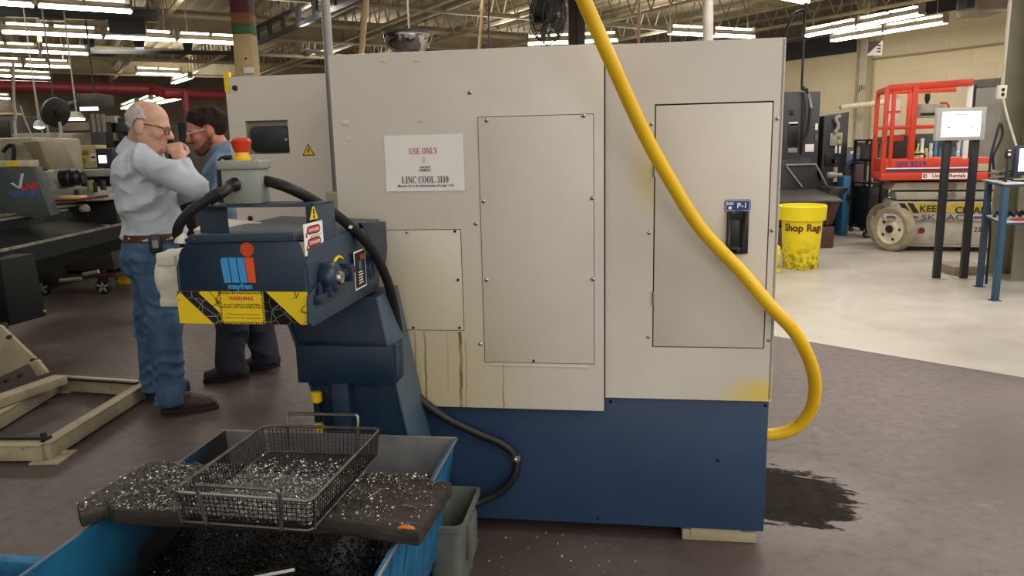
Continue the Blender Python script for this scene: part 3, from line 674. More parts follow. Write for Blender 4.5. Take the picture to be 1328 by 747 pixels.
def hop_bed(b):
    k = 24
    vs = [mW((bx0-.02+(bx1-bx0+.04)*i/k, by0-.03+(by1-by0+.06)*j/k, heap(i/k, j/k))) for j in range(k+1) for i in range(k+1)]
    b.add(vs, [(j*(k+1)+i, j*(k+1)+i+1, (j+1)*(k+1)+i+1, (j+1)*(k+1)+i) for j in range(k) for i in range(k)])
def hop_pt():
    i, j = RNG.uniform(0, 1, 2); return mW((bx0-.02+(bx1-bx0+.04)*i, by0-.03+(by1-by0+.06)*j, heap(i, j)+RNG.uniform(0, .012)))
tag(chips(hop_pt, 9000, .007, M_chipd, 'metal_chips', extra=hop_bed), 'dark heap of metal chips filling the blue hopper', 'metal chips', kind='stuff')

# ------------------------------------------------------------------ plank
PZ = .600
def wood():
    n = NT('oily_plank'); f = n.noise(5, detail=6, stretch=(1, 9, 9), dist=.6); col = n.ramp(f, [(.3, '#1d1815'), (.55, '#332b26'), (.75, '#4a4038')])
    n.base(n.mix(n.rng(n.noise(7, detail=5), .52, .7), col, lin('#2a231e'))); n.rough(.62); n.bump(f, .5, .006); return n.m
top = [(99, 652), (193, 598), (262, 601), (554, 617), (551, 622), (586, 624), (543, 688), (434, 673), (220, 664), (146, 660), (139, 653), (103, 665)]
P3 = [mZ(x, y, PZ) for x, y in top]
pk = thing('wooden_plank', 'dark oily wooden plank lying across the blue hopper', 'plank', mW((-1.5, -.75, PZ-.044)), MROT)
b = mb(); b.extr(P3, (0, 0, -.044)); b.build('board', wood(), pk, .006, seg=2)
e0, e1 = mZ(514, 683, PZ), mZ(541, 686, PZ)
b = mb(); b.extr([(e0[0], e0[1]-.0, PZ-.006), (e0[0]+.012, e0[1]-.005, PZ+.0015), (e1[0]-.006, e1[1]-.002, PZ+.0015), (e1[0], e1[1]-.002, PZ-.012), (e0[0]+.03, e0[1]-.004, PZ-.022)], (0, .004, 0))
b.extr([(e0[0]+.004, e0[1]-.004, PZ+.0015), (e1[0]-.004, e1[1]-.0, PZ+.0015), (e1[0]-.012, e1[1]+.012, PZ+.0015), (e0[0]+.014, e0[1]+.012, PZ+.0015)], (0, 0, -.008))
o = b.build('broken_corner', pm('fresh_orange_wood', '#c9741f', .6, var=.2, scale=20, stretch=(1, 6, 6)), pk, .002); o['label'] = 'fresh orange splintered edge'
# chips lying on it, thickest near the basket
poly2 = [(p[0], p[1]) for p in P3]
def inside(x, y, P):
    c = False; j = len(P)-1
    for i in range(len(P)):
        if (P[i][1] > y) != (P[j][1] > y) and x < (P[j][0]-P[i][0])*(y-P[i][1])/(P[j][1]-P[i][1])+P[i][0]: c = not c
        j = i
    return c
xa, xb_ = min(p[0] for p in poly2), max(p[0] for p in poly2); ya, yb_ = min(p[1] for p in poly2), max(p[1] for p in poly2)
def plank_pt():
    for _ in range(40):
        x, y = RNG.uniform(xa, xb_), RNG.uniform(ya, yb_)
        d = math.exp(-((x+1.56)/.24)**2)*1.1+math.exp(-((x+1.12)/.12)**2-((y+.60)/.18)**2)
        if inside(x, y, poly2) and RNG.uniform() < d*.9+.05: return mW((x, y, PZ+RNG.uniform(.001, .006)))
tag(chips(plank_pt, 7000, .0058, M_chip, 'metal_chips'), 'bright steel chips scattered over the oily plank', 'metal chips', kind='stuff')
b = MB()
for a_, c_ in (((475, 647), (497, 634)), ((452, 640), (470, 628)), ((520, 655), (541, 660))):
    b.tube([mW(mZ(a_[0], a_[1], PZ+.004)), mW(mZ((a_[0]+c_[0])/2+2, (a_[1]+c_[1])/2-2, PZ+.008)), mW(mZ(c_[0], c_[1], PZ+.004))], .0014, 5)
tag(b.build('wire_offcut', M_steel, None), 'thin bright wire slivers on the plank right of the basket', 'wire', kind='stuff')

# ------------------------------------------------------------------ wire basket
RZ, BZ = .686, .606
R4 = [mZ(x, y, RZ) for x, y in ((221, 638), (403, 650), (493, 556), (343, 552))]
cxm = sum(p[0] for p in R4)/4; cym = sum(p[1] for p in R4)/4
B4 = [(p[0]+(cxm-p[0])*.04, p[1]+(cym-p[1])*.03, BZ) for p in R4]
bk = thing('wire_basket', 'rectangular steel wire mesh basket with two loop handles on the plank', 'basket', mW((cxm, cym, BZ-.006)), MROT)
M_wire = pm('dark_steel_wire', '#4c4946', .42, .85, var=.25, scale=40); M_rod = pm('worn_steel_rod', '#918c84', .36, .9, var=.2, scale=25)
V = Vector
def lerp(a, c, t): return V(a)+(V(c)-V(a))*t
def rcorner(Q, r=.02, k=4):
    out = []
    for i in range(4):
        p, a, c = V(Q[i]), V(Q[i-1]), V(Q[(i+1) % 4]); u = p+(a-p).normalized()*r; w = p+(c-p).normalized()*r
        out += [u*(1-t)**2+p*2*t*(1-t)+w*t*t for t in [j/k for j in range(k+1)]]
    return out
b = mb(); rw = .00125
for i in range(4):
    a, c, e, f = R4[i], R4[(i+1) % 4], B4[(i+1) % 4], B4[i]
    n = int((V(c)-V(a)).length/.0125)
    for j in range(1, n): b.tube([lerp(a, c, j/n)+V((0, 0, RNG.uniform(-.001, .001))), lerp(f, e, j/n)], rw, 4)
for j in range(1, 7):
    q = [lerp(R4[i], B4[i], j/7) for i in range(4)]; b.tube(rcorner(q, .015), rw, 4, closed=True)
for (a, c, d_, e) in ((B4[0], B4[1], B4[3], B4[2]), (B4[1], B4[2], B4[0], B4[3])):
    n = int((V(c)-V(a)).length/.0125)
    for j in range(1, n): b.tube([lerp(a, c, j/n), lerp(d_, e, j/n)], rw, 4)
b.build('wire_mesh', M_wire, bk, ang=60)
b = mb(); b.tube(rcorner(R4, .025), .0048, 8, closed=True); b.build('rim', M_rod, bk)
b = mb(); b.tube(rcorner(B4, .02), .003, 8, closed=True); b.build('bottom_ring', M_rod, bk)
for i in range(4):
    p, q = lerp(R4[i], R4[(i+1) % 4], .04), lerp(B4[i], B4[(i+1) % 4], .04)
    b = mb(); o_ = (p-V((cxm, cym, p.z))).normalized()*.004; b.tube([p+o_, q+o_, q+o_+V((0, 0, -.004))], .0032, 8); b.build('corner_post', M_rod, bk)
def handle(i, t0, t1, h, out):
    a, c, e, f = R4[i], R4[(i+1) % 4], B4[(i+1) % 4], B4[i]
    o_ = ((V(a)+V(c))/2-V((cxm, cym, RZ))).normalized()*.007
    p0, p1, q0, q1 = lerp(a, c, t0), lerp(a, c, t1), lerp(f, e, t0+.01), lerp(f, e, t1-.01)
    up_ = V((0, 0, h))+o_*out
    pts = [q0+o_, p0+o_, p0+o_+up_*.78, lerp(p0+o_+up_, p1+o_+up_, .03), lerp(p0+o_+up_, p1+o_+up_, .1), lerp(p0+o_+up_, p1+o_+up_, .9), lerp(p0+o_+up_, p1+o_+up_, .97), p1+o_+up_*.78, p1+o_, q1+o_]
    b = mb(); b.tube(smooth_path(pts, 5), .005, 8); b.build('handle', M_rod, bk)
handle(0, .22, .80, .03, 1.0); handle(2, .2, .81, .036, 1.0)
def bask_pt():
    for _ in range(30):
        s_, t_ = RNG.uniform(.02, .98, 2)
        if RNG.uniform() < 1.15-1.25*t_: return mW(tuple(lerp(lerp(B4[0], B4[1], s_), lerp(B4[3], B4[2], s_), t_)+V((0, 0, .004+RNG.uniform(0, .02)*(1-t_)))))
def bask_bed(b):
    k = 14; vs = []
    for j in range(k+1):
        for i in range(k+1):
            q = lerp(lerp(B4[0], B4[1], .02+.96*i/k), lerp(B4[3], B4[2], .02+.96*i/k), .02+.6*j/k); vs.append(mW((q.x, q.y, q.z+.004+.012*(1-j/k)+RNG.uniform(-.001, .002))))
    b.add(vs, [(j*(k+1)+i, j*(k+1)+i+1, (j+1)*(k+1)+i+1, (j+1)*(k+1)+i) for j in range(k) for i in range(k)])
tag(chips(bask_pt, 8000, .0056, M_chip, 'metal_chips', extra=bask_bed), 'small steel chips lying inside the wire basket', 'metal chips', kind='stuff')

# ------------------------------------------------------------------ grey bucket
M_bucket = pm('grey_plastic', '#62655f', .5, var=.15, scale=9, spots=('#3e3c36', 14, .64))
bc_ = mY(589, 690, -.22); kx = bc_[0]+.012; ky = -.30
buc = thing('bucket', 'grey plastic bucket on the floor between hopper and machine base', 'bucket', mW((kx, ky, 0)), MROT)
def ringpts(w, d, z, r=.03): return [(kx+x, ky+y, z) for x, y, _ in rrect(w, d, r, 4)]
b = mb(); rings = [ringpts(.12, .25, 0), ringpts(.135, .29, .27), ringpts(.155, .31, .272), ringpts(.155, .31, .255), ]
pr = [ringpts(.105, .22, 0), ringpts(.13, .29, .255), ringpts(.155, .315, .255), ringpts(.158, .318, .275), ringpts(.135, .295, .278), ringpts(.125, .28, .25), ringpts(.1, .21, .01)]
n_ = len(pr[0]); vs = [p for r_ in pr for p in r_]
b.add(vs, [(i*n_+j, i*n_+(j+1) % n_, (i+1)*n_+(j+1) % n_, (i+1)*n_+j) for i in range(len(pr)-1) for j in range(n_)]+[tuple(range(n_-1, -1, -1)), tuple(range((len(pr)-1)*n_, len(pr)*n_))])
b.build('pail', M_bucket, buc)
b = mb(); b.box(kx+.06, kx+.082, ky-.05, ky+.05, .1, .24); b.build('grip', M_bucket, buc, .006)

# yellow and black drain valve beside the conveyor foot
v = mY(412, 535, -.29)
vt = thing('drain_valve', 'small yellow and black valve standing behind the basket', 'valve', mW((v[0], -.29, 0)), MROT)
b = mb(); b.cyl((v[0], -.29, 0), (v[0], -.29, .42), .012); b.box(v[0]-.03, v[0]+.03, -.32, -.26, 0, .01); b.build('stand', M_black, vt)
zt = mY(412, 515, -.29)[2]; b = mb(); b.cyl((v[0], -.29, zt-.09), (v[0], -.29, zt), .013)
b.build('black_sleeve', M_black, vt)
for zz in (zt, zt-.12):
    b = mb(); b.lathe([(.014, -.02), (.02, -.015), (.02, .015), (.014, .02)], (v[0], -.29, zz), (0, 0, 1), 12); b.build('yellow_collar', M_yellow, vt)

b = MB(); b.tube([mW(mZ(330, 748, .43)), mW(mZ(383, 738, .44))], .010, 8); tag(b.build('steel_bar', M_steel, None), 'short bright bar sticking out of the dark chips at the bottom edge', 'bar')

def floor_pt():
    return tuple(G(RNG.uniform(600, 840), RNG.uniform(690, 745), RNG.uniform(.002, .004)))
tag(chips(floor_pt, 90, .007, M_chip, 'metal_chips'), 'few bright metal chips strewn on the floor before the blue base', 'metal chips', kind='stuff')
# ------------------------------------------------------------------ floor
def floor_dark():
    n = NT('dark_shop_floor'); p = n.pos(); x, y, z = n.xyz(p)
    f = n.noise(1.1, p, 6, .6); g = n.noise(16, p, 5, .65)
    col = n.ramp(f, [(.3, '#463b37'), (.5, '#544945'), (.72, '#655a55')])
    col = n.mix(n.math('MULTIPLY', n.rng(g, .52, .75), .35), col, lin('#2f2826'))
    col = n.mix(n.math('MULTIPLY', n.rng(n.noise(3.3, p, 7, .72), .60, .72), .35), col, lin('#8e8580'))
    # spilled coolant beside the machine, ragged along its run
    c = G(1000, 640); u = (G(1110, 655)-c); L = float(np.linalg.norm(u[:2])); u = u/L
    cx = n.math('SUBTRACT', x, float(c[0])); cy = n.math('SUBTRACT', y, float(c[1]))
    su = n.math('ADD', n.math('MULTIPLY', cx, float(u[0])), n.math('MULTIPLY', cy, float(u[1])))
    sv = n.math('ADD', n.math('MULTIPLY', cx, float(-u[1])), n.math('MULTIPLY', cy, float(u[0])))
    pc = n.new('ShaderNodeCombineXYZ'); n.put(pc.inputs[0], n.math('MULTIPLY', su, 2.6)); n.put(pc.inputs[1], n.math('MULTIPLY', sv, 13.)); puv = pc.outputs[0]
    r1 = n.math('MULTIPLY', n.math('SUBTRACT', n.noise(1, puv, 8, .72), .5), 3.2)
    r2 = n.math('MULTIPLY', n.math('SUBTRACT', n.noise(30, p, 3, .6), .5), .5)
    e = n.math('ADD', n.math('POWER', n.math('DIVIDE', n.math('SUBTRACT', su, L*.1), L*.95), 2.), n.math('POWER', n.math('DIVIDE', n.math('SUBTRACT', sv, .0), .30), 2.))
    e = n.math('ADD', n.math('ADD', e, r1), r2)
    wet = n.rng(e, .95, .82)
    glint_halo = n.math('MULTIPLY', n.rng(e, 2.6, 1.0), .3)  # paler ring round the spill paints bright glints into the colour
    col = n.mix(glint_halo, col, lin('#8a817b')); col = n.mix(wet, col, lin('#1f1813'))
    n.base(col)
    r = n.rng(f, .3, .7, .38, .55); r = n.math('MULTIPLY', r, n.rng(g, .3, .8, .8, 1.25)); n.rough(n.math('ADD', n.math('MULTIPLY', r, n.rng(wet, 0, 1, 1, 1.25)), .02))
    n.put(n.b.inputs['Specular IOR Level'], n.rng(wet, 0, 1, .5, .06)); n.bump(n.math('ADD', n.math('MULTIPLY', n.noise(55, p, 4), .4), n.noise(9, p, 5)), .18, .006)
    return n.m
b = MB(); b.flat([(-22, -4, 0), (16, -4, 0), (16, 36, 0), (-22, 36, 0)])
struct(b.build('floor', floor_dark(), None, origin=(0, 0, 0)))
def floor_light():
    n = NT('pale_epoxy_floor'); p = n.pos(); f = n.noise(.7, p, 5, .6)
    col = n.ramp(f, [(.3, '#9a948a'), (.5, '#aba59b'), (.7, '#b8b2a8')]); col = n.mix(n.math('MULTIPLY', n.rng(n.noise(2.2, p, 7, .7), .58, .75), .4), col, lin('#8b8378'))
    n.base(col); n.rough(n.rng(n.noise(4, p, 4), .3, .7, .3, .45)); return n.m
e1, e2 = G(1010, 437), G(1328, 490); d = e2-e1; A = e1-d*.02; Bp = e1+d*3.2
back = np.array([-.515, .857, 0])
A2 = A+back*20; B2 = np.array([15.9, 24, 0])
b = MB(); b.extr([tuple(A)[:2]+(.002,), tuple(Bp)[:2]+(.002,), (15.9, 3, .002), tuple(B2)[:2]+(.002,), tuple(A2)[:2]+(.002,)], (0, 0, -.0015))
struct(b.build('floor_pale', floor_light(), None, origin=(0, 0, 0)))
M_line = pm('floor_line_yellow', '#b9a04a', .5, var=.2, scale=8)
for i, (a, c, w) in enumerate((((1060, 305), (1172, 309), .07), ((1060, 280), (1160, 283), .06))):
    p, q = G(*a), G(*c); d_ = (q-p)/np.linalg.norm(q-p); nn = np.array([-d_[1], d_[0], 0])*w/2
    b = MB(); b.extr([tuple(p-nn)[:2]+(.003,), tuple(q-nn)[:2]+(.003,), tuple(q+nn)[:2]+(.003,), tuple(p+nn)[:2]+(.003,)], (0, 0, -.0008))
    tag(b.build('trim_%d' % (i+1), M_line, None), 'faded yellow line', 'floor line', kind='structure'); 
# ------------------------------------------------------------------ building grid
UX, UY = np.array([math.cos(math.radians(31)), math.sin(math.radians(31)), 0]), np.array([-.515, .857, 0])
def gm_(o): return Matrix(((UX[0], UY[0], 0, o[0]), (UX[1], UY[1], 0, o[1]), (0, 0, 1, o[2]), (0, 0, 0, 1)))
wp = np.array([8.33, 16.43, 0.])              # a point of the block wall
def block():
    n = NT('cream_block_wall'); mp = n.new('ShaderNodeMapping'); n.put(mp.inputs[0], n.obj()); 
    sx = n.xyz(n.obj()); cb = n.new('ShaderNodeCombineXYZ'); n.put(cb.inputs[0], sx[1]); n.put(cb.inputs[1], sx[2])
    br_ = n.new('ShaderNodeTexBrick'); n.put(br_.inputs['Vector'], cb.outputs[0]); br_.inputs['Scale'].default_value = 1.; br_.inputs['Brick Width'].default_value = .8; br_.inputs['Row Height'].default_value = .36
    br_.inputs['Mortar Size'].default_value = .006; br_.inputs['Color1'].default_value = lin('#c9bb9a'); br_.inputs['Color2'].default_value = lin('#cfc2a2'); br_.inputs['Mortar'].default_value = lin('#c0b28f')
    n.base(n.mix(n.math('MULTIPLY', n.rng(n.noise(.8, detail=4), .45, .7), .25), br_.outputs[0], lin('#b5a684'))); n.rough(.6); return n.m
M_block = block()
WMX = gm_(wp)
WH = 3.42
b = MB(); b.M = WMX; b.box(0, .3, -9, .92, 0, WH+.55); b.box(0, .3, .92, 18, 0, WH); struct(b.build('wall_right', M_block, None, origin=tuple(wp)))
b = MB(); b.M = WMX; b.box(-.03, .28, .92, 18, WH, WH+.42); b.box(.1, .3, -9, .92, WH+.55, WH+.9)
tag(b.build('trim_3', pm('dark_beam_paint', '#23252b', .55, var=.2), None), 'dark steel beam along the top of the block wall', 'beam', kind='structure')
b = MB(); b.M = WMX; b.box(-.035, 0, -9, .92, 3.20, 3.24); struct(b.build('trim_4', pm('wall_joint', '#8e8262', .6), None))
# column J37
cj = at(1183, 120, 16.0)
M_colp = pm('pale_column_paint', '#b7ae98', .5, var=.08, scale=4)
jc = thing('steel_column', 'pale steel column marked J37 against the block wall', 'column', WMX @ Vector((-.10, .80, 0)), math.radians(31))
b = MB(); b.M = WMX
b.box(-.22, -.02, .70, .716, 0, 4.4); b.box(-.22, -.02, .95, .966, 0, 4.4); b.box(-.13, -.115, .716, .95, 0, 4.4); b.build('flanges', M_colp, jc)
lm = WMX @ Matrix.Translation((-.135, .835, 2.62)) @ Matrix(((0, 0, -1, 0), (-1, 0, 0, 0), (0, 1, 0, 0), (0, 0, 0, 1)))
text('J37', .14, lm, M_ink, jc, bold=.02)
# block niche and ledge below the wall band
l0 = at(1093, 139, 17.2); l1 = at(1152, 132, 15.6)
lt = thing('ledge_rail', 'long pale ledge rail along the block wall behind the red lift', 'light', l0, math.radians(121))
b = MB(); b.tube([l0, l1], .055, 10); b.build('tube', pm('unlit_tube', '#e3dcc4', .4), lt)
b = MB(); dv = Vector(l1-l0).normalized(); b.tube([Vector(l0)-dv*.06, Vector(l0)], .05, 10); b.build('end_cap', M_dark, lt)
# ceiling: ribbed deck and open web joists
CZ = 4.75
M_deck = pm('roof_deck', '#a1967c', .7, var=.12, scale=.8, spots=('#8a7f66', 2, .6)); M_joist = pm('joist_paint', '#a1957a', .6, var=.15, scale=3)
CM = gm_(np.array([0, 10, 0]))
b = MB(); b.M = CM
x = -22.
while x < 22:
    b.add([(x, -14, CZ), (x, 34, CZ), (x+.16, 34, CZ), (x+.16, -14, CZ), (x+.2, -14, CZ+.06), (x+.2, 34, CZ+.06), (x+.36, 34, CZ+.06), (x+.36, -14, CZ+.06), (x+.4, -14, CZ), (x+.4, 34, CZ)],
          [(0, 1, 2, 3), (3, 2, 5, 4), (4, 5, 6, 7), (7, 6, 9, 8)]); x += .4
struct(b.build('ceiling', M_deck, None, origin=(0, 0, CZ)))
def joist_bm(L=26., h=.62):
    b = MB(); b.box(-.05, .05, 0, L, h-.05, h); b.box(-.045, .045, 0, L, 0, .05)
    y = 0; st = .55
    while y < L-st:
        b.tube([(0, y, .03), (0, y+st/2, h-.03), (0, y+st, .03)], .016, 5); y += st
    return b
jl = ['open web steel roof joist crossing high above the shop floor']
b = joist_bm(); b.M = None
b.v = [tuple(CM @ Vector((-17, -2, 3.98)) + (CM.to_3x3() @ Vector(v))) for v in b.v]
j0 = b.build('roof_joist', M_joist, None); tag(j0, jl[0], 'joist', 'open web roof joists', kind='structure')
base = j0.matrix_world.copy()
for k in range(1, 17):
    c = j0.copy(); COL.objects.link(c); c.matrix_world = Matrix.Translation(Vector(UX)*k*2.0) @ base
# cross girders, pipes
def girder(p, q, w, h, name, mt, label, cat):
    d_ = Vector(q)-Vector(p); M_ = plane_M(p, d_, (0, 0, 1)); L = d_.length
    b = MB(); b.M = M_; b.box(0, L, -h/2, -h/2+.03, -w/2, w/2); b.box(0, L, h/2-.03, h/2, -w/2, w/2); b.box(0, L, -h/2+.03, h/2-.03, -.02, .02); 
    return tag(b.build(name, mt, None), label, cat, kind='structure')
for t_, z in ((9, 4.2), (18, 4.2)):
    p = CM @ Vector((-20, t_, z)); q = CM @ Vector((9.0, t_, z)); girder(p, q, .25, .5, 'roof_girder', M_joist, 'main roof girder crossing under the joists', 'girder')
# wall far behind on the left
M_far = pm('far_shop_wall', '#6e6355', .7, var=.25, scale=.5, spots=('#4b443c', 1.2, .55))
b = MB(); b.M = CM; b.box(-34, 12, 22, 22.3, 0, 5.2); struct(b.build('wall_back', M_far, None, origin=(0, 30, 0)))
b = MB(); b.M = CM; b.box(-21.3, -21, -10, 22, 0, 5.2); struct(b.build('wall_left', M_far, None, origin=(-18, 10, 0)))

# ------------------------------------------------------------------ fluorescent fixtures
M_tube = em('lit_tube', '#fff6e4', 16.); M_slot = em('lit_reflector_slot', '#fff0d2', 5.); M_refl = pm('fixture_metal', '#8f8874', .5, var=.1)
def fixture(p, q, label, group=None, parts=True, name='ceiling_light', rh=.15, hang=True):
    p, q = Vector([float(x) for x in p]), Vector([float(x) for x in q]); d_ = q-p; L = d_.length
    t_ = thing(name, label, 'light', (p+q)/2, math.atan2(d_.y, d_.x), group or 'lit ceiling tube lights')
    M_ = plane_M(p, d_, Vector((0, 0, 1)).cross(d_)); 
    b = MB(); b.M = M_; b.box(.02, L-.02, -.055, .055, .03, .05+rh*.25)
    for s_ in (-1, 1):
        b.hexa([(.02, s_*.12-.004, .015), (L-.02, s_*.12-.004, .015), (L-.02, s_*.12+.004, .015), (.02, s_*.12+.004, .015), (.02, s_*.06-.004, rh*.5), (L-.02, s_*.06-.004, rh*.5), (L-.02, s_*.06+.004, rh*.5), (.02, s_*.06+.004, rh*.5)])
    b.build('reflector', M_refl, t_)
    for s_ in (-1, 1):
        b = MB(); b.M = M_; b.cyl((.015, s_*.05, 0), (L-.015, s_*.05, 0), .021, n=8); b.build('tube', M_tube, t_)
    b = MB(); b.M = M_
    for k in range(2): x0 = L*(.06+.46*k); b.box(x0, x0+L*.40, -.05, .05, rh*.78, rh*.95)
    b.build('uplight_slot', M_slot, t_)
    for x0 in (0, L-.03):
        b = MB(); b.M = M_; b.box(x0, x0+.03, -.07, .07, -.01, rh+.02); b.build('end_bracket', M_refl, t_)
    if hang:
        b = MB(); b.M = M_
        for x0 in (L*.15, L*.85): b.cyl((x0, 0, rh), (x0, 0, CZ-p.z), .006, n=5)
        b.build('hanger', M_refl, t_)
    return t_
LZ = 3.45
def row(pxs, slope_pts, z, labels):
    (xa, ya), (xb, yb) = slope_pts; f_ = lambda x: ya+(yb-ya)*(x-xa)/(xb-xa)
    for (x0, x1), l in zip(pxs, labels): fixture(G(x0, f_(x0), z), G(x1, f_(x1), z), l)
row([(-80, 45), (48, 172)], ((0, 4), (170, 15)), LZ, ['lit tube light cut by the top left corner, nearest row', 'lit tube light at top left, right end of the nearest row'])
row([(-92, -1), (1, 133), (135, 228), (230, 318)], ((0, 41), (303, 56)), LZ, ['lit tube light off the left edge of the second row', 'lit tube light at the left of the second row from the top', 'lit tube light in the middle of the second row from the top', 'lit tube light ending behind the yellow column in the second row'])
row([(-35, 51), (53, 115)], ((0, 65), (115, 70)), LZ, ['left lit tube light of the third row from the top', 'right lit tube light of the third row from the top'])
row([(-40, 29), (31, 92)], ((0, 83.5), (92, 87)), LZ, ['left lit tube light of the fourth row from the top', 'right lit tube light of the fourth row from the top'])
row([(-30, 15), (17, 67)], ((0, 98), (67, 101)), LZ, ['left lit tube light of the fifth row, just above the red pipe', 'right lit tube light of the fifth row, just above the red pipe'])
row([(-30, 12)], ((-30, 126), (12, 128)), LZ, ['small lit tube light at left edge below the red pipe'])
row([(176, 236)], ((176, 95), (236, 97)), LZ, ['single far tube light left of the yellow column'])
for x0, y0, x1, y1, l in ((160, 141, 178, 134, 'nearest of the bright far lights above the grey haired man'), (176, 137, 196, 129, 'second bright far light above the grey haired man'), (190, 133, 213, 126, 'third bright far light above the grey haired man'), (206, 134, 232, 128, 'farthest bright light above the gap between the two men'), (225, 108, 247, 101, 'lone slanted far light left of the cream cabinet')):
    fixture(at(x0, y0, 25), at(x1, y1, 23), l, hang=False)
row([(868, 921), (923, 977)], ((868, 43), (977, 48)), LZ, ['left half of the tube light above the cream machine top', 'right half of the tube light above the cream machine top'])
row([(684, 742), (744, 802)], ((684, 57), (802, 52)), 3.3, ['lit tube light behind the black fan', 'lit tube light right of the black post behind the hose'])
r0, r1 = G(1044, 47, 3.5), G(1196, 18, 3.5); rm = (r0+r1)/2
fixture(r0, rm, 'far half of the upper lit twin row on the right'); fixture(rm, r1, 'near half of the upper lit twin row on the right')
r0, r1 = G(1079, 53, 3.5), G(1227, 29, 3.5); rm = (r0+r1)/2
fixture(r0, rm, 'far half of the lower lit twin row on the right'); fixture(rm, r1, 'near half of the lower lit twin row on the right')
fixture(G(1012, -4, 3.6), G(1046, 3, 3.6), 'light fixture cut by the top edge above the machine corner')
# ------------------------------------------------------------------ people: smooth-union distance fields meshed with surface nets
def nv(v): return np.asarray(v, np.float32)
class SDF:
    def __init__(s): s.p = []
    def add(s, fn, lo, hi, k): s.p.append((fn, nv(lo), nv(hi), k)); return s
    def cone(s, a, b, ra, rb, k=.03, sq=None):
        a, b = nv(a), nv(b); r = max(ra, rb)
        def fn(P):
            d = b-a; t = np.clip(((P-a)@d)/max(1e-9, d@d), 0, 1); q = P-(a+t[..., None]*d)
            if sq is not None:                 # flatten along an axis: sq = (axis, factor)
                ax = nv(sq[0]); h = q@ax; q = q+ax*(h*(sq[1]-1))[..., None]
            return np.sqrt((q*q).sum(-1))-(ra+(rb-ra)*t)
        return s.add(fn, np.minimum(a, b)-r, np.maximum(a, b)+r, k)
    def chain(s, pts, rs, k=.03):
        for i in range(len(pts)-1): s.cone(pts[i], pts[i+1], rs[i], rs[i+1], k)
        return s
    def ell(s, c, r, R=None, k=.03):           # R rows: local axes
        c, r = nv(c), nv(r); R = nv(R) if R is not None else np.eye(3, dtype=np.float32); m = float(r.max())
        def fn(P):
            q = (P-c)@R.T; k0 = np.sqrt(((q/r)**2).sum(-1)); k1 = np.sqrt(((q/(r*r))**2).sum(-1)); return k0*(k0-1)/np.maximum(k1, 1e-6)
        return s.add(fn, c-m, c+m, k)
    def loft(s, keys, Fd, Rd, k=.03):          # keys: (x, y, z, half width across, half depth), z rising
        K = nv(keys); Fd, Rd = nv(Fd), nv(Rd); m = float(K[:, 3:].max())
        def fn(P):
            z = P[..., 2]; v = [np.interp(z, K[:, 2], K[:, i]) for i in (0, 1, 3, 4)]
            dx, dy = P[..., 0]-v[0], P[..., 1]-v[1]; u = dx*Rd[0]+dy*Rd[1]; w = dx*Fd[0]+dy*Fd[1]
            e = np.sqrt((u/v[2])**2+(w/v[3])**2); d = (e-1)*np.minimum(v[2], v[3])
            return np.maximum(d, np.maximum(K[0, 2]-z, z-K[-1, 2]))
        lo = K[:, :3].min(0)-np.array([m, m, 0]); hi = K[:, :3].max(0)+np.array([m, m, 0]); return s.add(fn, lo, hi, k)
    def eval(s, lo, h, n):
        D = np.full(n, .25, np.float32); lo = nv(lo)
        for fn, a, b, k in s.p:
            i0 = np.clip(np.floor((a-k-3*h-lo)/h).astype(int), 0, np.array(n)-1); i1 = np.clip(np.ceil((b+k+3*h-lo)/h).astype(int)+1, 1, n)
            if (i1 <= i0).any(): continue
            g = np.stack(np.meshgrid(*[lo[i]+h*np.arange(i0[i], i1[i], dtype=np.float32) for i in range(3)], indexing='ij'), -1)
            d = fn(g).astype(np.float32); sl = tuple(slice(i0[i], i1[i]) for i in range(3)); A = D[sl]
            if k > 0:
                hh = np.clip(.5+.5*(A-d)/k, 0, 1); D[sl] = A*(1-hh)+d*hh-k*hh*(1-hh)
            else: D[sl] = np.minimum(A, d)
        return D
    def bounds(s): return np.min([p[1]-p[3] for p in s.p], 0)-.03, np.max([p[2]+p[3] for p in s.p], 0)+.03
def grid(lo, h, n): return np.stack(np.meshgrid(*[lo[i]+h*np.arange(n[i], dtype=np.float32) for i in range(3)], indexing='ij'), -1)
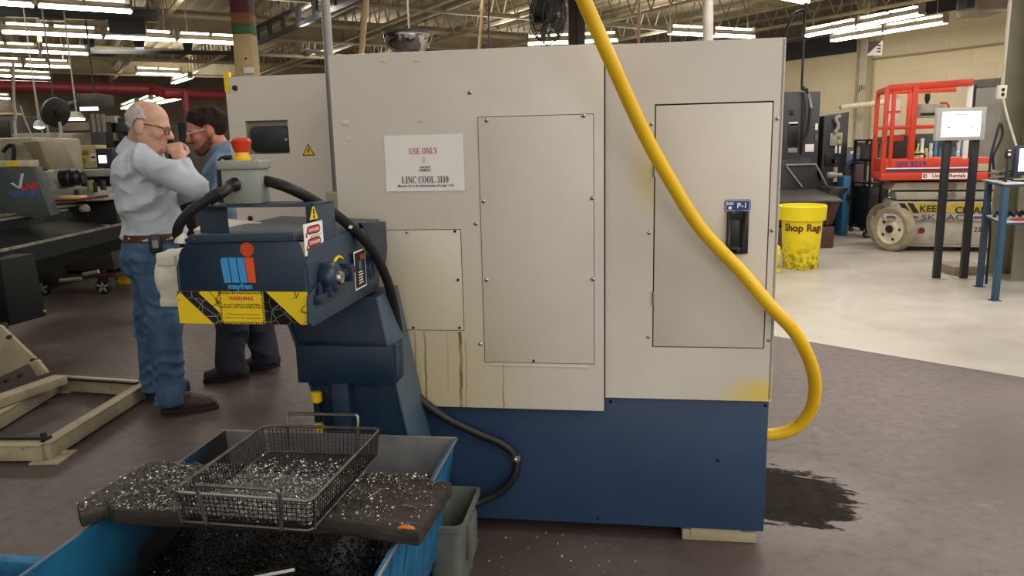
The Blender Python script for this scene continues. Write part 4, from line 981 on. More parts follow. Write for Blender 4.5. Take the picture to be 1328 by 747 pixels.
def surface_nets(D, lo, h):
    S = D < 0; n = np.array(D.shape)-1
    cnt = np.zeros(n, int)
    for dx in (0, 1):
        for dy in (0, 1):
            for dz in (0, 1): cnt += S[dx:dx+n[0], dy:dy+n[1], dz:dz+n[2]]
    act = np.argwhere((cnt > 0) & (cnt < 8)); idx = -np.ones(n, int); idx[tuple(act.T)] = np.arange(len(act))
    acc = np.zeros((len(act), 3)); w = np.zeros(len(act)); C = [(i, j, k) for i in (0, 1) for j in (0, 1) for k in (0, 1)]
    for a in range(8):
        for b in range(a+1, 8):
            ca, cb = np.array(C[a]), np.array(C[b])
            if abs(ca-cb).sum() != 1: continue
            da = D[tuple((act+ca).T)]; db = D[tuple((act+cb).T)]; m = (da < 0) != (db < 0)
            t = np.where(m, da/np.where(m, da-db, 1), 0); acc += np.where(m[:, None], ca+(cb-ca)*t[:, None], 0); w += m
    V_ = np.array(lo)+h*(act+acc/np.maximum(w, 1)[:, None]); F = []
    for ax in range(3):
        o1, o2 = [(1, 2), (2, 0), (0, 1)][ax]; e = np.zeros(3, int); e[ax] = 1
        sl0 = [slice(1, m) for m in n]; sl0[ax] = slice(0, n[ax]); 
        A = S[tuple(sl0)]; sl1 = list(sl0); sl1[ax] = slice(1, n[ax]+1); B = S[tuple(sl1)]
        q = np.argwhere(A != B); off = np.array([1, 1, 1]); off[ax] = 0; q = q+off
        d1 = np.zeros(3, int); d1[o1] = 1; d2 = np.zeros(3, int); d2[o2] = 1
        f = np.stack([idx[tuple((q-x).T)] for x in (0*d1, d1, d1+d2, d2)], 1)
        fl = S[tuple(q.T)]; f[~fl] = f[~fl][:, ::-1]; F.append(f)
    return V_, np.concatenate(F)
def mesh_sdf(name, D, lo, h, mt, parent, smooth=1, colr=None):
    v, f = surface_nets(D, lo, h)
    # keep quads valid, relax a little
    f = f[(f >= 0).all(1)]
    for _ in range(smooth):
        s_ = np.zeros_like(v); c = np.zeros(len(v))
        for a, b in ((0, 1), (1, 2), (2, 3), (3, 0)):
            np.add.at(s_, f[:, a], v[f[:, b]]); np.add.at(s_, f[:, b], v[f[:, a]]); np.add.at(c, f[:, a], 1); np.add.at(c, f[:, b], 1)
        v = v*.5+.5*s_/np.maximum(c, 1)[:, None]
    b = MB(); b.v = [tuple(x) for x in v]; b.f = [tuple(int(i) for i in x) for x in f]; b.mi = [0]*len(b.f)
    return b.build(name, mt, parent, ang=180)
def nrm(v): v = np.asarray(v, float); return v/np.linalg.norm(v)
def head_frame(fwd, tilt=0.):
    f = nrm(fwd); l = nrm(np.cross((0, 0, 1), f)); u = np.cross(f, l)
    if tilt: l, u = l*math.cos(tilt)+u*math.sin(tilt), u*math.cos(tilt)-l*math.sin(tilt)
    return np.array([f, l, u])
def head_prims(S, c, R, s, jaw=1.):
    p = lambda x, y, z: np.asarray(c)+s*(x*R[0]+y*R[1]+z*R[2])
    S.ell(p(-.008, 0, .028), (.100*s, .077*s, .09*s), R, .0)
    S.ell(p(.04, 0, -.03), (.056*s, .06*s, .078*s), R, .03)
    for q in (-1, 1):
        S.cone(p(-.01, q*.05, -.05), p(.062, q*.016, -.103), .03*s*jaw, .022*s*jaw, .03)
        S.cone(p(.086, q*.012, .014), p(.07, q*.05, .012), .012*s, .011*s, .015)
        S.ell(p(.06, q*.045, -.03), (.026*s, .022*s, .02*s), R, .02)
        S.ell(p(-.014, q*.083, -.010), (.024*s, .012*s, .036*s), R, .004)
        S.ell(p(-.004, q*.082, -.034), (.012*s, .009*s, .012*s), R, .004)
        S.ell(p(.083, q*.031, -.006), (.011*s, .013*s, .0105*s), R, .004)
        S.cone(p(.104, q*.011, -.040), p(.099, q*.012, -.042), .009*s, .007*s, .006)
    S.cone(p(.093, 0, .006), p(.116, 0, -.034), .009*s, .0125*s, .012)
    S.ell(p(.082, 0, -.062), (.016*s, .026*s, .009*s), R, .008)
    S.ell(p(.081, 0, -.076), (.015*s, .022*s, .008*s), R, .008)
    S.ell(p(.072, 0, -.105), (.02*s, .022*s, .016*s), R, .015)
    return p
def hand_prims(S, w, d, n, side, curl, s=1., spread=.1, thumb=None):
    # w wrist, d direction of the palm, n direction the palm faces, side = +1/-1 puts the thumb
    w, d, n = np.asarray(w, float), nrm(d), nrm(n); n = nrm(n-d*np.dot(n, d)); t = np.cross(n, d)*side
    S.cone(w, w+d*.03*s, .024*s, .028*s, .02)
    for q in (-.028, -.01, .01, .028): S.cone(w+d*.022*s+t*q*.5*s, w+d*.088*s+t*q*s, .016*s, .0125*s, .012)
    L = (.040, .046, .043, .034)
    for i, q in enumerate((.029, .010, -.009, -.028)):
        p = w+d*.088*s+t*q*s; a = 0.; dd = d+t*spread*(q/.03)
        for j, (ln, r0, r1) in enumerate(((L[i], .0105, .0095), (L[i]*.65, .0095, .0088), (L[i]*.5, .0088, .0075))):
            a += curl[j]; v = nrm(dd*math.cos(a)+n*math.sin(a)); e = p+v*ln*s; S.cone(p, e, r0*s, r1*s, .004); p = e
    p = w+d*.028*s+t*.024*s+n*.006*s
    for ln, r0, r1, v in ((.042, .0145, .0125, nrm(d*.6+t*.7+n*.45)), (.034, .0125, .0105, nrm(d*.9+t*.15+n*.5)), (.026, .0105, .009, nrm(d*.9-t*.25+n*.4))):
        v = thumb[0] if thumb is not None and ln == .034 else v
        e = p+np.asarray(v)*ln*s; S.cone(p, e, r0*s, r1*s, .006); p = e
def wrinkle(P, amp, sc, dirs, seed):
    r = np.random.default_rng(seed); out = np.zeros(P.shape[:-1], np.float32)
    for d in dirs:
        d = nv(nrm(d)); o = nv(nrm(np.cross(d, r.normal(size=3)))); ph = r.uniform(0, 6, 3)
        w = (P@d)*sc+1.3*np.sin((P@o)*sc*.45+ph[0])+.7*np.sin((P@o)*sc*.9+ph[2]); g = np.clip(np.sin((P@o)*sc*.28+(P@d)*sc*.17+ph[1])*.8+.35, 0, 1)
        out += g*(np.abs(np.sin(w*.5))-.6)
    return out*amp/len(dirs)**.5
def solid(S, h, noise=None, cut=None, grow=0.):
    lo, hi = S.bounds(); n = tuple(np.ceil((hi-lo)/h).astype(int)+1); D = S.eval(lo, h, n)-grow; P = grid(nv(lo), h, n)
    if noise is not None:
        m = np.abs(D) < .05; D[m] += noise(P[m])
    if cut is not None: D = np.maximum(D, cut(P))
    return D, lo
def skin_mat(name, c, c2, zcut=None):
    n = NT(name); n.base(n.mix(n.rng(n.noise(22, detail=4), .4, .7), lin(c), lin(c2))); n.rough(.5); n.b.inputs['Subsurface Weight'].default_value = .12
    n.b.inputs['Subsurface Radius'].default_value = (.01, .004, .002); n.b.inputs['Subsurface Scale'].default_value = .6; n.bump(n.noise(220), .1, .002); return n.m
def cloth_mat(name, c, c2, scale=5, fine=.15):
    n = NT(name); f = n.noise(scale, detail=5); n.base(n.mix(n.rng(f, .3, .7), lin(c), lin(c2))); n.rough(.85); n.b.inputs['Specular IOR Level'].default_value = .2; n.bump(n.noise(420, detail=2), fine, .002); return n.m
def boot(par, heel, toe, mt, sole_mt, hgt=.13, s=1., name='boot'):
    heel, toe = np.array(heel, float), np.array(toe, float); heel[2] = toe[2] = 0; d = nrm(toe-heel); L = np.linalg.norm(toe-heel); l = np.cross((0, 0, 1), d); p = lambda x, y, z: heel+d*x*L+l*y+np.array([0, 0, z])
    S = SDF(); S.cone(p(.14, 0, .05), p(.5, 0, .05), .04*s, .043*s, .03); S.cone(p(.5, 0, .048), p(.86, -.004, .045), .046*s, .038*s, .03); S.cone(p(.2, 0, .06), p(.23, 0, hgt), .044*s, .05*s, .04); S.cone(p(.3, 0, .1), p(.62, 0, .055), .036*s, .04*s, .04)
    D, lo = solid(S, .006, lambda P: wrinkle(P, .006, 90, [(d[0], d[1], .5)], 3), lambda P: np.maximum(.026-P[..., 2], P[..., 2]-hgt)); o = mesh_sdf(name, D, lo, .006, mt, par)
    b = MB(); ring = []
    for i in range(28):
        a = 2*pi*i/28; x = .5+.5*math.cos(a); wd = .046*s*(1.0 if x > .4 else .9)*(abs(math.sin(a))**.7)*math.copysign(1, math.sin(a)); ring.append(p(x*1.02-.01, wd, 0))
    b.extr([tuple(q) for q in ring], (0, 0, .028)); b.build('sole', sole_mt, o, .004)
    return o, p, L
def build_A():
    Y0 = 4.34
    J = lambda x, y, off=0.: at(x, y, Y0+off)
    ps = math.radians(22); F = np.array([math.cos(ps), math.sin(ps), 0]); R = np.array([math.sin(ps), -math.cos(ps), 0])
    foot = J(225, 527); t = thing('person', 'grey haired man in pale blue shirt and jeans standing with hand at his mouth', 'person', (foot[0], Y0, 0), ps)
    z = lambda y: float(J(200, y)[2])
    sk = skin_mat('fair_skin', '#c4957c', '#d3aa94'); shirt = cloth_mat('pale_blue_cotton', '#b9c1cd', '#c8cfd8', 4); denim = cloth_mat('blue_denim', '#37506e', '#567090', 9, .3)
    # joints
    hc = J(192, 163); Rh = head_frame((math.cos(.12), math.sin(.12), -.22)); hs = 1.14
    shR, elR, wrR = J(193, 212, -.17), J(254, 244, -.15), J(234, 209, -.06)
    shL, elL, wrL = J(172, 208, .20), J(222, 256, .28), J(254, 247, .02)
    nb = J(178, 190); hipR, knR, anR = J(196, 335, -.08), J(213, 420, -.10), J(221, 507, -.12)
    hipL, knL, anL = J(192, 335, .09), J(196, 415, .12), J(200, 498, .16)
    tor = [(*J(197, 345), .155, .13), (*J(197, 320), .168, .142), (*J(198, 300), .165, .145), (*J(192, 270), .19, .160), (*J(187, 240), .205, .168), (*J(184, 215), .205, .155), (*J(181, 198), .155, .115), (*J(180, 188), .08, .08)]
    tor = sorted(tor, key=lambda q: q[2])
    def limbs(S, g=0., arms=True, legs=True, hand=True):
        if arms:
            S.chain([shR, elR], [.068+g, .056+g], .05); S.chain([elR, wrR], [.052+g, .031+g*1.6], .02)
            S.chain([shL, elL], [.066+g, .052+g], .05); S.chain([elL, wrL], [.05+g, .031+g*1.6], .02)
        if legs:
            S.chain([hipR, knR, anR], [.088+g, .063+g, .045+g*1.5], .04); S.chain([hipL, knL, anL], [.088+g, .063+g, .045+g*1.5], .04)
        return S
    # skin: one continuous body
    S = SDF(); S.loft([(x, y, zz, a-.02, b_-.02) for x, y, zz, a, b_ in tor], F, R, .02); limbs(S, -.012)
    S.cone(J(179, 196), hc+hs*(-.03*Rh[0]-.05*Rh[2]), .062, .06, .03); p = head_prims(S, hc, Rh, hs)
    hd = nrm(J(221, 189, .02)-wrR)
    hand_prims(S, wrR, nrm(np.array([-.35, .25, .9])), np.array([-.55, .8, .0]), 1, (1.15, 1.35, .9), 1.12, .02)
    hand_prims(S, wrL, nrm(np.array([.85, -.5, .1])), np.array([-.4, -.8, .3]), 1, (.5, .7, .5), 1.0, .02)
    D, lo = solid(S, .0062); mesh_sdf('body', D, lo, .0062, sk, t, 1)
    # hair fringe
    S = SDF(); head_prims(S, hc, Rh, hs)
    def cut(P):
        q = (P-nv(hc))@nv(Rh).T/hs; top = q[..., 2]-(.072-.42*q[..., 0]); front = np.where(q[..., 2] < -.022, q[..., 0]+.034, q[..., 0]-(.012-.30*np.maximum(q[..., 2]-.01, 0)+.008*np.sin(q[..., 2]*60))); low = (-.062-.15*q[..., 0])-q[..., 2]
        earhole = 1-np.sqrt(((q[..., 0]+.010)/.034)**2+((q[..., 2]+.012)/.044)**2); earhole = earhole*.03
        return np.maximum.reduce([top, front, low, earhole*np.where(np.abs(q[..., 1]) > .05, 1, -1)])*hs
    D, lo = solid(S, .006, lambda P: wrinkle(P, .006, 120, [(0, .3, 1)], 5), cut, grow=.009); mesh_sdf('hair', D, lo, .006, cloth_mat('white_grey_hair', '#a9a29b', '#c8c2bb', 30), t)
    # shirt
    S = SDF(); tt = [q for q in tor if q[2] > z(306)]; S.loft([(*J(198, 309)[:2], z(309), .170, .150)]+[(x, y, zz, a, b_) for x, y, zz, a, b_ in tt[:-1]]+[(*J(180, 189)[:2], z(189), .092, .088)], F, R, .01)
    limbs(S, .012, legs=False); S.cone(J(197, 288, -.02), J(222, 290, .03), .09, .08, .06)
    cuffR = wrR+nrm(elR-wrR)*.03; cuffL = wrL+nrm(elL-wrL)*.03; hd_ = nv(hc)
    def cut(P):
        d1 = np.where(np.linalg.norm(P-nv(wrR), axis=-1) < .13, (P-nv(cuffR))@nv(nrm(wrR-elR)), -1); d2 = np.where(np.linalg.norm(P-nv(wrL), axis=-1) < .13, (P-nv(cuffL))@nv(nrm(wrL-elL)), -1)
        return np.maximum.reduce([d1, d2, z(309)-P[..., 2]])
    def fold(P):
        return wrinkle(P, .034, 34, [(.75, -.1, -.65), (.45, .3, -.85)], 2)+wrinkle(P, .016, 70, [(.5, .2, -1), (.9, 0, -.3)], 8)
    D, lo = solid(S, .0068, fold, cut); sh = mesh_sdf('shirt', D, lo, .0068, shirt, t, 1)
    S = SDF(); c0, c1 = J(177, 193), J(181, 184); S.cone(c0+(c0-c1)*.8, c1, .094, .076, 0)
    D, lo = solid(S, .006, None, lambda P: np.maximum.reduce([.068-np.linalg.norm((P-nv(c0))-((P-nv(c0))@nv(nrm(c1-c0)))[..., None]*nv(nrm(c1-c0)), axis=-1), (P-nv(c1))@nv(nrm(c1-c0)), -((P-nv(c0))@nv(nrm(c1-c0)))-.06])); mesh_sdf('collar', D, lo, .006, shirt, sh)
    # jeans
    S = SDF(); S.loft([(*J(197, 352)[:2], z(352), .165, .138), (*J(196, 330)[:2], z(330), .178, .152), (*J(198, 301)[:2], z(301), .166, .147)], F, R, .02)
    S.ell(J(180, 338), (.095, .15, .11), np.array([F, R, (0, 0, 1)]), .05)
    S.chain([hipR, knR, anR+np.array([0, 0, -.05])], [.108, .088, .083], .05); S.chain([hipL, knL, anL+np.array([0, 0, -.04])], [.105, .086, .08], .05)
    def fold(P):
        low = np.clip((z(400)-P[..., 2])*3, .25, 1.3); return wrinkle(P, .03, 42, [(.5, 0, 1), (-.5, .2, 1)], 4)*low+wrinkle(P, .013, 90, [(.2, .1, 1)], 6)
    D, lo = solid(S, .0068, fold, lambda P: np.maximum(P[..., 2]-z(303), .075-P[..., 2])); jn = mesh_sdf('jeans', D, lo, .0068, denim, t, 1)
    # back pocket seam
    # belt, buckle free; phone pouch on the hip
    b = MB(); n = 40
    def bring(r0, r1, zc, hh, name, mt):
        b = MB(); vs = []
        for k in range(n):
            a = 2*pi*k/n; base = J(198, 304)
            for rr, dz in ((r1, -hh), (r1, hh), (r0, hh), (r0, -hh)):
                q = np.array([base[0], base[1], zc])+F*math.cos(a)*(.149+rr)+R*math.sin(a)*(.168+rr)+np.array([0, 0, dz]); vs.append(tuple(q))
        b.add(vs, [(4*k+i, 4*k+(i+1) % 4, 4*((k+1) % n)+(i+1) % 4, 4*((k+1) % n)+i) for k in range(n) for i in range(4)]); return b.build(name, mt, t)
    bring(-.004, .010, z(305.5), .019, 'belt', pm('brown_leather_belt', '#5d3626', .5, var=.15, scale=30))
    ph = nrm(R*.97-F*.05); pc = np.array([*J(198, 304)[:2], z(312)])+F*.02+R*.178
    M_ = plane_M(pc, np.cross((0, 0, 1), R)*1., (0, 0, 1)); b = MB(); b.extr([(x, y, -.02) for x, y, _ in rrect(.066, .105, .018)], (0, 0, .045), M_); po = b.build('phone_pouch', M_black, t, .005)
    b = MB(); b.extr([(x, y, .025) for x, y, _ in rrect(.03, .045, .005)], (0, 0, .004), M_); b.build('clip', pm('pouch_emblem', '#8f9092', .4), po)
    # spectacles
    M_fr = pm('brown_spectacle_frame', '#3a2418', .4)
    g = MB()
    for q in (-1, 1):
        g.tube([p(-.02, q*.085, .006), p(.05, q*.081, .008), p(.098, q*.068, .004)], .0028, 6)
        g.tube([p(.103+.004*math.cos(a), q*.036+.029*math.cos(a)*1., -.006+.02*math.sin(a)) for a in [k*pi/8 for k in range(16)]], .0018, 6, closed=True)
    g.tube([p(.107, -.01, .004), p(.112, 0, .006), p(.107, .01, .004)], .002, 6); gl = g.build('spectacles', M_fr, t)
    ln = NT('spectacle_lens'); ln.b.inputs['Transmission Weight'].default_value = 1.; ln.b.inputs['IOR'].default_value = 1.03; ln.rough(.02)
    for q in (-1, 1):
        g = MB(); g.extr([tuple(p(.103, q*.036+.028*math.cos(k*pi/8), -.006+.019*math.sin(k*pi/8))) for k in range(16)], tuple(Rh[0]*.0015)); g.build('lens', ln.m, gl)
    M_boot = pm('brown_leather', '#45302a', .5, var=.2, scale=18); M_sole = pm('dark_sole', '#2b2521', .7, var=.2, scale=25)
    for (a, c) in ((G(209, 537), G(284, 529)), (G(190, 518), G(246, 505))):
        o, q, L = boot(t, a, c, M_boot, M_sole, .15)
        for k in range(4):
            x = .42+.08*k; b = MB(); b.tube([q(x, -.03, .105-.012*k-.01), q(x+.02, 0, .124-.017*k), q(x, .03, .105-.012*k-.01)], .003, 6); b.build('lace', pm('tan_lace', '#b99a6a', .7), o)
    return t
def build_B():
    Y0 = 4.93
    J = lambda x, y, off=0.: at(x, y, Y0+off)
    ps = math.radians(197); F = np.array([math.cos(ps), math.sin(ps), 0]); R = np.array([math.sin(ps), -math.cos(ps), 0])
    foot = J(320, 488); t = thing('person', 'dark haired bearded man in denim blue shirt and safety glasses beside the cream cabinet', 'person', (foot[0], Y0, 0), ps)
    z = lambda y: float(J(300, y)[2])
    sk = skin_mat('ruddy_skin', '#b5705a', '#c98770'); shirt = cloth_mat('chambray_blue', '#5d7893', '#7790a8', 6); pants = cloth_mat('dark_navy_twill', '#2a2b35', '#3a3b47', 6)
    hc = J(268, 169); Rh = head_frame((-.90, -.34, -.22)); hs = 1.12
    nb = J(292, 196); hipN, knN, anN = J(305, 345, -.10), J(302, 415, -.12), J(298, 470, -.10)
    hipF, knF, anF = J(318, 345, .09), J(334, 415, .12), J(345, 465, .16)
    shN, elN, wrN = J(290, 218, -.20), J(292, 272, -.23), J(282, 322, -.20)
    shF, elF, wrF = J(290, 216, .19), J(292, 270, .24), J(284, 320, .2)
    tor = sorted([(*J(308, 350), .15, .125), (*J(306, 318), .165, .14), (*J(301, 285), .17, .15), (*J(296, 250), .19, .15), (*J(294, 222), .205, .135), (*J(293, 205), .165, .105), (*J(291, 195), .08, .075)], key=lambda q: q[2])
    def arms(S, g):
        for a, e, w in ((shN, elN, wrN), (shF, elF, wrF)): S.chain([a, e], [.062+g, .05+g], .04); S.chain([e, w], [.047+g, .03+g*1.6], .02)
    def legs(S, g, gk=0.):
        for a, k, n_ in ((hipN, knN, anN), (hipF, knF, anF)): S.chain([a, k, n_], [.086+g, .062+g+gk, .045+g*1.4+gk], .04)
    S = SDF(); S.loft([(x, y, zz, a-.02, b_-.02) for x, y, zz, a, b_ in tor], F, R, .02); arms(S, -.012); legs(S, -.012)
    S.cone(J(290, 200), hc+hs*(-.03*Rh[0]-.05*Rh[2]), .06, .057, .03); p = head_prims(S, hc, Rh, hs)
    for w, e in ((wrN, elN), (wrF, elF)): hand_prims(S, w, nrm(w-e), np.array([.1, .9 if w is wrN else -.9, .2]), 1 if w is wrN else -1, (.35, .5, .4), 1.05, .06)
    D, lo = solid(S, .0065); mesh_sdf('body', D, lo, .0065, sk, t, 1)
    S = SDF(); head_prims(S, hc, Rh, hs); S.ell(hc+hs*(-.03*Rh[0]+.045*Rh[2]), (.093*hs, .08*hs, .08*hs), Rh, .02); S.cone(hc+hs*(.04*Rh[0]+.092*Rh[2]), hc+hs*(.062*Rh[0]+.078*Rh[2]), .022*hs, .014*hs, .03)
    def cut(P):
        q = (P-nv(hc))@nv(Rh).T/hs; hl = np.where(np.abs(q[..., 1]) > .04, .03, .075)
        line = np.maximum(q[..., 0]-(.012+1.25*(q[..., 2]-.01)), q[..., 0]-.1)
        ear = (1-np.sqrt(((q[..., 0]+.010)/.034)**2+((q[..., 2]+.014)/.046)**2))*.03
        return np.maximum.reduce([line, -.095-q[..., 2], np.where(np.abs(q[..., 1]) > .055, ear, -1)])*hs
    hr = lambda P: wrinkle(P, .013, 85, [(.3, .2, 1), (1, .3, .3)], 9)-.002
    D, lo = solid(S, .006, hr, cut, grow=.008); mesh_sdf('hair', D, lo, .006, cloth_mat('dark_brown_hair', '#1d1512', '#30231d', 40), t)
    S = SDF(); head_prims(S, hc, Rh, hs)
    def cut(P):
        q = (P-nv(hc))@nv(Rh).T/hs; low = q[..., 2]-np.interp(q[..., 0], [-.02, .02, .06, .09], [-.03, -.055, -.08, -.09]); back = -.012-q[..., 0]
        must = np.maximum(np.abs(q[..., 2]+.05)-.007, .075-q[..., 0]); must = np.maximum(must, np.abs(q[..., 1])-.03)
        return np.minimum(np.maximum.reduce([low, back, q[..., 0]*0-1]), must)*hs
    D, lo = solid(S, .0055, lambda P: wrinkle(P, .005, 150, [(1, .2, .4)], 3), cut, grow=.0045); mesh_sdf('beard', D, lo, .0055, cloth_mat('brown_stubble', '#5c4034', '#7d5a4a', 60), t)
    S = SDF(); S.loft([(*J(305, 325)[:2], z(325), .172, .148)]+[(x, y, zz, a+.004, b_+.004) for x, y, zz, a, b_ in tor if z(322) < zz < z(197)]+[(*J(291, 196)[:2], z(196), .09, .085)], F, R, .01); arms(S, .013)
    cuts = [(w+nrm(e-w)*.03, nrm(w-e), w) for w, e in ((wrN, elN), (wrF, elF))]
    def cut(P): return np.maximum.reduce([z(325)-P[..., 2]]+[np.where(np.linalg.norm(P-nv(w), axis=-1) < .13, (P-nv(c))@nv(d), -1) for c, d, w in cuts])
    D, lo = solid(S, .0075, lambda P: wrinkle(P, .032, 36, [(.5, .2, -.9), (-.6, .1, -.7)], 12), cut); sh = mesh_sdf('shirt', D, lo, .0075, shirt, t)
    S = SDF(); c0, c1 = J(291, 199), J(285, 189); ax = nrm(c1-c0); S.cone(c0, c1, .084, .08, 0)
    D, lo = solid(S, .0065, None, lambda P: np.maximum.reduce([.066-np.linalg.norm((P-nv(c0))-((P-nv(c0))@nv(ax))[..., None]*nv(ax), axis=-1), (P-nv(c1))@nv(ax), -((P-nv(c0))@nv(ax))-.03])); mesh_sdf('collar', D, lo, .0065, shirt, sh)
    b = MB(); pc = J(279, 232, -.16); b.extr([tuple(pc+F*.0+np.array([x, -.02, zz])) for x, zz in ((-.05, -.05), (.05, -.05), (.05, .05), (-.05, .05))], (0, .02, 0)); b.build('chest_pocket', shirt, sh, .003)
    S = SDF(); S.loft([(*J(308, 355)[:2], z(355), .165, .135), (*J(306, 322)[:2], z(322), .168, .145)], F, R, .02); legs(S, .026, .012)
    D, lo = solid(S, .0075, lambda P: wrinkle(P, .026, 40, [(.5, 0, 1), (-.4, .2, 1)], 14), lambda P: np.maximum(P[..., 2]-z(323), .07-P[..., 2])); mesh_sdf('trousers', D, lo, .0075, pants, t)
    M_fr = pm('clear_safety_plastic', '#c9ced3', .2); g = MB()
    for q in (-1, 1):
        g.tube([p(-.02, q*.085, .004), p(.05, q*.083, .006), p(.094, q*.07, .002)], .003, 6)
        g.tube([p(.108-.02*abs(math.cos(a)*.5+.5*q*q*0), q*.038+.032*math.cos(a), -.008+.023*math.sin(a)) for a in [k*pi/8 for k in range(16)]], .0022, 6, closed=True)
    g.tube([p(.104, -.008, 0), p(.112, 0, .004), p(.104, .008, 0)], .002, 6); gl = g.build('safety_glasses', M_fr, t)
    ln = NT('safety_lens'); ln.b.inputs['Transmission Weight'].default_value = 1.; ln.b.inputs['IOR'].default_value = 1.08; ln.rough(.03)
    for q in (-1, 1):
        g = MB(); g.extr([tuple(p(.100, q*.038+.031*math.cos(k*pi/8), -.008+.022*math.sin(k*pi/8))) for k in range(16)], tuple(Rh[0]*.0015)); g.build('lens', ln.m, gl)
    M_shoe = pm('dark_grey_suede', '#2c2a28', .75, var=.2, scale=20); M_sole = pm('black_sole', '#171615', .7, var=.15, scale=20)
    boot(t, G(324, 489), G(264, 497), M_shoe, M_sole, .13, 1.05, 'shoe'); boot(t, G(363, 474), G(314, 483), M_shoe, M_sole, .13, 1.05, 'shoe')
    return t
build_A(); build_B()
# ------------------------------------------------------------------ left side: floor frame, bar feeder, lathe, cart
def OB(px0, py0, px1, py1, Y, depth):      # corner coordinates of an upright box whose near face spans these sight lines at distance Y
    a, c = at(px0, py1, Y), at(px1, py0, Y); xs = sorted((a[0], c[0])); zs = sorted((a[2], c[2])); return xs[0], xs[1], Y, Y+depth, zs[0], zs[1]
M_dgreen = pm('dark_green_enamel', '#0f1715', .6, spec=.25, var=.25, scale=4, spots=('#1d2523', 10, .62))
M_grime = pm('grimy_black', '#1c1a18', .55, var=.4, scale=7, spots=('#3c362e', 14, .58))
M_charc = pm('charcoal_grey_enamel', '#3e4647', .45, var=.1, scale=4)
M_beige = pm('beige_machine_paint', '#b9b093', .5, var=.12, scale=5)
M_graym = pm('grey_machine_paint', '#9c9c8f', .5, var=.12, scale=6)
M_rustp = pm('worn_bright_rail', '#9a9388', .4, .6, var=.3, scale=12, spots=('#4b4339', 20, .58))

def beam(b, p, q, w, z0, z1):              # flat bar on the floor between two points
    p, q = np.array(p[:2]), np.array(q[:2]); d = nrm(q-p); n_ = np.array([-d[1], d[0]])*w/2; r = [p-n_, q-n_, q+n_, p+n_]
    b.hexa([(x, y, z0) for x, y in r]+[(x, y, z1) for x, y in r])
nc, rb, lb, nl = G(57, 574, .1), G(187, 495, .1), G(76, 488, .1), G(-90, 574, .1)
ll = G(-60, 567, .1)
ff = thing('floor_frame', 'low cream steel frame lying on the floor behind the grey haired man', 'frame', ((nc[0]+lb[0])/2, (nc[1]+lb[1])/2, 0))
for nm, p, q, w in (('side_rail', nc, rb, .055), ('cross_rail', rb, lb, .055), ('side_rail', lb, ll, .06), ('cross_rail', nl, nc, .055)):
    b = MB(); beam(b, p, q, w, .012, .088); beam(b, p, q, w+.012, .088, .1); b.build(nm, M_creampaint, ff, .004)
b = MB(); beam(b, rb+np.array([-.02, -.05, 0]), lb+np.array([0, -.05, 0]), .03, .1, .112); b.build('dark_strip', M_grime, ff)
b = MB(); beam(b, nl+np.array([0, .05, 0]), nc+np.array([0, .05, 0]), .035, .1, .114); b.cyl(tuple(nc+np.array([-.03, .05, .01])), tuple(nc+np.array([-.03, .05, .035])), .015); b.build('dark_strip', M_grime, ff)
for p in (nc, rb, lb):
    b = MB(); b.box(p[0]-.06, p[0]+.09, p[1]-.05, p[1]+.12, 0, .012); b.cyl((p[0]+.06, p[1]+.06, .012), (p[0]+.06, p[1]+.06, .03), .016, n=6); b.build('foot_plate', M_creampaint, ff, .002)
# bar feeder
FD = np.array([-.065, .998, 0]); FN = np.array([.998, .065, 0])
def FM(p): return Matrix(((FN[0], FD[0], 0, p[0]), (FN[1], FD[1], 0, p[1]), (0, 0, 1, 0), (0, 0, 0, 1)))
r1 = G(0, 286, .98); l1 = G(0, 325, .84)
La, Lb = float(r1@FN), float(l1@FN); fo = FN*Lb
def fl(l, y, z): return tuple(FN*l+FD*y+np.array([0, 0, z]))
bf = thing('bar_feeder', 'long dark green bar feeder with grey quick load box running away along the left', 'machine', FN*((La+Lb)/2)+FD*5.5, math.atan2(FN[1], FN[0]))
b = MB(); y0, y1 = 3.3, 8.0
prof = [(La-.35, .62), (La-.35, .98), (La-.01, .98), (La+.03, .965), (La+.05, .90), (Lb-.30, .82), (Lb-.05, .775), (Lb-.035, .83), (Lb, .83), (Lb, .70), (Lb-.12, .56)]
b.extr([fl(l, y0, z) for l, z in prof], tuple(FD*(y1-y0))); b.build('trough', M_dgreen, bf)
for l, z, w, mt in ((La-.02, .985, .028, M_rustp), (La-.12, .985, .02, M_rustp), (La-.2, .99, .03, M_grime), (Lb-.012, .836, .014, M_rustp)):
    b = MB(); b.extr([fl(l-w, y0, z-.01), fl(l+w, y0, z-.01), fl(l+w, y0, z+.008), fl(l-w, y0, z+.008)], tuple(FD*(y1-y0))); b.build('rail', mt, bf)
for k in range(3):
    b = MB(); b.cyl(fl(La-.06-.07*k, 4.2+k*.8, 1.01), fl(La-.05-.07*k, 8.4, 1.01), .012, n=8); b.build('bar_stock', M_rustp, bf)
# hanging chute and cast pedestal
Lc = float(G(60, 408, .325)@FN); yc0 = float(G(6, 423, .325)@FD); yc1 = float(G(60, 408, .325)@FD)
print('chute', La, Lb, Lc, yc0, yc1, 'lip depth', G(0, 325, .84))
b = MB(); b.hexa([fl(Lc-1.0, yc0, .325), fl(Lc-.06, yc0, .325), fl(Lc+.0, yc1, .315), fl(Lc-1.0, yc1, .315), fl(Lc-1.0, yc0, .80), fl(Lc-.06, yc0, .80), fl(Lc-.03, yc1, .80), fl(Lc-1.0, yc1, .80)])
b.build('hanging_chute', M_dgreen, bf, .004)
b = MB(); q_ = fl(Lc+.001, yc1-.03, .36); b.cyl(q_, (q_[0]+.012, q_[1], q_[2]), .01, n=6); b.build('bolt', M_graym, bf)
pd = [at(x, y, 4.75) for x, y in ((-70, 405), (2, 424), (47, 467), (0, 489), (-70, 515))]
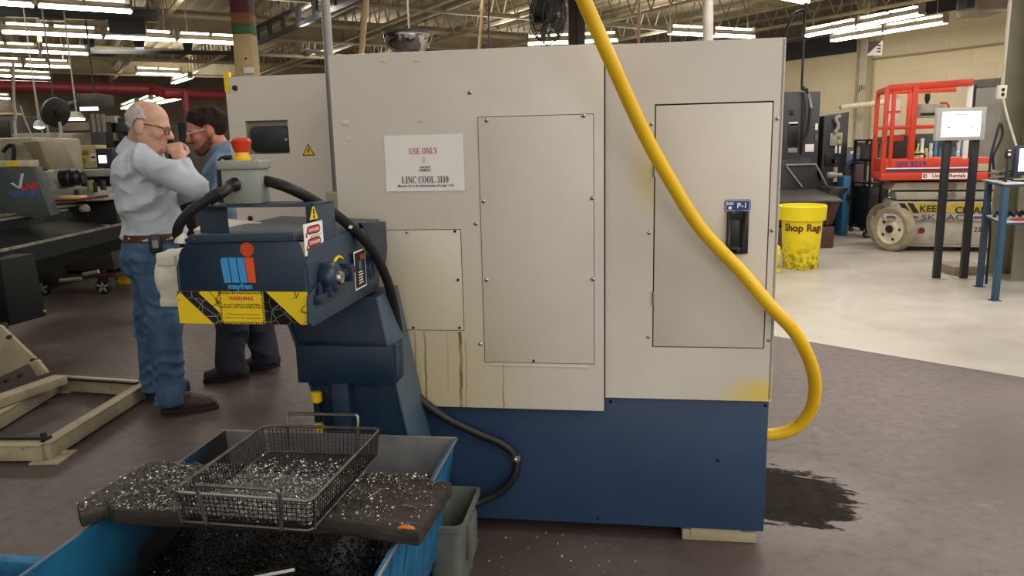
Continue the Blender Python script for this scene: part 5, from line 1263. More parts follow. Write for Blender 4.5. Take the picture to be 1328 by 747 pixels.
b = MB(); b.extr([tuple(p) for p in pd], (-.02, .05, 0)); b.build('pedestal_plate', M_creampaint, bf, .003)
b = MB(); b.extr([tuple(at(x, y, 4.72)) for x, y in ((36, 470), (48, 467), (61, 484), (48, 488))], (0, .03, 0)); b.build('gusset', M_creampaint, bf, .002)
for x, y in ((12, 437), (43, 467), (8, 494), (26, 487)):
    p = at(x, y, 4.74); b = MB(); b.cyl((p[0], 4.755, p[2]), (p[0], 4.725, p[2]), .012, n=6); b.build('bolt', M_grime, bf)
b = MB(); p0, p1 = G(79, 486, .16), G(-60, 534, .16); beam(b, p1, p0, .10, .104, .16); b.build('base_rail', M_creampaint, bf, .006)
b = MB(); b.box(pd[0][0], pd[1][0]-.12, 4.82, 5.0, .165, .42); b.build('pedestal_core', M_grime, bf, .01)
# quick load box
x0, x1, ya, yb, z0, z1 = OB(-60, 216, 58, 292, 6.9, .14)
z0 = max(z0, .985)
b = MB(); b.hexa([(x0, ya, z0), (x1+.0, ya, z0), (x1+.0, yb, z0), (x0, yb, z0), (x0, ya, z1), (x1-.11, ya, z1), (x1-.11, yb, z1), (x0, yb, z1)]); qb = b.build('quick_load_box', M_charc, bf, .008)
b = MB(); b.box(x0, x1-.13, ya-.01, yb, z1, z1+.06); b.build('box_lid', M_beige, qb, .006)
p = at(17, 213, ya-.012); b = MB(); b.box(p[0]-.06, p[0]+.06, ya-.016, ya-.010, z1+.012, z1+.05); b.build('yellow_tag', M_yellow, qb)
lm = lambda x, y: plane_M(at(x, y, ya-.003), (1, 0, 0), (0, 0, 1))
M_lw, M_lr, M_lbl = pm('dash_white', '#e6e8e8', .5), pm('logo_red_paint', '#d0382c', .5), pm('logo_blue_paint', '#3d7fc0', .5)
text('LNS', .085, lm(38, 242), M_lr, qb, bold=.05, sx=1.05); text('QUICK LOAD', .045, lm(31, 249), M_lbl, qb, bold=.01, sx=1.0); text('SERVO 65', .045, lm(31, 253.2), M_lbl, qb, bold=.01)
b = MB()
for (xa, ya_, xb_, yb_), n_ in (((16, 238, 25, 244), 4), ((26, 243.5, 29, 226), 9)):
    for k in range(n_):
        q = at(xa+(xb_-xa)*k/(n_-1), ya_+(yb_-ya_)*k/(n_-1), ya-.002); b.box(q[0]-.014, q[0]+.014, ya-.004, ya-.002, q[2]-.006, q[2]+.006)
b.build('tick_emblem', M_lw, qb)
# lathe with chuck beyond the feeder
lt_ = thing('lathe', 'beige lathe with black chuck behind the dark bar feeder', 'machine', (at(95, 230, 8.2)[0], 8.2, 0))
x0, x1, ya, yb, z0, z1 = OB(-60, 178, 40, 214, 8.6, 1.0); b = MB(); b.box(x0, x1, ya, yb, .1, z1); b.build('headstock', M_beige, lt_, .03)
b = MB(); b.box(*OB(5, 200, 16, 214, 8.55, .06)); b.build('latch', M_graym, lt_, .01)
b = MB(); b.tube(smooth_path([at(x, y, 8.5) for x, y in ((4, 197), (10, 190), (17, 189), (18, 200), (17, 208))], 5), .022, 8); b.build('cable', M_black, lt_)
x0, x1, ya, yb, z0, z1 = OB(40, 183, 58, 220, 8.5, .5); b = MB(); b.hexa([(x0+.1, ya, z0), (x1+.02, ya, z0), (x1+.02, yb, z0), (x0+.1, yb, z0), (x0-.05, ya, z1), (x1-.07, ya, z1), (x1-.07, yb, z1), (x0-.05, yb, z1)]); b.build('splash_guard', pm('tan_guard', '#8c7f66', .5), lt_, .01)
p, q = at(66, 232, 8.1), at(81, 231, 8.1); b = MB(); b.cyl(tuple(p), tuple(q), .10, n=24); b.build('spindle_nose', M_graym, lt_, .008)
b = MB(); p, q = at(81, 231, 8.1), at(106, 230, 8.1); dq = (q-p); b.lathe([(.075, 0), (.098, .01), (.098, .1), (.085, .11), (.085, .17), (.06, .2), (.06, .23)], tuple(p), tuple(dq), 24); b.build('chuck', M_black, lt_)
b = MB(); b.box(*OB(55, 222, 68, 252, 8.0, .3)); b.build('gear_cover', M_graym, lt_, .02)
for px, c in ((53, '#a33'), (57, '#b8862b')):
    p = at(px, 236, 7.95); b = MB(); b.ball(p, .022, 10); b.build('knob', pm('knob_'+c[1:], c if len(c) == 7 else '#a33a2e', .4), lt_)
b = MB(); b.box(*OB(70, 244, 122, 256, 8.0, .5)); b.box(*OB(62, 252, 135, 262, 7.95, .6)); b.build('carriage', M_graym, lt_, .012)
b = MB(); b.box(*OB(100, 219, 150, 228, 8.4, .3)); b.build('guide_bar', M_graym, lt_, .01)
b = MB(); b.box(*OB(106, 228, 150, 245, 8.7, .3)); b.build('dark_recess', M_grime, lt_)
x0, x1, ya, yb, z0, z1 = OB(62, 262, 150, 300, 8.2, .8); b = MB(); b.box(x0, x1, ya, yb, .78, z1); b.build('bed', M_grime, lt_, .01)
for px, py, r in ((119, 240, .035), (125, 243, .02), (135, 240, .03), (101, 252, .024)):
    p = at(px, py, 7.95); b = MB(); b.cyl((p[0], 7.93, p[2]-.05), (p[0], 7.93, p[2]+.05), r, n=10); b.build('handwheel', pm('olive_knob', '#8a8355', .5) if px == 119 else M_grime, lt_)
# loose things lying on the feeder rails
b = MB(); b.box(*OB(76, 254, 104, 258, 7.3, .12)); o = b.build('wooden_block', pm('pale_wood', '#d8bb8b', .6, stretch=(1, 6, 6)), None, .004); tag(o, 'pale wooden block lying on the bar feeder in front of the lathe', 'block')
p = at(108, 257, 7.25); b = MB(); b.lathe([(.0, 0), (.045, 0), (.05, .03), (.03, .06), (.012, .065), (0, .065)], (p[0], 7.25, .995), (0, 0, 1), 16); tag(b.build('round_fitting', M_rustp, None), 'small round steel cap beside the wooden block on the feeder', 'cap')
b = MB(); q = [at(x, y, 7.2) for x, y in ((64, 259.5), (100, 259), (140, 254))]; b.tube(q, .012, 8); tag(b.build('rust_bar', pm('rusty_bar', '#7a3d27', .6, var=.3, scale=20), None), 'thin rusty bar lying on the feeder left of the grey haired man', 'bar')
# control pendant
cp_ = thing('control_panel', 'beige machine control panel with rows of yellow keys', 'panel', (at(100, 200, 9.9)[0], 9.9, 0))
x0, x1, ya, yb, z0, z1 = OB(74, 188, 125, 219, 9.9, .25); b = MB(); b.box(x0, x1, ya, yb, z0, z1); b.build('housing', pm('cream_panel_face', '#c9bd8e', .5, var=.05), cp_, .01)
b = MB(); b.box(x0+.1, x1-.1, ya+.05, yb+.3, .0, z0); b.build('stand', M_graym, cp_, .01)
M_key = pm('yellow_key', '#9c8330', .5)
for y_, xs in ((198, (80, 84, 88, 92, 101, 105, 109, 113)), (208, (91, 95, 99, 103, 107, 110)), (216, (82, 86, 91, 97, 103, 108))):
    for x_ in xs:
        p = at(x_, y_, ya); b = MB(); b.box(p[0]-.014, p[0]+.014, ya-.02, ya, p[2]-.03, p[2]+.03); b.build('key', M_key, cp_, .003)
p = at(121, 204, ya); b = MB(); b.box(p[0]-.04, p[0]+.04, ya-.004, ya, p[2]-.05, p[2]+.05); b.build('white_plate', M_white, cp_); b = MB(); b.box(p[0]-.025, p[0]+.025, ya-.006, ya-.004, p[2]-.012, p[2]+.012); b.build('dark_strip', M_ink, cp_)
mo = thing('monitor', 'dark framed monitor with small glowing screen left of the grey haired man', 'monitor', (at(134, 205, 9.2)[0], 9.2, 0))
b = MB(); b.box(*OB(126, 192, 144, 218, 9.2, .12)); b.build('casing', pm('slate_casing', '#31373f', .5), mo, .012)
b = MB(); b.box(*OB(128.5, 201.5, 137, 211.5, 9.19, .01)); b.build('screen', em('screen_glow', '#e8f0ff', 2.2), mo)
p = at(135, 206, 9.25); b = MB(); b.box(p[0]-.05, p[0]+.05, 9.3, 9.4, 0, p[2]); b.build('post', M_grime, mo)
# cart of bins
ct = thing('tool_cart', 'dark grimy steel cart on casters under the bar feeder', 'cart', (at(110, 350, 8.4)[0], 8.4, 0))
x0, x1, ya, yb, z0, z1 = OB(78, 319, 145, 352, 8.3, .7)
b = MB(); b.hexa([(x0+.03, ya, z0), (x1-.0, ya, z0), (x1, yb, z0), (x0+.03, yb, z0), (x0, ya, z1), (x1-.02, ya, z1), (x1-.02, yb, z1), (x0, yb, z1)]); b.build('bin', pm('dark_brown_bin', '#2f2a25', .6, var=.3, scale=7), ct, .01)
b = MB(); b.box(*OB(45, 345, 78, 366, 8.2, .7)); b.build('low_bin', M_grime, ct, .01)
b = MB(); b.box(*OB(52, 355, 150, 362, 8.25, .7)); b.build('deck', pm('maroon_deck', '#3d211d', .5), ct, .006)
for (a, c) in (((78, 364), (105, 361)), ((108, 356), (128, 352))):
    b = MB(); b.tube([at(a[0], a[1], 8.1), at(c[0], c[1], 8.1)], .022, 8); b.build('push_bar', M_graym, ct)
for px, yy in ((134, 8.3), (55, 8.3)):
    p = at(px, 367, yy); r = p[2] if p[2] > .05 else .08; r = .085
    b = MB(); b.lathe([(r*.3, -.02), (r*.85, -.025), (r, -.015), (r, .015), (r*.85, .025), (r*.3, .02)], (p[0], yy, r), (0, 1, 0), 20); w_ = b.build('caster', M_rubber, ct)
    b = MB(); 
    for k in range(5): a = k*2*pi/5; b.box(-.01, .01, -.026, -.016, 0, r*.8, Matrix.Translation((p[0], yy, r)) @ Matrix.Rotation(a, 4, 'Y'))
    b.build('hub_spokes', M_graym, w_); b = MB(); b.box(p[0]-.035, p[0]+.035, yy-.04, yy+.04, r+.06, r+.2); b.build('fork', M_grime, w_)
for a, c, nm in (((90, 318), (104, 315), 'a'), ((104, 319), (132, 312), 'b')):
    b = MB(); b.tube([at(a[0], a[1], 8.35), at(c[0], c[1], 8.5)], .02, 8); tag(b.build('pipe_offcut', M_graym, None), {'a': 'short pale offcut at the left on the dark cart', 'b': 'long pale offcut at the right on the dark cart'}[nm], 'offcut')
x0, x1, ya, yb, z0, z1 = OB(148, 330, 200, 350, 9.4, .6); b = MB(); b.box(x0, x1, ya, yb, .02, z1); o = b.build('tan_crate', pm('tan_board', '#6d5a45', .6), None, .01); tag(o, 'tan crate low on the floor behind the jeans of the grey haired man', 'crate')
p = at(162, 345, 9.0); b = MB(); b.lathe([(.05, 0), (.06, .05), (.05, .16), (.03, .2), (0, .2)], (p[0], 9.0, p[2]-.1), (0, 0, 1), 12); b.box(p[0]-.08, p[0]+.08, 8.95, 9.1, 0, p[2]-.1); tag(b.build('oil_can', M_yellow, None), 'small yellow can behind the grey haired man at his hip', 'can')
# dark cabinets and machines further back
def darkbox(px0, py0, px1, py1, Y, dp, name, label, cat, mt, extra=None, floor=True, bev=.02):
    x0, x1, ya, yb, z0, z1 = OB(px0, py0, px1, py1, Y, dp); t_ = thing(name, label, cat, ((x0+x1)/2, Y, 0 if floor else z0))
    b = MB(); b.box(x0, x1, ya, yb, 0 if floor else z0, z1); b.build('body', mt, t_, bev)
    for nm, q, m2, off, d_ in (extra or []):
        b = MB(); b.box(*OB(*q, Y-off, d_)); b.build(nm, m2, t_, .006)
    return t_
M_dk = pm('dark_machine_grey', '#33322f', .5, var=.25, scale=3); M_mid = pm('dusty_grey', '#6f6a61', .6, var=.2, scale=3)
darkbox(-60, 150, 22, 186, 12, 1.2, 'dark_cabinet', 'dark cabinet at the left edge under the white cord', 'cabinet', M_dk, [('door', (-20, 156, 10, 184), M_grime, .02, .02), ('top_tray', (-50, 146, 15, 150), M_beige, .02, .3)])
darkbox(24, 172, 64, 240, 11.5, 1.0, 'grey_enclosure', 'pale grey glazed enclosure behind the lathe headstock', 'machine', M_mid, [('post', (39, 186, 42, 228), M_graym, .03, .03), ('post', (52, 186, 55, 228), M_graym, .03, .03), ('post', (70, 188, 73, 220), M_graym, .03, .03), ('lamp_bar', (38, 184, 66, 190), em('work_light', '#fdf6e8', 1.6), .05, .05), ('pane', (43, 191, 51, 226), M_dk, .02, .01)])
darkbox(60, 158, 143, 188, 17, 1.5, 'grey_screen', 'dusty grey partition behind the control panel', 'partition', pm('dusty_partition', '#6b6157', .7, var=.2, scale=2), [('dark_top_rail', (20, 168, 150, 172), M_dk, .05, .08), ('seam', (108, 174, 109, 190), M_dk, .02, .02), ('seam', (124, 174, 125, 190), M_dk, .02, .02)])
darkbox(221, 158, 241, 235, 9.5, .5, 'black_cabinet', 'tall black cabinet seen between the two men', 'cabinet', pm('black_cabinet_paint', '#1d1c1b', .4, var=.2), [('door_edge', (229, 160, 230, 235), M_mid, .01, .01), ('handle', (226, 195, 228, 205), M_graym, .02, .02)])
darkbox(241, 175, 263, 250, 11, .6, 'shelf_unit', 'shelf of pale parts seen between the two men', 'shelf', M_dk, [('parts_bin', (243, 182, 248, 198), M_mid, .04, .04), ('parts_bin', (250, 184, 254, 200), M_graym, .04, .04), ('parts_bin', (256, 182, 261, 199), M_mid, .04, .04), ('shelf_board', (241, 200, 263, 203), M_graym, .06, .06), ('shelf_board', (241, 222, 263, 224), M_graym, .06, .06)])
darkbox(118, 152, 166, 186, 13, 1.0, 'press', 'grey machine head with round motor behind the white haired man', 'machine', M_dk, [('round_cover', (126, 150, 148, 160), M_graym, .1, .2), ('arm', (139, 158, 143, 192), M_grime, .12, .1), ('motor', (152, 160, 164, 172), pm('motor_navy', '#23283a', .5), .1, .15), ('wheel_housing', (143, 172, 150, 183), M_mid, .1, .1)])
# things hanging above the left bay
M_cord = pm('pale_cord', '#c7c0b0', .6)
def cord(pts, Y, r, label, name='cord', mt=None, cat='cord'):
    b = MB(); b.tube(smooth_path([at(x, y, Y) for x, y in pts], 5), r, 7); return tag(b.build(name, mt or M_cord, None), label, cat)
cord([(17, 80), (18, 130), (20, 148), (19, 162), (21, 180)], 9.0, .016, 'thick white cord hanging at the far left below the red pipe')
cord([(26, 137), (33, 157), (42, 178)], 9.2, .009, 'thin slanting cord right of the thick white cord')
cord([(43, 100), (49, 138), (54, 165), (56, 182)], 9.3, .007, 'thin straight cord hanging over the grey enclosure')
cord([(61, 162), (63, 175), (66, 190)], 10, .012, 'short pale hose right of the round lamp')
cord([(77, 158), (79, 170), (77, 182)], 10, .018, 'pale hose hanging under the black fan duct')
for k, x in enumerate((121, 128, 134)):
    cord([(x-1, 148), (x+1, 160), (x+2, 171)], 12.5, .03, ['left', 'middle', 'right'][k]+' one of three pale hanging tubes above the control panel', 'hanging_tube', M_mid, 'tube')
p = at(51, 164.5, 11); b = MB(); b.lathe([(0, .09), (.05, .08), (.07, .03), (.08, 0)], (p[0], 11, p[2]), (0, 0, 1), 20); b.cyl((p[0], 11, p[2]+.08), (p[0], 11, 4.7), .008, n=6)
hl = thing('pendant_lamp', 'small round lit pendant lamp over the grey enclosure', 'lamp', (p[0], 11, p[2])); b.build('shade', M_graym, hl); b = MB(); b.ball((p[0], 11, p[2]+.01), .075, 14, sc=(1, 1, .5)); b.build('bulb', em('lamp_bulb', '#ffffff', 9), hl)
p = at(95, 153.5, 12); hl = thing('pendant_lamp', 'bright wide lamp hanging left of the grey haired man', 'lamp', (p[0], 12, p[2]))
b = MB(); b.hexa([(p[0]-.14, 11.9, p[2]), (p[0]+.14, 11.9, p[2]), (p[0]+.14, 12.1, p[2]), (p[0]-.14, 12.1, p[2]), (p[0]-.09, 11.95, p[2]+.1), (p[0]+.09, 11.95, p[2]+.1), (p[0]+.09, 12.05, p[2]+.1), (p[0]-.09, 12.05, p[2]+.1)]); b.cyl((p[0]+.06, 12, p[2]+.1), (p[0]+.06, 12, 4.7), .012, n=6); b.build('shade', M_graym, hl)
b = MB(); b.box(p[0]-.13, p[0]+.13, 11.91, 12.09, p[2]-.03, p[2]); b.build('bulb', em('wide_lamp', '#fff4dc', 7), hl)
p0, p1 = at(60, 135, 10.5), at(82, 156, 10.5); fd = thing('hanging_fan', 'dark round fan hanging tilted below the red pipe', 'fan', p0)
ax = nrm(np.array([.90, -.42, -.25])); c_ = (p0+p1)/2
b = MB(); b.lathe([(.0, -.06), (.06, -.06), (.19, -.02), (.2, 0), (.2, .04), (.17, .06)], tuple(c_), tuple(ax), 24); b.build('cage', pm('fan_black', '#1a201d', .5), fd)
b = MB(); b.lathe([(.05, .02), (.05, .09), (0, .1)], tuple(c_), tuple(ax), 16); b.build('hub', M_black, fd); b = MB(); b.tube([tuple(c_), (c_[0]-.05, c_[1]+.1, c_[2]+.2), (c_[0]-.05, c_[1]+.1, 4.7)], .012, 6); b.build('hanger_rod', M_grime, fd)
x0, x1, ya, yb, z0, z1 = OB(100, 121, 127, 139, 12.5, .5); uh = thing('unit_heater', 'dark box heater hanging below the red pipe above the control panel', 'heater', ((x0+x1)/2, 12.5, z0))
b = MB(); b.box(x0, x1, ya, yb, z0, z1); b.build('casing', M_dk, uh, .02)
b = MB(); b.box(x0+.05, x1-.02, ya-.02, ya, z0-.06, z0); b.build('blue_strip', em('blue_strip_glow', '#b9c6f0', 1.2), uh)
b = MB(); b.tube([(x0, ya+.2, z1-.1), (x0-.2, ya+.2, z1-.15), (x0-.45, ya+.2, z0)], .05, 8); b.build('duct', M_dk, uh); b = MB(); b.cyl((x0+.2, ya+.2, z1), (x0+.2, ya+.2, 4.7), .012, n=6); b.build('hanger_rod', M_grime, uh)
# ------------------------------------------------------------------ right side
M_red = pm('lift_red', '#cf3f22', .42, var=.08, scale=5, spots=('#b5aa9c', 24, .7)); M_lgrey = pm('lift_grey', '#a49d8f', .5, var=.14, scale=5, spots=('#6c6256', 14, .6))
w0 = G(1157, 326); la = math.radians(-17)
LX, LY = np.array([math.cos(la), math.sin(la), 0]), np.array([-math.sin(la), math.cos(la), 0])
lo_ = w0-LX*.02
LM = Matrix(((LX[0], LY[0], 0, lo_[0]), (LX[1], LY[1], 0, lo_[1]), (0, 0, 1, 0), (0, 0, 0, 1)))
def lq(x, y): q = PL(x, y, lo_, LY)-lo_; return float(q@LX), float(q[2])       # on the near side of the lift
lift = thing('scissor_lift', 'red and grey scissor lift parked before the cream block wall', 'lift', LM @ Vector((.7, .4, 0)), la)
def lb_(): b = MB(); b.M = LM; return b
WD = .85
xe = lq(1287, 236)[0]; XE = xe+.25
dz0, dz1 = lq(1145, 234)[1], lq(1165, 208)[1]; x0 = lq(1142, 225)[0]
b = lb_(); b.box(x0, xe, -.03, WD, dz0, dz0+.10); b.build('platform_toe_board', M_red, lift, .006)
b = lb_(); b.box(x0+.04, xe-.02, -.02, WD-.02, dz0+.1, dz1+.02); b.build('platform_side', M_red, lift, .006)
b = lb_(); b.box(x0+.06, xe+.0, -.026, -.018, dz0+.115, dz0+.15); b.build('purple_stripe', pm('purple_stripe', '#4a3560', .5), lift); b = lb_(); b.box(x0+.06, xe, -.027, -.018, dz0+.15, dz0+.165); b.build('white_stripe', M_white, lift)
b = lb_(); q0_ = lq(1265, 222); q1_ = lq(1286, 212); b.box(q0_[0], xe, -.03, .1, q0_[1], q1_[1]); b.build('cream_end_block', M_beige, lift, .006)
zt, zt2 = lq(1152, 113)[1], lq(1262, 104)[1]; zm = lq(1160, 165)[1]
r = .028
def post(px, y, z1_, rr=r, zb_=None):
    x = lq(px, 150)[0]; b = lb_(); b.box(x-rr, x+rr, y-rr, y+rr, zb_ or dz0+.1, z1_); b.build('rail_post', M_red, lift, .006)
post(1149, 0, zt); post(1158, .0, zt, .024); post(1185, 0, zt, .034, dz1+.02); post(1195, WD-.03, zt); post(1150, WD-.03, zt); 
xt1 = lq(1262, 108)[0]
b = lb_(); b.hexa([(x0+.03, -.03, zt-.055), (xt1, -.03, zt2-.07), (xt1, .03, zt2-.07), (x0+.03, .03, zt-.055), (x0+.03, -.03, zt+.03), (xt1, -.03, zt2+.02), (xt1, .03, zt2+.02), (x0+.03, .03, zt+.03)]); b.build('top_rail', M_red, lift, .006)
b = lb_(); b.box(x0+.03, xt1, WD-.06, WD, zt-.05, zt+.02); b.build('top_rail', M_red, lift, .006)
b = lb_(); b.box(x0+.02, x0+.08, 0, WD, zt-.05, zt+.02); b.build('top_rail', M_red, lift, .006)
b = lb_(); b.box(x0+.03, xt1, -.022, .022, zm-.02, zm+.02); b.build('mid_rail', M_red, lift, .004)
b = lb_(); b.box(x0+.03, xt1, WD-.05, WD-.01, zm-.02, zm+.02); b.build('mid_rail', M_red, lift, .004)
b = lb_(); p = lq(1257, 140); b.box(p[0]-.03, p[0]+.025, -.02, .04, dz1, zt2-.06); b.build('white_end_post', M_white, lift, .004)
b = lb_(); p = lq(1263, 140); b.box(p[0]-.012, p[0]+.012, .0, .04, dz1, zt2-.06); b.build('black_end_post', M_black, lift)
# control box and manual holder
p, q = lq(1189, 135), lq(1226, 152); b = lb_(); b.box(p[0], q[0], .02, .14, q[1], p[1]); b.build('control_box', M_lgrey, lift, .012)
b = lb_(); b.lathe([(.018, 0), (.022, .03), (.035, .06), (.03, .13), (0, .15)], ((lq(1204, 134)[0]), .08, p[1]), (0, 0, 1), 12); b.build('joystick', M_black, lift)
tm_ = LM @ plane_M((lq(1205, 148)[0], .018, lq(1205, 148)[1]), (1, 0, 0), (0, 0, 1)); b = MB(); b.extr([(x, y, 0) for x, y, _ in rrect(.2, .035, .01)], (0, 0, .002), tm_); b.build('control_label', M_ink, lift)
b = lb_(); p = lq(1228, 133); b.tube([(p[0]-.07, .02, p[1]), (p[0], .02, p[1]), (p[0]+.03, .02, p[1]-.04), (p[0]+.03, .02, p[1]-.12)], .014, 8); b.build('cable_hoop', M_red, lift)
p, q = lq(1164, 120), lq(1182, 163); b = lb_(); b.box(p[0], q[0], WD-.02, WD+.0, q[1], p[1]); b.build('manual_holder', pm('frosted_plastic', '#c9c2b2', .4, var=.1), lift, .004)
b = lb_(); b.box(p[0], q[0], WD-.025, WD-.02, (p[1]+q[1])/2-.02, (p[1]+q[1])/2+.01); b.build('orange_band', M_red, lift)
p, q = lq(1160, 175), lq(1180, 206); b = lb_(); b.box(p[0], q[0], .2, .55, dz1, p[1]); b.build('battery_case', pm('charcoal_case', '#3a3936', .6), lift, .012)
b = lb_(); m_ = lq(1169, 178); b.box(m_[0]-.06, m_[0]+.06, .192, .2, m_[1]-.05, m_[1]+.03); b.build('red_label', M_red, lift)
b = lb_(); p = lq(1190, 195); b.tube(smooth_path([(p[0]-.05, .1, p[1]+.3), (p[0], .1, p[1]+.05), (p[0]-.05, .1, p[1]-.05), (p[0]+.1, .1, p[1]-.05), (p[0]+.1, .1, dz1)], 4), .014, 6); b.build('cable', M_black, lift)
# scissor stack
z_a = lq(1165, 275)[1]; zs = [z_a+.02+(dz0-z_a-.04)*k/3 for k in range(4)]
for k in range(3):
    b = lb_(); xa = lq(1160, 250)[0]-(.04 if k != 1 else -.04)
    b.hexa([(xa, .06, zs[k]+.012), (XE, .06, zs[k]+.012), (XE, WD-.08, zs[k]+.012), (xa, WD-.08, zs[k]+.012), (xa+(.03 if k == 0 else -.02 if k == 1 else .06), .06, zs[k+1]-.01), (XE, .06, zs[k+1]-.01), (XE, WD-.08, zs[k+1]-.01), (xa+.05, WD-.08, zs[k+1]-.01)]); b.build('scissor_arm', M_lgrey, lift, .012)
    x_ = lq(1236, 250)[0]; b = lb_(); b.cyl((x_, .07, (zs[k]+zs[k+1])/2), (x_, .04, (zs[k]+zs[k+1])/2), .05, n=16); b.build('pivot_pin', M_mid, lift)
# base
zb0, zb1 = lq(1165, 322)[1], lq(1150, 277)[1]; x1_ = lq(1146, 275)[0]
b = lb_(); zk = lq(1160, 266)[1]; b.hexa([(x1_+.08, .0, zb1), (XE, .0, zb1), (XE, WD-.05, zb1), (x1_+.08, WD-.05, zb1), (x1_+.2, .0, zk+.04), (XE, .0, zk+.04), (XE, WD-.05, zk+.04), (x1_+.2, WD-.05, zk+.04)]); b.build('keep_clear_skirt', M_lgrey, lift, .004)
zp = lq(1150, 286)[1]; b = lb_(); b.box(x1_, XE, -.03, WD-.02, zp, zb1); b.build('base_rail', M_lgrey, lift, .008)
b = lb_(); m0, m1 = lq(1146, 281)[0], lq(1190, 281)[0]; b.box(m0+.03, m1, -.033, -.03, (zp+zb1)/2-.015, (zp+zb1)/2+.02); m0 = lq(1262, 282)[0]; b.box(m0, XE, -.033, -.03, (zp+zb1)/2-.015, (zp+zb1)/2+.02); b.build('purple_line', pm('faded_purple', '#57465f', .5), lift)
xg = lq(1178, 300)[0]; b = lb_(); b.box(xg, XE, 0, WD-.05, .10, zp); b.box(xg, XE, .01, WD-.06, .07, .1); b.build('chassis', M_lgrey, lift, .01)
b = lb_(); b.box(x1_+.15, xg, .03, WD-.1, zp-.1, zp); b.build('axle_box', M_grime, lift, .01)
rw_ = lq(1157, 268)[1]/2; xw = lq(1157, 300)[0]
def wheel(x, y, turn=0.):
    R_ = rw_; WMt = LM @ Matrix.Translation((x, y, R_)) @ Matrix.Rotation(turn, 4, 'Z')
    def wb(): b = MB(); b.M = WMt; return b
    b = wb(); b.lathe([(R_*.68, -.035), (R_*.72, -.06), (R_*.92, -.075), (R_, -.055), (R_, .055), (R_*.9, .075), (R_*.3, .075)], (0, 0, 0), (0, 1, 0), 36); w_ = b.build('wheel', pm('worn_tyre', '#9a8d74', .7, var=.2, scale=12), lift)
    b = wb(); b.lathe([(R_*.70, -.04), (R_*.70, -.066), (R_*.64, -.066), (R_*.58, -.045), (R_*.36, -.045), (R_*.30, -.06), (0, -.06)], (0, 0, 0), (0, 1, 0), 32); b.build('rim', pm('cream_rim', '#d5ccb6', .5), w_)
    b = wb(); b.lathe([(R_*.17, -.055), (R_*.17, -.09), (0, -.095)], (0, 0, 0), (0, 1, 0), 14); b.build('hub', M_grime, w_)
    for k in range(5):
        a = k*2*pi/5; b = wb(); c_ = (R_*.47*math.cos(a), R_*.47*math.sin(a)); b.cyl((c_[0], -.04, c_[1]), (c_[0], -.058, c_[1]), R_*.06, n=8); b.build('wheel_nut', M_grime, w_)
wheel(xw+.02, .05, math.radians(-50)); wheel(xw+.04, WD-.12, math.radians(-50)); wheel(XE-.25, WD-.12)
b = lb_(); p = lq(1195, 299); b.cyl((p[0], .0, p[1]), (p[0], -.012, p[1]), .04, n=16); b.build('red_reflector', pm('dark_red_lens', '#7c1f22', .3), lift)
# lettering
def ltext(s_, px, py, size, mt, y=-.034, **k):
    p = lq(px, py); return text(s_, size, LM @ plane_M((p[0], y, p[1]), (1, 0, 0), (0, 0, 1)), mt, lift, **k)
M_purp = pm('purple_paint', '#57387e', .5)
ltext('SJIII 3219', 1181, 213, .098, M_purp, -.024, bold=.02, sx=1.0)
p = lq(1226, 228); b = MB(); um = LM @ plane_M((p[0], -.031, p[1]), (1, 0, 0), (0, 0, 1)); b.extr([(x, y, 0) for x, y, _ in rrect(.56, .075, .005)], (0, 0, .002), um); ur = b.build('rental_plate', M_white, lift)
text('United Rentals', .066, um @ Matrix.Translation((.035, 0, .0022)), M_ink, ur, bold=.02, sx=1.0); b = MB(); b.flat([(-.245+.026*math.cos(k*pi/8), .026*math.sin(k*pi/8), .0026) for k in range(16)], um); b.cur = 1; b.flat([(-.24+.013*math.cos(k*pi/6), .013*math.sin(k*pi/6), .003) for k in range(12)], um); b.build('ring_emblem', [M_ink, M_white], ur)
p0_, p1_ = lq(1196, 272), lq(1216, 272); 
b = lb_(); k0, k1 = lq(1160, 272)[0], XE; zc_ = (zb1+zk+.04)/2; hz_ = (zk+.04-zb1)/2*.85
sl_ = lambda z: .0
kk = LM
b.box(lq(1162, 270)[0]+.05, lq(1274, 272)[0], -.004, .0, zc_-hz_, zc_+hz_); b.build('keep_clear_band', pm('worn_yellow', '#b39a3b', .5, var=.15, scale=10), lift)
for a_ in (1165, 1176):
    x_ = lq(a_, 270)[0]; b = lb_(); b.extr([(x_, -.006, zc_+hz_), (x_+.07, -.006, zc_+hz_), (x_+.15, -.006, zc_-hz_), (x_+.08, -.006, zc_-hz_)], (0, .002, 0)); b.build('black_stripe', M_ink, lift)
ltext('KEEP', 1207, 271, .12, M_ink, -.007, bold=.02, sx=1.05); ltext('CLEAR', 1259, 273, .12, M_ink, -.007, bold=.02, sx=1.05)
ltext('SKYJACK', 1227, 282, .105, pm('faded_letter', '#4c4148', .5), -.036, sx=1.45, bold=.01); ltext('11236', 1265, 298, .09, M_ink, -.003, bold=.01)
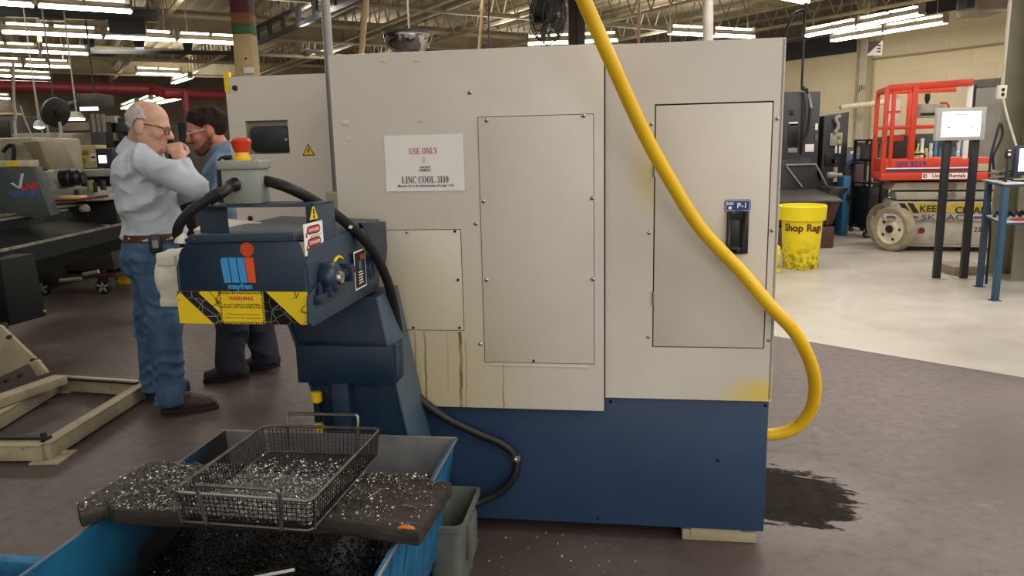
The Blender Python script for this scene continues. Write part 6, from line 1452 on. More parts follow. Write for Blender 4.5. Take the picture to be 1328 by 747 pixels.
# kiosk
ka = (G(1213, 361)+G(1250, 362))/2; kz0, kz1 = at(1240, 182, ka[1])[2], at(1240, 140, ka[1])[2]
ks = thing('kiosk', 'grey framed kiosk screen on two black posts', 'monitor', ka, math.radians(-8))
KM = Matrix.Translation(ka) @ Matrix.Rotation(math.radians(-8), 4, 'Z')
def kb(): b = MB(); b.M = KM; return b
hw = np.linalg.norm(G(1213, 361)-G(1250, 362))/2
for s_ in (-1, 1):
    b = kb(); b.box(s_*hw-.035, s_*hw+.035, -.03, .03, 0, kz1-.03); b.build('post', M_black, ks, .004); b = kb(); b.box(s_*hw-.09, s_*hw+.09, -.08, .08, 0, .008); b.build('floor_plate', M_lgrey, ks)
sx0, sx1 = at(1212, 160, ka[1])[0]-ka[0], at(1271, 160, ka[1])[0]-ka[0]
b = kb(); b.box(sx0, sx1, -.10, -.035, kz0, kz1); b.build('screen_frame', pm('silver_frame', '#b4b2ad', .4), ks, .006)
sc0, sc1 = sx0+.05, sx1-.05; z0_, z1_ = kz0+.035, kz1-.04
b = kb(); b.box(sc0, sc1, -.104, -.10, z0_, z1_); sn = b.build('screen', em('kiosk_screen', '#eef3f7', 1.15), ks)
b = kb(); b.box(sc1-.07, sc1, -.106, -.104, z0_+.11, z1_); b.build('blue_column', em('screen_blue', '#4aa8dd', .9), sn)
b = kb()
for k in range(9): b.box(sc0+.10+k*.02, sc0+.113+k*.02, -.106, -.104, z1_-.035, z1_-.026)
b.box(sc0+.06, sc0+.085, -.106, -.104, z0_+.09, z0_+.1); b.box(sc1-.09, sc1-.065, -.106, -.104, z0_+.09, z0_+.1); b.build('screen_marks', M_ink, sn)
# big column with conduit and outlet
ca = G(1277, 366)*np.array([1.056, 1, 1]); cb_ = at(1328, 366, ca[1])
M_col = pm('grey_green_column', '#8a8672', .5, var=.08, scale=3)
bc2 = thing('building_column', 'broad grey green building column at the right edge', 'column', (ca[0]+.25, ca[1]+.2, 0))
b = MB(); b.box(ca[0], ca[0]+.5, ca[1], ca[1]+.02, 0, CZ); b.box(ca[0], ca[0]+.5, ca[1]+.42, ca[1]+.44, 0, CZ); b.box(ca[0]+.24, ca[0]+.26, ca[1]+.02, ca[1]+.42, 0, CZ); b.build('flanges', M_col, bc2, .004)
b = MB(); b.box(ca[0]-.02, ca[0]+.52, ca[1]-.02, ca[1]+.46, 0, .02); b.build('base_plate', M_col, bc2)
oc = thing('conduit_outlet', 'white outlet box with conduit on the grey green column', 'outlet', tuple(at(1300, 120, ca[1]-.03)))
x0, x1, ya, yb, z0, z1 = OB(1294.5, 110, 1307, 128, ca[1]-.045, .045); b = MB(); b.box(x0, x1, ya, yb, z0, z1); b.build('box', pm('offwhite_box', '#d0cab8', .5), oc, .006)
for zz in (.3, .65):
    b = MB(); b.cyl(((x0+x1)/2, ya-.003, z0+(z1-z0)*zz), ((x0+x1)/2, ya, z0+(z1-z0)*zz), .018, n=12); b.build('socket', M_ink, oc)
b = MB(); b.tube([((x0+x1)/2, ya+.02, z1), ((x0+x1)/2, ya+.02, 4.6)], .016, 8); b.build('conduit', pm('pale_conduit', '#b3ab97', .5), oc)
cord([(1301, 128), (1306, 150), (1312, 170), (1318, 190)], ca[1]-.06, .011, 'thin white cable drooping from the outlet on the column', mt=pm('white_cable', '#cfc9bb', .5))
hz = [(1279, 368), (1281, 340), (1284, 300), (1283, 240), (1285, 205), (1291, 180), (1297, 160), (1300, 175), (1291, 196), (1288, 205), (1289, 220)]
cord(hz, ca[1]-.1, .013, 'dark looped air hose hanging beside the column', 'air_hose', M_rubber, 'hose')
# steel door in the block wall
dq = at(1263, 104, 14.6); 
def wl(x, y):
    q = PL(x, y, wp+UX*-.03, UX); v = q-wp; return float(v@UY), float(q[2])
y0_, y1_ = wl(1300, 104)[0]-1.2, wl(1263, 104)[0]; zt_ = wl(1275, 105)[1]
b = MB(); b.M = WMX; b.box(-.04, .0, y0_, y1_, 0, zt_-.1); struct(b.build('door_1', pm('galvanised_door', '#918f88', .4, .5, var=.1, scale=3), None))
b = MB(); b.M = WMX; b.box(-.07, .0, y0_-.1, y1_+.05, zt_-.12, zt_+.03); b.box(-.06, 0, y1_, y1_+.06, 0, zt_); struct(b.build('trim_5', pm('dark_door_frame', '#5c5b57', .5), None))
# blue bench with laptop
b1, b2 = G(1290, 390), G(1270, 372); bz = at(1290, 238, b1[1])[2]; bz2 = at(1290, 288, b1[1])[2]
bd = thing('workbench', 'blue steel workbench with pale top at the right edge', 'bench', (b1[0]+.5, b1[1]+.3, 0))
M_bb = pm('bench_blue', '#214762', .45, var=.12, scale=6); M_top = pm('bench_top', '#c6c7c6', .4, var=.08)
dlt = b2-b1; bx = 1.25
for ox, oy in ((0, 0), (dlt[0], dlt[1]), (bx, 0), (bx+dlt[0], dlt[1])):
    b = MB(); x, y = b1[0]+ox, b1[1]+oy; b.box(x-.025, x+.025, y-.025, y+.025, 0, bz-.03); b.box(x-.045, x+.045, y-.04, y+.04, 0, .008); b.build('leg', M_bb if oy == 0 else pm('bench_navy', '#223a50', .45), bd, .003)
def slab(z0, z1, ov, mt, nm):
    b = MB(); a = np.array([b1[0]-ov, b1[1]-ov]); c = np.array([b1[0]+dlt[0]-ov, b1[1]+dlt[1]+ov]); b.hexa([(a[0], a[1], z0), (a[0]+bx+2*ov, a[1], z0), (c[0]+bx+2*ov, c[1], z0), (c[0], c[1], z0), (a[0], a[1], z1), (a[0]+bx+2*ov, a[1], z1), (c[0]+bx+2*ov, c[1], z1), (c[0], c[1], z1)]); b.build(nm, mt, bd, .003)
slab(bz-.035, bz-.012, .02, M_bb, 'top_frame'); slab(bz-.012, bz, .03, M_top, 'bench_top'); slab(bz2-.03, bz2-.01, .0, M_bb, 'shelf_frame'); slab(bz2-.01, bz2, .0, M_top, 'shelf')
ym_ = b1[1]+.15
tz = at(1316, 188, ym_)[2]
mo2 = thing('bench_monitor', 'navy framed monitor with white screen cut by the right edge', 'monitor', (at(1322, 225, ym_)[0], ym_, bz))
x0, x1, ya, yb, z0, z1 = OB(1314.5, 187, 1385, 228, ym_, .05); b = MB(); b.box(x0, x1, ya, yb, z0, z1); b.build('frame', pm('navy_frame', '#242c44', .4), mo2, .02)
b = MB(); b.box(x0+.035, x1-.03, ya-.004, ya, z0+.04, z1-.03); b.build('screen', em('bench_screen', '#eaf0fb', 1.3), mo2)
b = MB(); b.box((x0+x1)/2-.06, (x0+x1)/2+.06, ya+.02, yb+.02, bz, z0+.05); b.box((x0+x1)/2-.14, (x0+x1)/2+.14, ya-.06, yb+.1, bz, bz+.015); b.build('stand', M_black, mo2, .006)
x0, x1, ya, yb, z0, z1 = OB(1305, 193, 1313, 206, ym_-.02, .03); cr = thing('card_reader', 'small dark card reader with red lights beside the bench monitor', 'reader', ((x0+x1)/2, ya, bz)); b = MB(); b.box(x0, x1, ya, yb, z0, z1); b.cyl(((x0+x1)/2, (ya+yb)/2, bz), ((x0+x1)/2, (ya+yb)/2, z0), .012, n=8); b.build('body', pm('maroon_black', '#2a1a22', .4), cr, .006)
b = MB(); b.box(x0+.012, x1-.012, ya-.003, ya, z0+.03, z0+.05); b.box(x0+.012, x1-.012, ya-.003, ya, z0+.07, z0+.08); b.build('red_lights', em('red_led', '#d0304a', .8), cr)
for k, (px, r_, mt, l_) in enumerate(((1293, .05, M_mid, 'grey coil of cable on the bench top by the column'), (1305, .045, M_black, 'black coil of cable on the bench top by the monitor'))):
    p = at(px, 236, ym_+.1); b = MB(); b.tube([(p[0]+r_*1.4*math.cos(a*.52), ym_+.1+r_*math.sin(a*.52), bz+.012+.004*a) for a in range(26)], .01, 6); tag(b.build('cable_coil', mt, None), l_, 'cable')
p = at(1322, 286, b1[1]+.05); b = MB(); b.extr([(p[0]-.06, b1[1]+.02, bz2+.001), (p[0]+.1, b1[1]-.0, bz2+.001), (p[0]+.14, b1[1]+.22, bz2+.001), (p[0]-.0, b1[1]+.2, bz2+.001)], (0, 0, .004)); tag(b.build('red_folder', pm('red_card', '#cf3436', .5), None), 'red folder lying on the lower bench shelf', 'folder')
p = at(1292, 283, b1[1]+.35); b = MB()
for k in range(5): b.tube([(p[0]-.05+k*.06, b1[1]+.3+.03*(k % 2), bz2+.02), (p[0]-.02+k*.06, b1[1]+.33, bz2+.06), (p[0]+.03+k*.06, b1[1]+.3, bz2+.02)], .018, 6)
tag(b.build('cable_bundle', M_black, None), 'bundle of black cables on the lower bench shelf', 'cable', kind='stuff')
# yellow drum and bins
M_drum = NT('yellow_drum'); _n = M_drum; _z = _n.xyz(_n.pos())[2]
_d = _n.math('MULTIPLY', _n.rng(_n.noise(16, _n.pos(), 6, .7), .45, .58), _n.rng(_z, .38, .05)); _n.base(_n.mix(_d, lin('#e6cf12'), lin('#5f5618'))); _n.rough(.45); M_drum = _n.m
yb_ = G(1036, 352); drw = (at(1066, 300, yb_[1])[0]-at(1010, 300, yb_[1])[0])/2*1.06; dh = at(1036, 268, yb_[1])[2]
dcx = at(1039, 300, yb_[1]+.28)[0]
dr = thing('trash_drum', 'yellow round drum lettered Shop Rags on the pale floor', 'bin', (dcx, yb_[1]+drw, 0))
b = MB(); R0 = drw*.86; b.lathe([(R0*.86, 0), (R0*.9, .03), (R0, dh*.72), (R0*1.0, dh*.76), (R0*1.16, dh*.77), (R0*1.2, dh*.98), (R0*1.14, dh), (R0*1.06, dh*.99), (R0*.95, dh*.8), (R0*.8, .05), (0, .04)], (dcx, yb_[1]+drw, 0), (0, 0, 1), 36); b.build('drum', M_drum, dr)
# curved lettering
def curved(s_, size, R_, zc, cx, cy, ang0, mt, par):
    cu = bpy.data.curves.new('t', 'FONT'); cu.body = s_; cu.size = size; cu.align_x = 'CENTER'; cu.align_y = 'CENTER'; cu.offset = .03*size; cu.resolution_u = 3
    o = bpy.data.objects.new('t', cu); COL.objects.link(o); bpy.context.view_layer.update(); me = bpy.data.meshes.new_from_object(o.evaluated_get(bpy.context.evaluated_depsgraph_get()))
    b = MB(); b.add([(cx+(R_)*math.sin(ang0+v.co.x/R_), cy-(R_)*math.cos(ang0+v.co.x/R_), zc+v.co.y) for v in me.vertices], [tuple(p.vertices) for p in me.polygons])
    bpy.data.objects.remove(o); bpy.data.curves.remove(cu); bpy.data.meshes.remove(me); return b.build('lettering', mt, par)
curved('Shop Rags', .118, R0*1.012, at(1037, 297, yb_[1])[2], dcx, yb_[1]+drw, math.atan2(dcx, -(yb_[1]))*0-.02+math.radians(2)-math.atan2(dcx, yb_[1]+drw)*.0-.27, pm('maroon_letter', '#5a1f18', .5), dr)
p = at(1016, 350, yb_[1]-.25); b = MB(); b.lathe([(.08, 0), (.085, .05), (.07, .06), (.075, .3), (.06, .32), (0, .32)], (p[0]-.05, yb_[1]-.05, 0), (0, 0, 1), 16); tag(b.build('yellow_bucket', M_drum, None), 'narrow yellow pail half hidden behind the machine corner', 'pail')
M_maroon = pm('maroon_brown_plastic', '#4a302a', .5, var=.15, scale=5)
q = G(1083, 322); x0 = at(1000, 300, q[1])[0]; x1 = at(1083, 300, q[1])[0]; zt_ = at(1060, 262, q[1])[2]
hb_ = thing('brown_hopper', 'brown plastic tote with sloping lip behind the yellow drum', 'bin', ((x0+x1)/2, q[1]+.5, 0))
b = MB(); b.hexa([(x0, q[1], .0), (x1, q[1], .0), (x1, q[1]+.7, .0), (x0, q[1]+.7, .0), (x0, q[1], zt_*.48), (x1, q[1], zt_*.48), (x1, q[1]+1., zt_*.48), (x0, q[1]+1., zt_*.48)]); b.build('lower_body', M_maroon, hb_, .03)
b = MB(); b.hexa([(x0, q[1]+.03, zt_*.49), (x1-.03, q[1]+.03, zt_*.49), (x1-.03, q[1]+.95, zt_*.49), (x0, q[1]+.95, zt_*.49), (x0, q[1]-.1, zt_), (x1+.02, q[1]-.1, zt_), (x1+.02, q[1]+1.0, zt_), (x0, q[1]+1.0, zt_)]); b.build('upper_body', M_maroon, hb_, .02)
for k in range(4):
    xx = x1-.12-k*.2; b = MB(); b.hexa([(xx-.02, q[1]-.0, zt_*.5), (xx+.02, q[1]-.0, zt_*.5), (xx+.02, q[1]+.04, zt_*.5), (xx-.02, q[1]+.04, zt_*.5), (xx-.02, q[1]-.12, zt_*.97), (xx+.02, q[1]-.12, zt_*.97), (xx+.02, q[1]-.05, zt_*.97), (xx-.02, q[1]-.05, zt_*.97)]); b.build('rib', M_maroon, hb_)
tp = [at(x, y, q[1]+.02) for x, y in ((1000, 249), (1078, 245), (1084, 250), (1062, 262), (1000, 263))]
b = MB(); b.hexa([(x0, q[1]-.12, zt_), (x1+.03, q[1]-.12, zt_), (x1+.25, q[1]+1.0, zt_+.02), (x0, q[1]+1.0, zt_+.02), (x0, q[1]-.12, zt_+.03), (x1+.03, q[1]-.12, zt_+.03), (x1+.28, q[1]+1.0, zt_+.12), (x0, q[1]+1.0, zt_+.12)]); b.build('grate_top', pm('dark_grate', '#4b4642', .5, var=.3, scale=14), hb_, .006)
b = MB(); b.extr([tuple(at(x, y, q[1]+.35)) for x, y in ((1073, 263), (1083, 245), (1099, 243), (1100, 247), (1083, 262))], (0, .7, 0)); b.build('side_chute', pm('black_chute', '#262525', .5), hb_, .006)
# black machines against the wall
M_bm = pm('black_machine_paint', '#242628', .42, var=.15, scale=4); M_sl = pm('slate_machine_paint', '#34373a', .42, var=.12, scale=3)
bmz = thing('black_machine', 'tall dark grey machine cabinet behind the machine corner', 'machine', (at(1040, 200, 12.2)[0], 12.6, 0))
x0, x1, ya, yb, z0, z1 = OB(985, 118, 1065, 240, 12.2, .9); b = MB(); b.box(x0, x1, ya, yb, 0, z1); b.build('cabinet', M_sl, bmz, .015)
for nm, qq, mt in (('white_notice', (1044, 187, 1056, 197), M_white), ('white_label', (1057, 160, 1061, 169), M_white), ('small_label', (1057, 174, 1060, 182), M_mid), ('dark_window', (1022, 160, 1036, 190), M_black), ('square_vent', (1024, 142, 1030, 149), M_black), ('lit_shelf', (1023, 158, 1035, 163), M_white), ('silver_tray', (1022, 192, 1034, 198), M_graym), ('panel_seam', (1040, 120, 1041, 200), M_black)):
    b = MB(); b.box(*OB(*qq, ya-.012, .012)); b.build(nm, mt, bmz, .002)
b = MB(); b.tube(smooth_path([at(x, y, ya-.08) for x, y in ((1040, 112), (1046, 118), (1050, 130), (1050, 150), (1047, 170), (1040, 186))], 5), .022, 8); b.build('hanging_hose', M_rubber, bmz)
b = MB(); b.tube([at(x, y, ya-.1) for x, y in ((1048, 122), (1050, 128), (1052, 140))], .02, 6); b.build('hose_fitting', M_graym, bmz)
bm2 = thing('black_conveyor', 'black chip conveyor tower with grey control box behind the brown tote', 'conveyor', (at(1084, 200, 12)[0], 12.4, 0))
x0, x1, ya, yb, z0, z1 = OB(1064, 146, 1102, 240, 12.3, .5); b = MB(); b.hexa([(x0, ya, 0), (x1, ya, 0), (x1, yb, 0), (x0, yb, 0), (x0, ya, z1-.04), (x1, ya, z1+.02), (x1, yb, z1+.02), (x0, yb, z1-.04)]); b.build('tower', M_bm, bm2, .02)
for nm, qq, mt in (('control_box', (1076, 172, 1093, 189), M_graym), ('button', (1087, 175, 1091, 179), pm('amber_button', '#b98a34', .4)), ('button', (1087, 183, 1091, 187), pm('yellow_button', '#c7a93e', .4)), ('white_tag', (1083, 189, 1086, 199), M_white), ('white_tag', (1088, 189, 1091, 199), M_white), ('motor', (1070, 200, 1084, 214), M_black), ('orange_cap', (1078, 206, 1084, 212), pm('dull_orange', '#a0664a', .5))):
    b = MB(); b.box(*OB(*qq, ya-.03-(.02 if nm == 'button' else 0), .03)); b.build(nm, mt, bm2, .004)
b = MB(); b.tube(smooth_path([at(x, y, ya-.05) for x, y in ((1083, 172), (1087, 163), (1084, 154), (1090, 150))], 5), .03, 8); b.build('conduit', M_graym, bm2)
x0, x1, ya, yb, z0, z1 = OB(1000, 205, 1072, 250, 11.6, .5); b = MB(); b.hexa([(x0, ya, .3), (x1+.2, ya, .3), (x1+.2, yb, .3), (x0, yb, .3), (x0, ya, z1), (x1-.25, ya, z1), (x1-.25, yb, z1), (x0, yb, z1)]); b.build('chute', M_bm, bm2, .01)
for a, c in (((1058, 213), (1072, 240)), ((1019, 214), (1058, 213)), ((1020, 216), (1040, 242))):
    b = MB(); b.tube([at(a[0], a[1], ya-.02), at(c[0], c[1], ya-.02)], .012, 6); b.build('bright_edge', M_graym, bm2)
b = MB(); p = at(1083, 227, ya-.05); b.lathe([(.03, -.12), (.05, -.1), (.05, .0), (.03, .02), (.03, .1)], tuple(p), (1, 0, 0), 12); b.cyl((p[0], p[1], p[2]-.1), (p[0], p[1], p[2]+.12), .03, n=10); b.build('valve', M_graym, bm2)
# blue bin, covered barrel, tool carts
darkbox(1093, 228, 1104, 258, 12.0, .25, 'blue_bin', 'small bright blue bin right of the black conveyor tower', 'bin', pm('bright_blue_bin', '#2a6e96', .5), [('caster', (1099, 252, 1106, 260), M_rubber, .05, .06)])
bx_ = thing('covered_cart', 'maroon cart under a blue tarp left of the red lift', 'cart', (at(1112, 230, 12.6)[0], 12.8, 0))
x0, x1, ya, yb, z0, z1 = OB(1104, 212, 1124, 252, 12.6, .7); b = MB(); b.box(x0, x1, ya, yb, .08, z1); b.build('body', pm('maroon_cart', '#3d1a1f', .5), bx_, .03)
b = MB(); b.tube(smooth_path([at(x, y, 12.7) for x, y in ((1090, 220), (1098, 209), (1108, 206), (1120, 207), (1124, 214))], 4), .09, 8); b.build('tarp', pm('blue_tarp', '#2c3a5e', .5), bx_)
for px in (1106, 1121):
    p = at(px, 250, 12.6); b = MB(); b.cyl((p[0]-.02, 12.6, .05), (p[0]+.02, 12.6, .05), .05, n=14); b.build('caster', M_rubber, bx_)
tc = thing('shelf_trolley', 'black open shelf trolley on casters at the left end of the red lift', 'trolley', (at(1135, 250, 11.6)[0], 11.9, 0))
x0, x1, ya, yb, z0, z1 = OB(1125, 180, 1150, 268, 11.6, .6)
for xx in (x0, x1-.04):
    for yy in (ya, yb-.04):
        b = MB(); b.box(xx, xx+.04, yy, yy+.04, .12, z1); b.build('upright', M_black, tc, .003)
for zz in (.14, z1*.55, z1*.78, z1-.03):
    b = MB(); b.box(x0, x1, ya, yb, zz, zz+.03); b.build('shelf', M_black, tc, .003)
b = MB(); b.box(x0+.04, x1-.04, ya+.02, yb-.02, .18, z1*.52); b.build('drawer_case', M_bm, tc, .006)
for k in range(4):
    b = MB(); b.box(x0+.06+k*.055, x0+.095+k*.055, ya+.1, yb-.1, z1*.8, z1*.95); b.build('tool_box', [M_mid, M_graym, M_mid, M_dk][k], tc, .004)
for xx in (x0+.03, x1-.03):
    b = MB(); b.lathe([(.02, -.025), (.06, -.025), (.06, .025), (.02, .025)], (xx, ya+.03, .06), (0, 1, 0), 18); w_ = b.build('caster', pm('maroon_caster', '#3d2423', .5), tc); b = MB(); b.cyl((xx, ya, .06), (xx, ya+.004, .06), .022, n=10); b.build('hub', M_graym, w_)
# tool rack behind the lift
rk = thing('tool_rack', 'black rack of yellow and white tool holders seen through the lift railing', 'rack', (at(1215, 215, 12.4)[0], 12.6, 0))
x0, x1, ya, yb, z0, z1 = OB(1180, 172, 1262, 226, 12.4, .4); b = MB(); b.box(x0, x1, ya, yb, 0, z0+.25); b.build('cabinet', M_bm, rk, .01); b = MB(); b.box(x0, x1, yb-.03, yb, 0, z1); b.build('back_panel', M_bm, rk, .006)
mts = [pm('holder_yellow', '#c6b35a', .5), pm('holder_white', '#d2d3cf', .5), pm('holder_blue', '#4c6d8c', .5)]
for k in range(12):
    xx = x0+.08+k*(x1-x0-.16)/11; m_ = mts[(0, 0, 1, 0, 1, 2, 2, 2, 1, 2, 1, 2)[k]]; hgt = .16+.08*((k*7) % 3)
    b = MB(); b.lathe([(.03, 0), (.034, hgt*.4), (.022, hgt*.45), (.028, hgt), (0, hgt)], (xx, ya+.12, z0+.25), (0, 0, 1), 10); b.build('tool_holder', m_, rk)
darkbox(1103, 190, 1126, 212, 13.5, .5, 'grey_bench', 'low grey bench with parts against the wall left of the lift', 'bench', M_mid, [('vise', (1117, 184, 1124, 191), M_dk, .0, .2), ('white_box', (1104, 196, 1109, 203), M_white, .03, .05)])
darkbox(1144, 177, 1158, 205, 12.8, .3, 'printed_board', 'dark printed board behind the left railing of the lift', 'board', M_dk)
# flat grey lid on the floor by the column and small things by the bench
p = G(1262, 357); b = MB(); b.box(p[0]-.22, p[0]+.2, p[1]-.0, p[1]+.4, .003, .10); tag(b.build('floor_box', pm('tan_floor_box', '#8a7a66', .6), None, .01), 'low tan box on the floor between the kiosk posts and column', 'box')
p = G(1326, 361)-np.array([0, .45, 0]); b = MB(); b.lathe([(.17, 0), (.17, .02), (.05, .05), (.03, .3), (0, .3)], (p[0]+.08, p[1], .003), (0, 0, 1), 20); tag(b.build('stool_base', M_dk, None), 'dark round stand base at the right edge of the pale floor', 'stand')
# ------------------------------------------------------------------ overhead things seen above the machine
# red sprinkler main
b = MB(); z_ = 3.2
pa, pb, pc_ = G(-60, 110, z_), G(197, 116, z_), G(212, 121, z_-.12)
pd_ = pc_+nrm(pb-pa)*float(np.linalg.norm(G(274, 122, z_)-pc_))*.7
b.tube([pa, pb], .135, 14); b.tube([pb, pc_], .13, 14); b.tube([pc_, pd_], .135, 14); b.ball(pd_, .135, 14)
tag(b.build('red_pipe', pm('dark_red_pipe', '#7d2730', .45, var=.1), None), 'thick dark red pipe crossing under the roof at the left', 'pipe')
p = at(243, 140, 20); b = MB(); b.cyl((p[0], 20, 1.6), (p[0], 20, 3.1), .09, n=12); tag(b.build('red_standpipe', pm('red_standpipe_paint', '#74262b', .5), None), 'short dark red upright pipe between the heads of the two men', 'pipe')
# banded column
ym = 8.7; xa, xb = at(299, 20, ym)[0], at(323, 20, ym)[0]
bc3 = thing('banded_column', 'cream square column with red, orange and green bands at its top', 'column', ((xa+xb)/2, ym+.1, 0))
zz = [0, at(310, 44, ym)[2], at(310, 30, ym)[2], at(310, 16, ym)[2], CZ]
for k, (nm, c) in enumerate((('cream_shaft', '#c4ad7d'), ('green_band', '#3f6b3f'), ('orange_band', '#8d5a3c'), ('red_band', '#5d2b33'))):
    b = MB(); b.box(xa, xb, ym, ym+.22, zz[k], zz[k+1]); b.build(nm, pm(nm+'_paint', c, .55, var=.08), bc3, .002)
p = at(319, 76, ym); b = MB(); b.cyl((p[0], ym-.008, p[2]), (p[0], ym, p[2]), .012, n=8); b.build('bolt', M_ink, bc3)
x0, x1, ya, yb, z0, z1 = OB(316, 87, 328, 95, ym-.02, .02); b = MB(); b.box(x0, x1, ya, yb, z0, z1); b.build('white_note', M_white, bc3)
# vertical conduits and poles
def pole(top, bot, Y, r, name, label, mt, Y2=None, cat='pole', n=10):
    a, c = at(bot[0], bot[1], Y), at(top[0], top[1], Y2 or Y); a, c = Vector(a), Vector(c); d_ = (c-a); k = (CZ+.03-a.z)/d_.z; c2 = a+d_*k
    b = MB(); b.tube([a-d_*(a.z/d_.z), c2], r, n); return tag(b.build(name, mt, None), label, cat)
M_gal = pm('galvanised_conduit', '#8c8a86', .45, .5, var=.1)
q = Vector(mW((mY(437, 240, .34)[0], .34, 0))); q2 = Vector(at(426, 0, q.y))
b = MB(); zj = mY(437, 252, .34)[2]; b.tube([Vector((q.x, q.y, zj)), Vector((q.x, q.y, CZ-.05))], .0185, 12); t_ = tag(b.build('conduit_pole', M_gal, None), 'grey metal conduit rising between cabinet and cream sheet', 'conduit')
M_tan = pm('tan_pipe', '#a48a62', .55, var=.12)
pole((475, 0), (468, 78), 6.0, .022, 'tan_pole', 'leaning tan pole above the left top corner of the cream sheet', M_tan)
pole((626, 0), (621, 66), 7.0, .012, 'tan_rope', 'thin tan drop cord right of the dome mirror', M_tan, cat='cord')
pole((634, 0), (634, 60), 9.5, .007, 'drop_wire', 'thin dark drop wire beside the tan cord', M_dk, cat='wire')
pole((829, 0), (828, 56), 8.0, .016, 'brown_pipe', 'thin brown upright pipe right of the yellow hose', pm('brown_pipe_paint', '#7a5a3c', .5))
pole((869, 0), (869, 46), 11, .008, 'drop_wire', 'thin pale drop wire holding the light above the machine', M_cord, cat='wire')
pole((918, 0), (918, 51), 9.5, .065, 'grey_post', 'pale grey round post above the cream door', pm('pale_grey_post', '#a39d90', .5))
bp = thing('wooden_post', 'dark brown square post right of the black fan', 'post', (at(748, 50, 11)[0], 11, 0))
x0, x1 = at(738, 40, 11)[0], at(759, 40, 11)[0]; b = MB(); b.box(x0, x1, 11, 11.22, 0, CZ); b.build('shaft', pm('dark_brown_wood', '#352d26', .6, var=.2, scale=6, stretch=(5, 5, .5)), bp, .006)
b = MB(); b.box((x0+x1)/2-.01, (x0+x1)/2+.01, 10.985, 11, 0, CZ-.05); b.build('cable_strip', M_grime, bp)
# convex mirror: a half dome
mp = at(529, 44, 6.5); rr = (at(562, 44, 6.5)[0]-at(497, 44, 6.5)[0])/2
dm = thing('dome_mirror', 'half dome safety mirror hanging above the cream sheet', 'mirror', mp)
n = NT('mirror_dome'); n.base(lin('#b9b9b4')); n.b.inputs['Metallic'].default_value = 1.; n.rough(n.rng(n.noise(6), .3, .7, .03, .12)); 
b = MB(); b.lathe([(rr*math.cos(a), -rr*.86*math.sin(a)) for a in [k*pi/2/12 for k in range(13)]], tuple(mp), (0, 0, 1), 36); b.build('dome', n.m, dm)
b = MB(); b.lathe([(rr*1.03, -.012), (rr*1.03, .012), (rr*.9, .014), (0, .016)], tuple(mp), (0, 0, 1), 36); b.build('rim', M_dk, dm)
b = MB(); b.cyl((mp[0]+.01, mp[1], mp[2]), (mp[0]+.01, mp[1], CZ-.05), .008, n=6); b.build('hanger_rod', M_cord, dm)
# wall fan
fc = at(711, 20, 9.5); fr = (at(711, -18, 9.5)[2]-at(711, 58, 9.5)[2])/2
fn = thing('cage_fan', 'black cage fan hanging above the cream machine', 'fan', (fc[0], 9.5, fc[2]-fr))
axf = nrm(np.array([.82, -.55, -.1])); M_fan = pm('fan_cage_black', '#141414', .45)
u_ = nrm(np.cross(axf, (0, 0, 1))); v_ = np.cross(u_, axf)
b = MB()
for s_ in (-.13, -.09, 0., .09, .13):
    r_ = fr*math.sqrt(max(.12, 1-(s_/.14)**2*.85)); b.tube([fc+axf*s_+(u_*math.cos(a)+v_*math.sin(a))*r_ for a in [k*pi/16 for k in range(32)]], .007, 5, closed=True)
for k in range(44):
    a = 2*pi*k/44; d_ = u_*math.cos(a)+v_*math.sin(a); b.tube([fc+axf*s_+d_*fr*r_ for s_, r_ in ((-.15, .12), (-.13, .5), (-.08, .88), (0, 1.), (.08, .88), (.13, .5), (.15, .12))], .0035, 4)
b.build('cage', M_fan, fn)
b = MB(); b.cyl(tuple(fc-axf*.17), tuple(fc+axf*.02), fr*.26, n=18); b.build('motor', M_fan, fn)
for k in range(4):
    a = 2*pi*k/4+.4; d_ = u_*math.cos(a)+v_*math.sin(a); e_ = np.cross(axf, d_); b = MB()
    P_ = [fc+d_*fr*.15-e_*.06+axf*.03, fc+d_*fr*.88-e_*.16+axf*.05, fc+d_*fr*.88+e_*.14-axf*.04, fc+d_*fr*.15+e_*.06-axf*.02]; b.extr([tuple(p) for p in P_], tuple(axf*.006)); b.build('blade', M_fan, fn)
b = MB(); b.tube([fc-axf*.1+np.array([0, 0, fr*.2]), np.array([fc[0]+.1, 9.7, fc[2]+fr+.1]), np.array([fc[0]+.1, 9.7, CZ-.05])], .018, 6); b.build('bracket', M_fan, fn)
x0, x1, ya, yb, z0, z1 = OB(625, 58, 635, 66, 9.5, .12); bx2 = thing('junction_box', 'small black box hanging on the drop wire', 'box', ((x0+x1)/2, 9.5, z0)); b = MB(); b.box(x0, x1, ya, yb, z0, z1); b.build('case', M_black, bx2, .01); b = MB(); b.box(x0+.02, x1-.02, ya-.01, ya, z0+.02, z1-.02); b.build('cover', M_dk, bx2)
# rod sticking out over the sheet corner
b = MB(); b.tube([at(398, 65.5, 3.4), at(452, 75, 3.2)], .008, 8); b.ball(at(398, 65.5, 3.4), .011, 8); tag(b.build('steel_rod', M_gal, None), 'thin steel rod poking out left over the top corner of the cream sheet', 'rod')
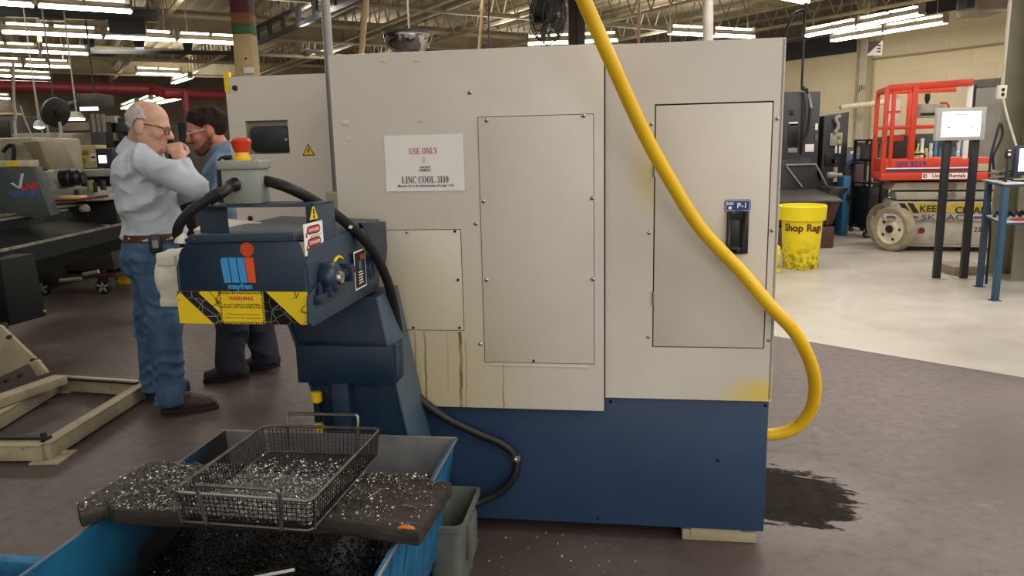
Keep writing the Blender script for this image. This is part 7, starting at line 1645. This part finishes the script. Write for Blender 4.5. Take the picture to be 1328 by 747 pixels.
# cable ladder under the roof
def ladder(p, q, label, w=.3):
    p, q = Vector(p), Vector(q); d_ = q-p; L = d_.length; M_ = plane_M(p, d_, (0, 0, 1)); t_ = thing('cable_tray', label, 'tray', (p+q)/2, math.atan2(d_.y, d_.x)); mt = pm('black_tray', '#1b1c1e', .5)
    b = MB(); b.M = M_; b.box(0, L, -.04, .04, -.03, .03); b.build('lower_rail', mt, t_); b = MB(); b.M = M_; b.box(0, L, w-.04, w+.02, -.03, .03); b.build('upper_rail', mt, t_)
    k = max(3, int(L/.75))
    for i in range(k+1): b = MB(); b.M = M_; x = L*i/k; b.hexa([(x-.07, 0, -.02), (x+.07, 0, -.02), (x+.07, 0, .02), (x-.07, 0, .02), (x-.12, w, -.02), (x+.12, w, -.02), (x+.12, w, .02), (x-.12, w, .02)]); b.build('rung', mt, t_)
    for i in (0, k//2, k): b = MB(); b.M = M_; b.cyl((L*i/k, w, 0), (L*i/k, CZ-p.z, 0), .01, n=5); b.build('hanger', mt, t_)
ladder(G(117, 67, 3.7), G(305, 69, 3.7), 'black cable tray left of the banded column')
ladder(G(320, 62, 3.7), G(490, -12, 3.7), 'black cable tray rising to the right of the banded column')
# black busway over the left lights
p, q = G(-60, 12, 3.75), G(205, 21, 3.75); bw_ = thing('busway', 'long dark busway with box above the second row of lights', 'busway', (p+q)/2, math.atan2(q[1]-p[1], q[0]-p[0])); M_ = plane_M(p, q-p, (0, 0, 1)); L = float(np.linalg.norm(q-p)); mt = pm('busway_charcoal', '#1d1f21', .5)
b = MB(); b.M = M_; b.box(0, L, -.09, .09, -.06, .06); b.build('duct', mt, bw_, .01)
for f0, f1, h in ((.40, .52, .12), (.74, .93, .3)):
    b = MB(); b.M = M_; b.box(L*f0, L*f1, -h, -.05, -.12, .12); b.build('tap_box', mt, bw_, .01)
for f0 in (.1, .5, .95):
    b = MB(); b.M = M_; b.cyl((L*f0, .09, 0), (L*f0, CZ-3.75, 0), .01, n=5); b.build('hanger', mt, bw_)
# pipes running under the roof along the joists
M_pp = pm('roof_pipe', '#a09880', .5, var=.1)
for k, (gx, z, r) in enumerate(((-6.2, 4.1, .07), (-3.1, 4.25, .05), (1.4, 4.05, .06), (3.2, 4.2, .045), (-10.5, 4.1, .06))):
    b = MB(); a = CM @ Vector((gx, -1, z)); c = CM @ Vector((gx, 23, z)); b.tube([a, c], r, 10); tag(b.build('roof_pipe', M_pp, None), 'pale pipe run along the joists under the roof', 'pipe', kind='structure')
for k, (gy, z) in enumerate(((4.5, 4.0), (7.5, 4.1), (12, 4.0), (15, 4.1))):
    b = MB(); a = CM @ Vector((-20, gy, z)); c = CM @ Vector((9.1, gy, z)); b.tube([a, c], .05, 10); tag(b.build('roof_pipe', M_pp, None), 'pale pipe run crossing under the joists', 'pipe', kind='structure')
# hanging sign on the right and black drop hose
x0, x1, ya, yb, z0, z1 = OB(1125, 53, 1145, 72, 13.5, .02); hs = thing('hanging_sign', 'small maroon and white sign hanging under the right lights', 'sign', ((x0+x1)/2, 13.5, z0))
b = MB(); b.box(x0, x1, ya, yb, z0, z1); b.build('board', M_white, hs); b = MB(); b.extr([(x0, ya-.004, z0+.02), (x0, ya-.004, z1), (x1-.02, ya-.004, z1)], (0, .003, 0)); b.build('maroon_corner', pm('maroon_print', '#4d2733', .5), hs)
b = MB()
for k in range(3): b.box(x1-.09, x1-.03, ya-.004, ya-.001, z0+.05+k*.05, z0+.075+k*.05)
b.build('print_lines', M_ink, hs)
for xx in (x0+.02, x1-.02):
    b = MB(); b.cyl((xx, ya+.01, z1), (xx, ya+.01, CZ-.05), .004, n=5); b.build('hanger_wire', M_dk, hs)
b = MB(); b.tube(smooth_path([at(x, y, 11.8) for x, y in ((1018, 46), (1022, 32), (1030, 18), (1042, 14), (1043, 25), (1042, 60), (1040, 110), (1041, 116), (1048, 116))], 5), .018, 8); tag(b.build('drop_hose', M_rubber, None), 'black hose looping down from the roof to the dark machine cabinet', 'hose')
# pale heater box under the roof at the top right
x0, x1, ya, yb, z0, z1 = OB(1268, -20, 1310, 16, 12.5, .6); hb2 = thing('roof_unit', 'tan box unit under the roof at the top right', 'unit', ((x0+x1)/2, 12.5, z0)); b = MB(); b.box(x0, x1, ya, yb, z0, z1); b.build('case', pm('tan_unit', '#8b8370', .5), hb2, .02); b = MB(); b.cyl(((x0+x1)/2, ya+.3, z1-.05), ((x0+x1)/2, ya+.3, max(CZ, z1+.1)), .02, n=6); b.build('hanger', M_dk, hb2)
x0, x1, ya, yb, z0, z1 = OB(1254, -20, 1267, 10, 12.2, .3); bb_ = thing('black_roof_box', 'small black box beside the tan roof unit', 'box', ((x0+x1)/2, 12.2, z0)); b = MB(); b.box(x0, x1, ya, yb, z0, z1); b.build('case', M_black, bb_, .01); b = MB(); b.cyl(((x0+x1)/2, ya+.15, z1-.05), ((x0+x1)/2, ya+.15, max(CZ, z1+.1)), .015, n=6); b.build('hanger', M_dk, bb_)
KEY, AMB, EXPO, UPL = 50., .48, 0.14, 38.
# ------------------------------------------------------------------ light
def area(loc, rz, sx, sy, power, colr=(1, .95, .88)):
    l = bpy.data.lights.new('lamp', 'AREA'); l.shape = 'RECTANGLE'; l.size = sx; l.size_y = sy; l.energy = power; l.color = colr
    o = bpy.data.objects.new('room_or_fill_lamp', l); COL.objects.link(o); o.location = loc; o.rotation_euler = (0, 0, rz); return o
for gx in (-9, -5.5, -2, 1.5, 5, 8.5):
    for gy in (-11.5, -8.5, -5.5, -2.5):
        p = CM @ Vector((gx, gy, 3.5))
        if math.hypot(p.x, p.y) < 30: area(p, math.radians(31), 2.4, .3, KEY*(.3 if gx < -5 and gy > -9 else 1.15))
for gx, gy in ((-7.5, -14.5), (-4, -14.5), (-.5, -14.5), (-9, -17.5), (-5.5, -17.5), (-2, -17.5), (-7, -20.5), (-3.5, -20.5)):  # extra rows added far behind the camera to brighten the machine face
    p = CM @ Vector((gx, gy, 3.5)); area(p, math.radians(31), 2.4, .3, KEY*1.6)
for gx, gy in ((-12, 3), (-7, 4), (-1.5, 4), (3.5, 3.5), (7.2, 2.5), (7.2, 7), (3, 9), (-3, 10), (-9, 10), (-14, 9), (7.4, 12), (2, 15), (-6, 16)):
    p = CM @ Vector((gx, gy, 3.8)); area(p, math.radians(31), 2.4, .3, KEY*1.2)
for gx, gy in ((-12, 4), (-7, 5), (-2, 5), (3, 5), (7, 5), (7, 11), (2, 11), (-4, 11), (-10, 11), (-1, 17), (-8, 17)):
    p = CM @ Vector((gx, gy, 3.62)); o = area(p, math.radians(31), 2.4, .3, UPL); o.rotation_euler = (pi, 0, math.radians(31))
w = bpy.data.worlds.new('world'); scene.world = w; w.use_nodes = True
bg = w.node_tree.nodes['Background']; bg.inputs[0].default_value = (1, .95, .88, 1); bg.inputs[1].default_value = AMB
vs = scene.view_settings; vs.view_transform = 'Standard'; vs.look = 'None'; vs.gamma = 1; vs.use_curve_mapping = False; vs.exposure = EXPO
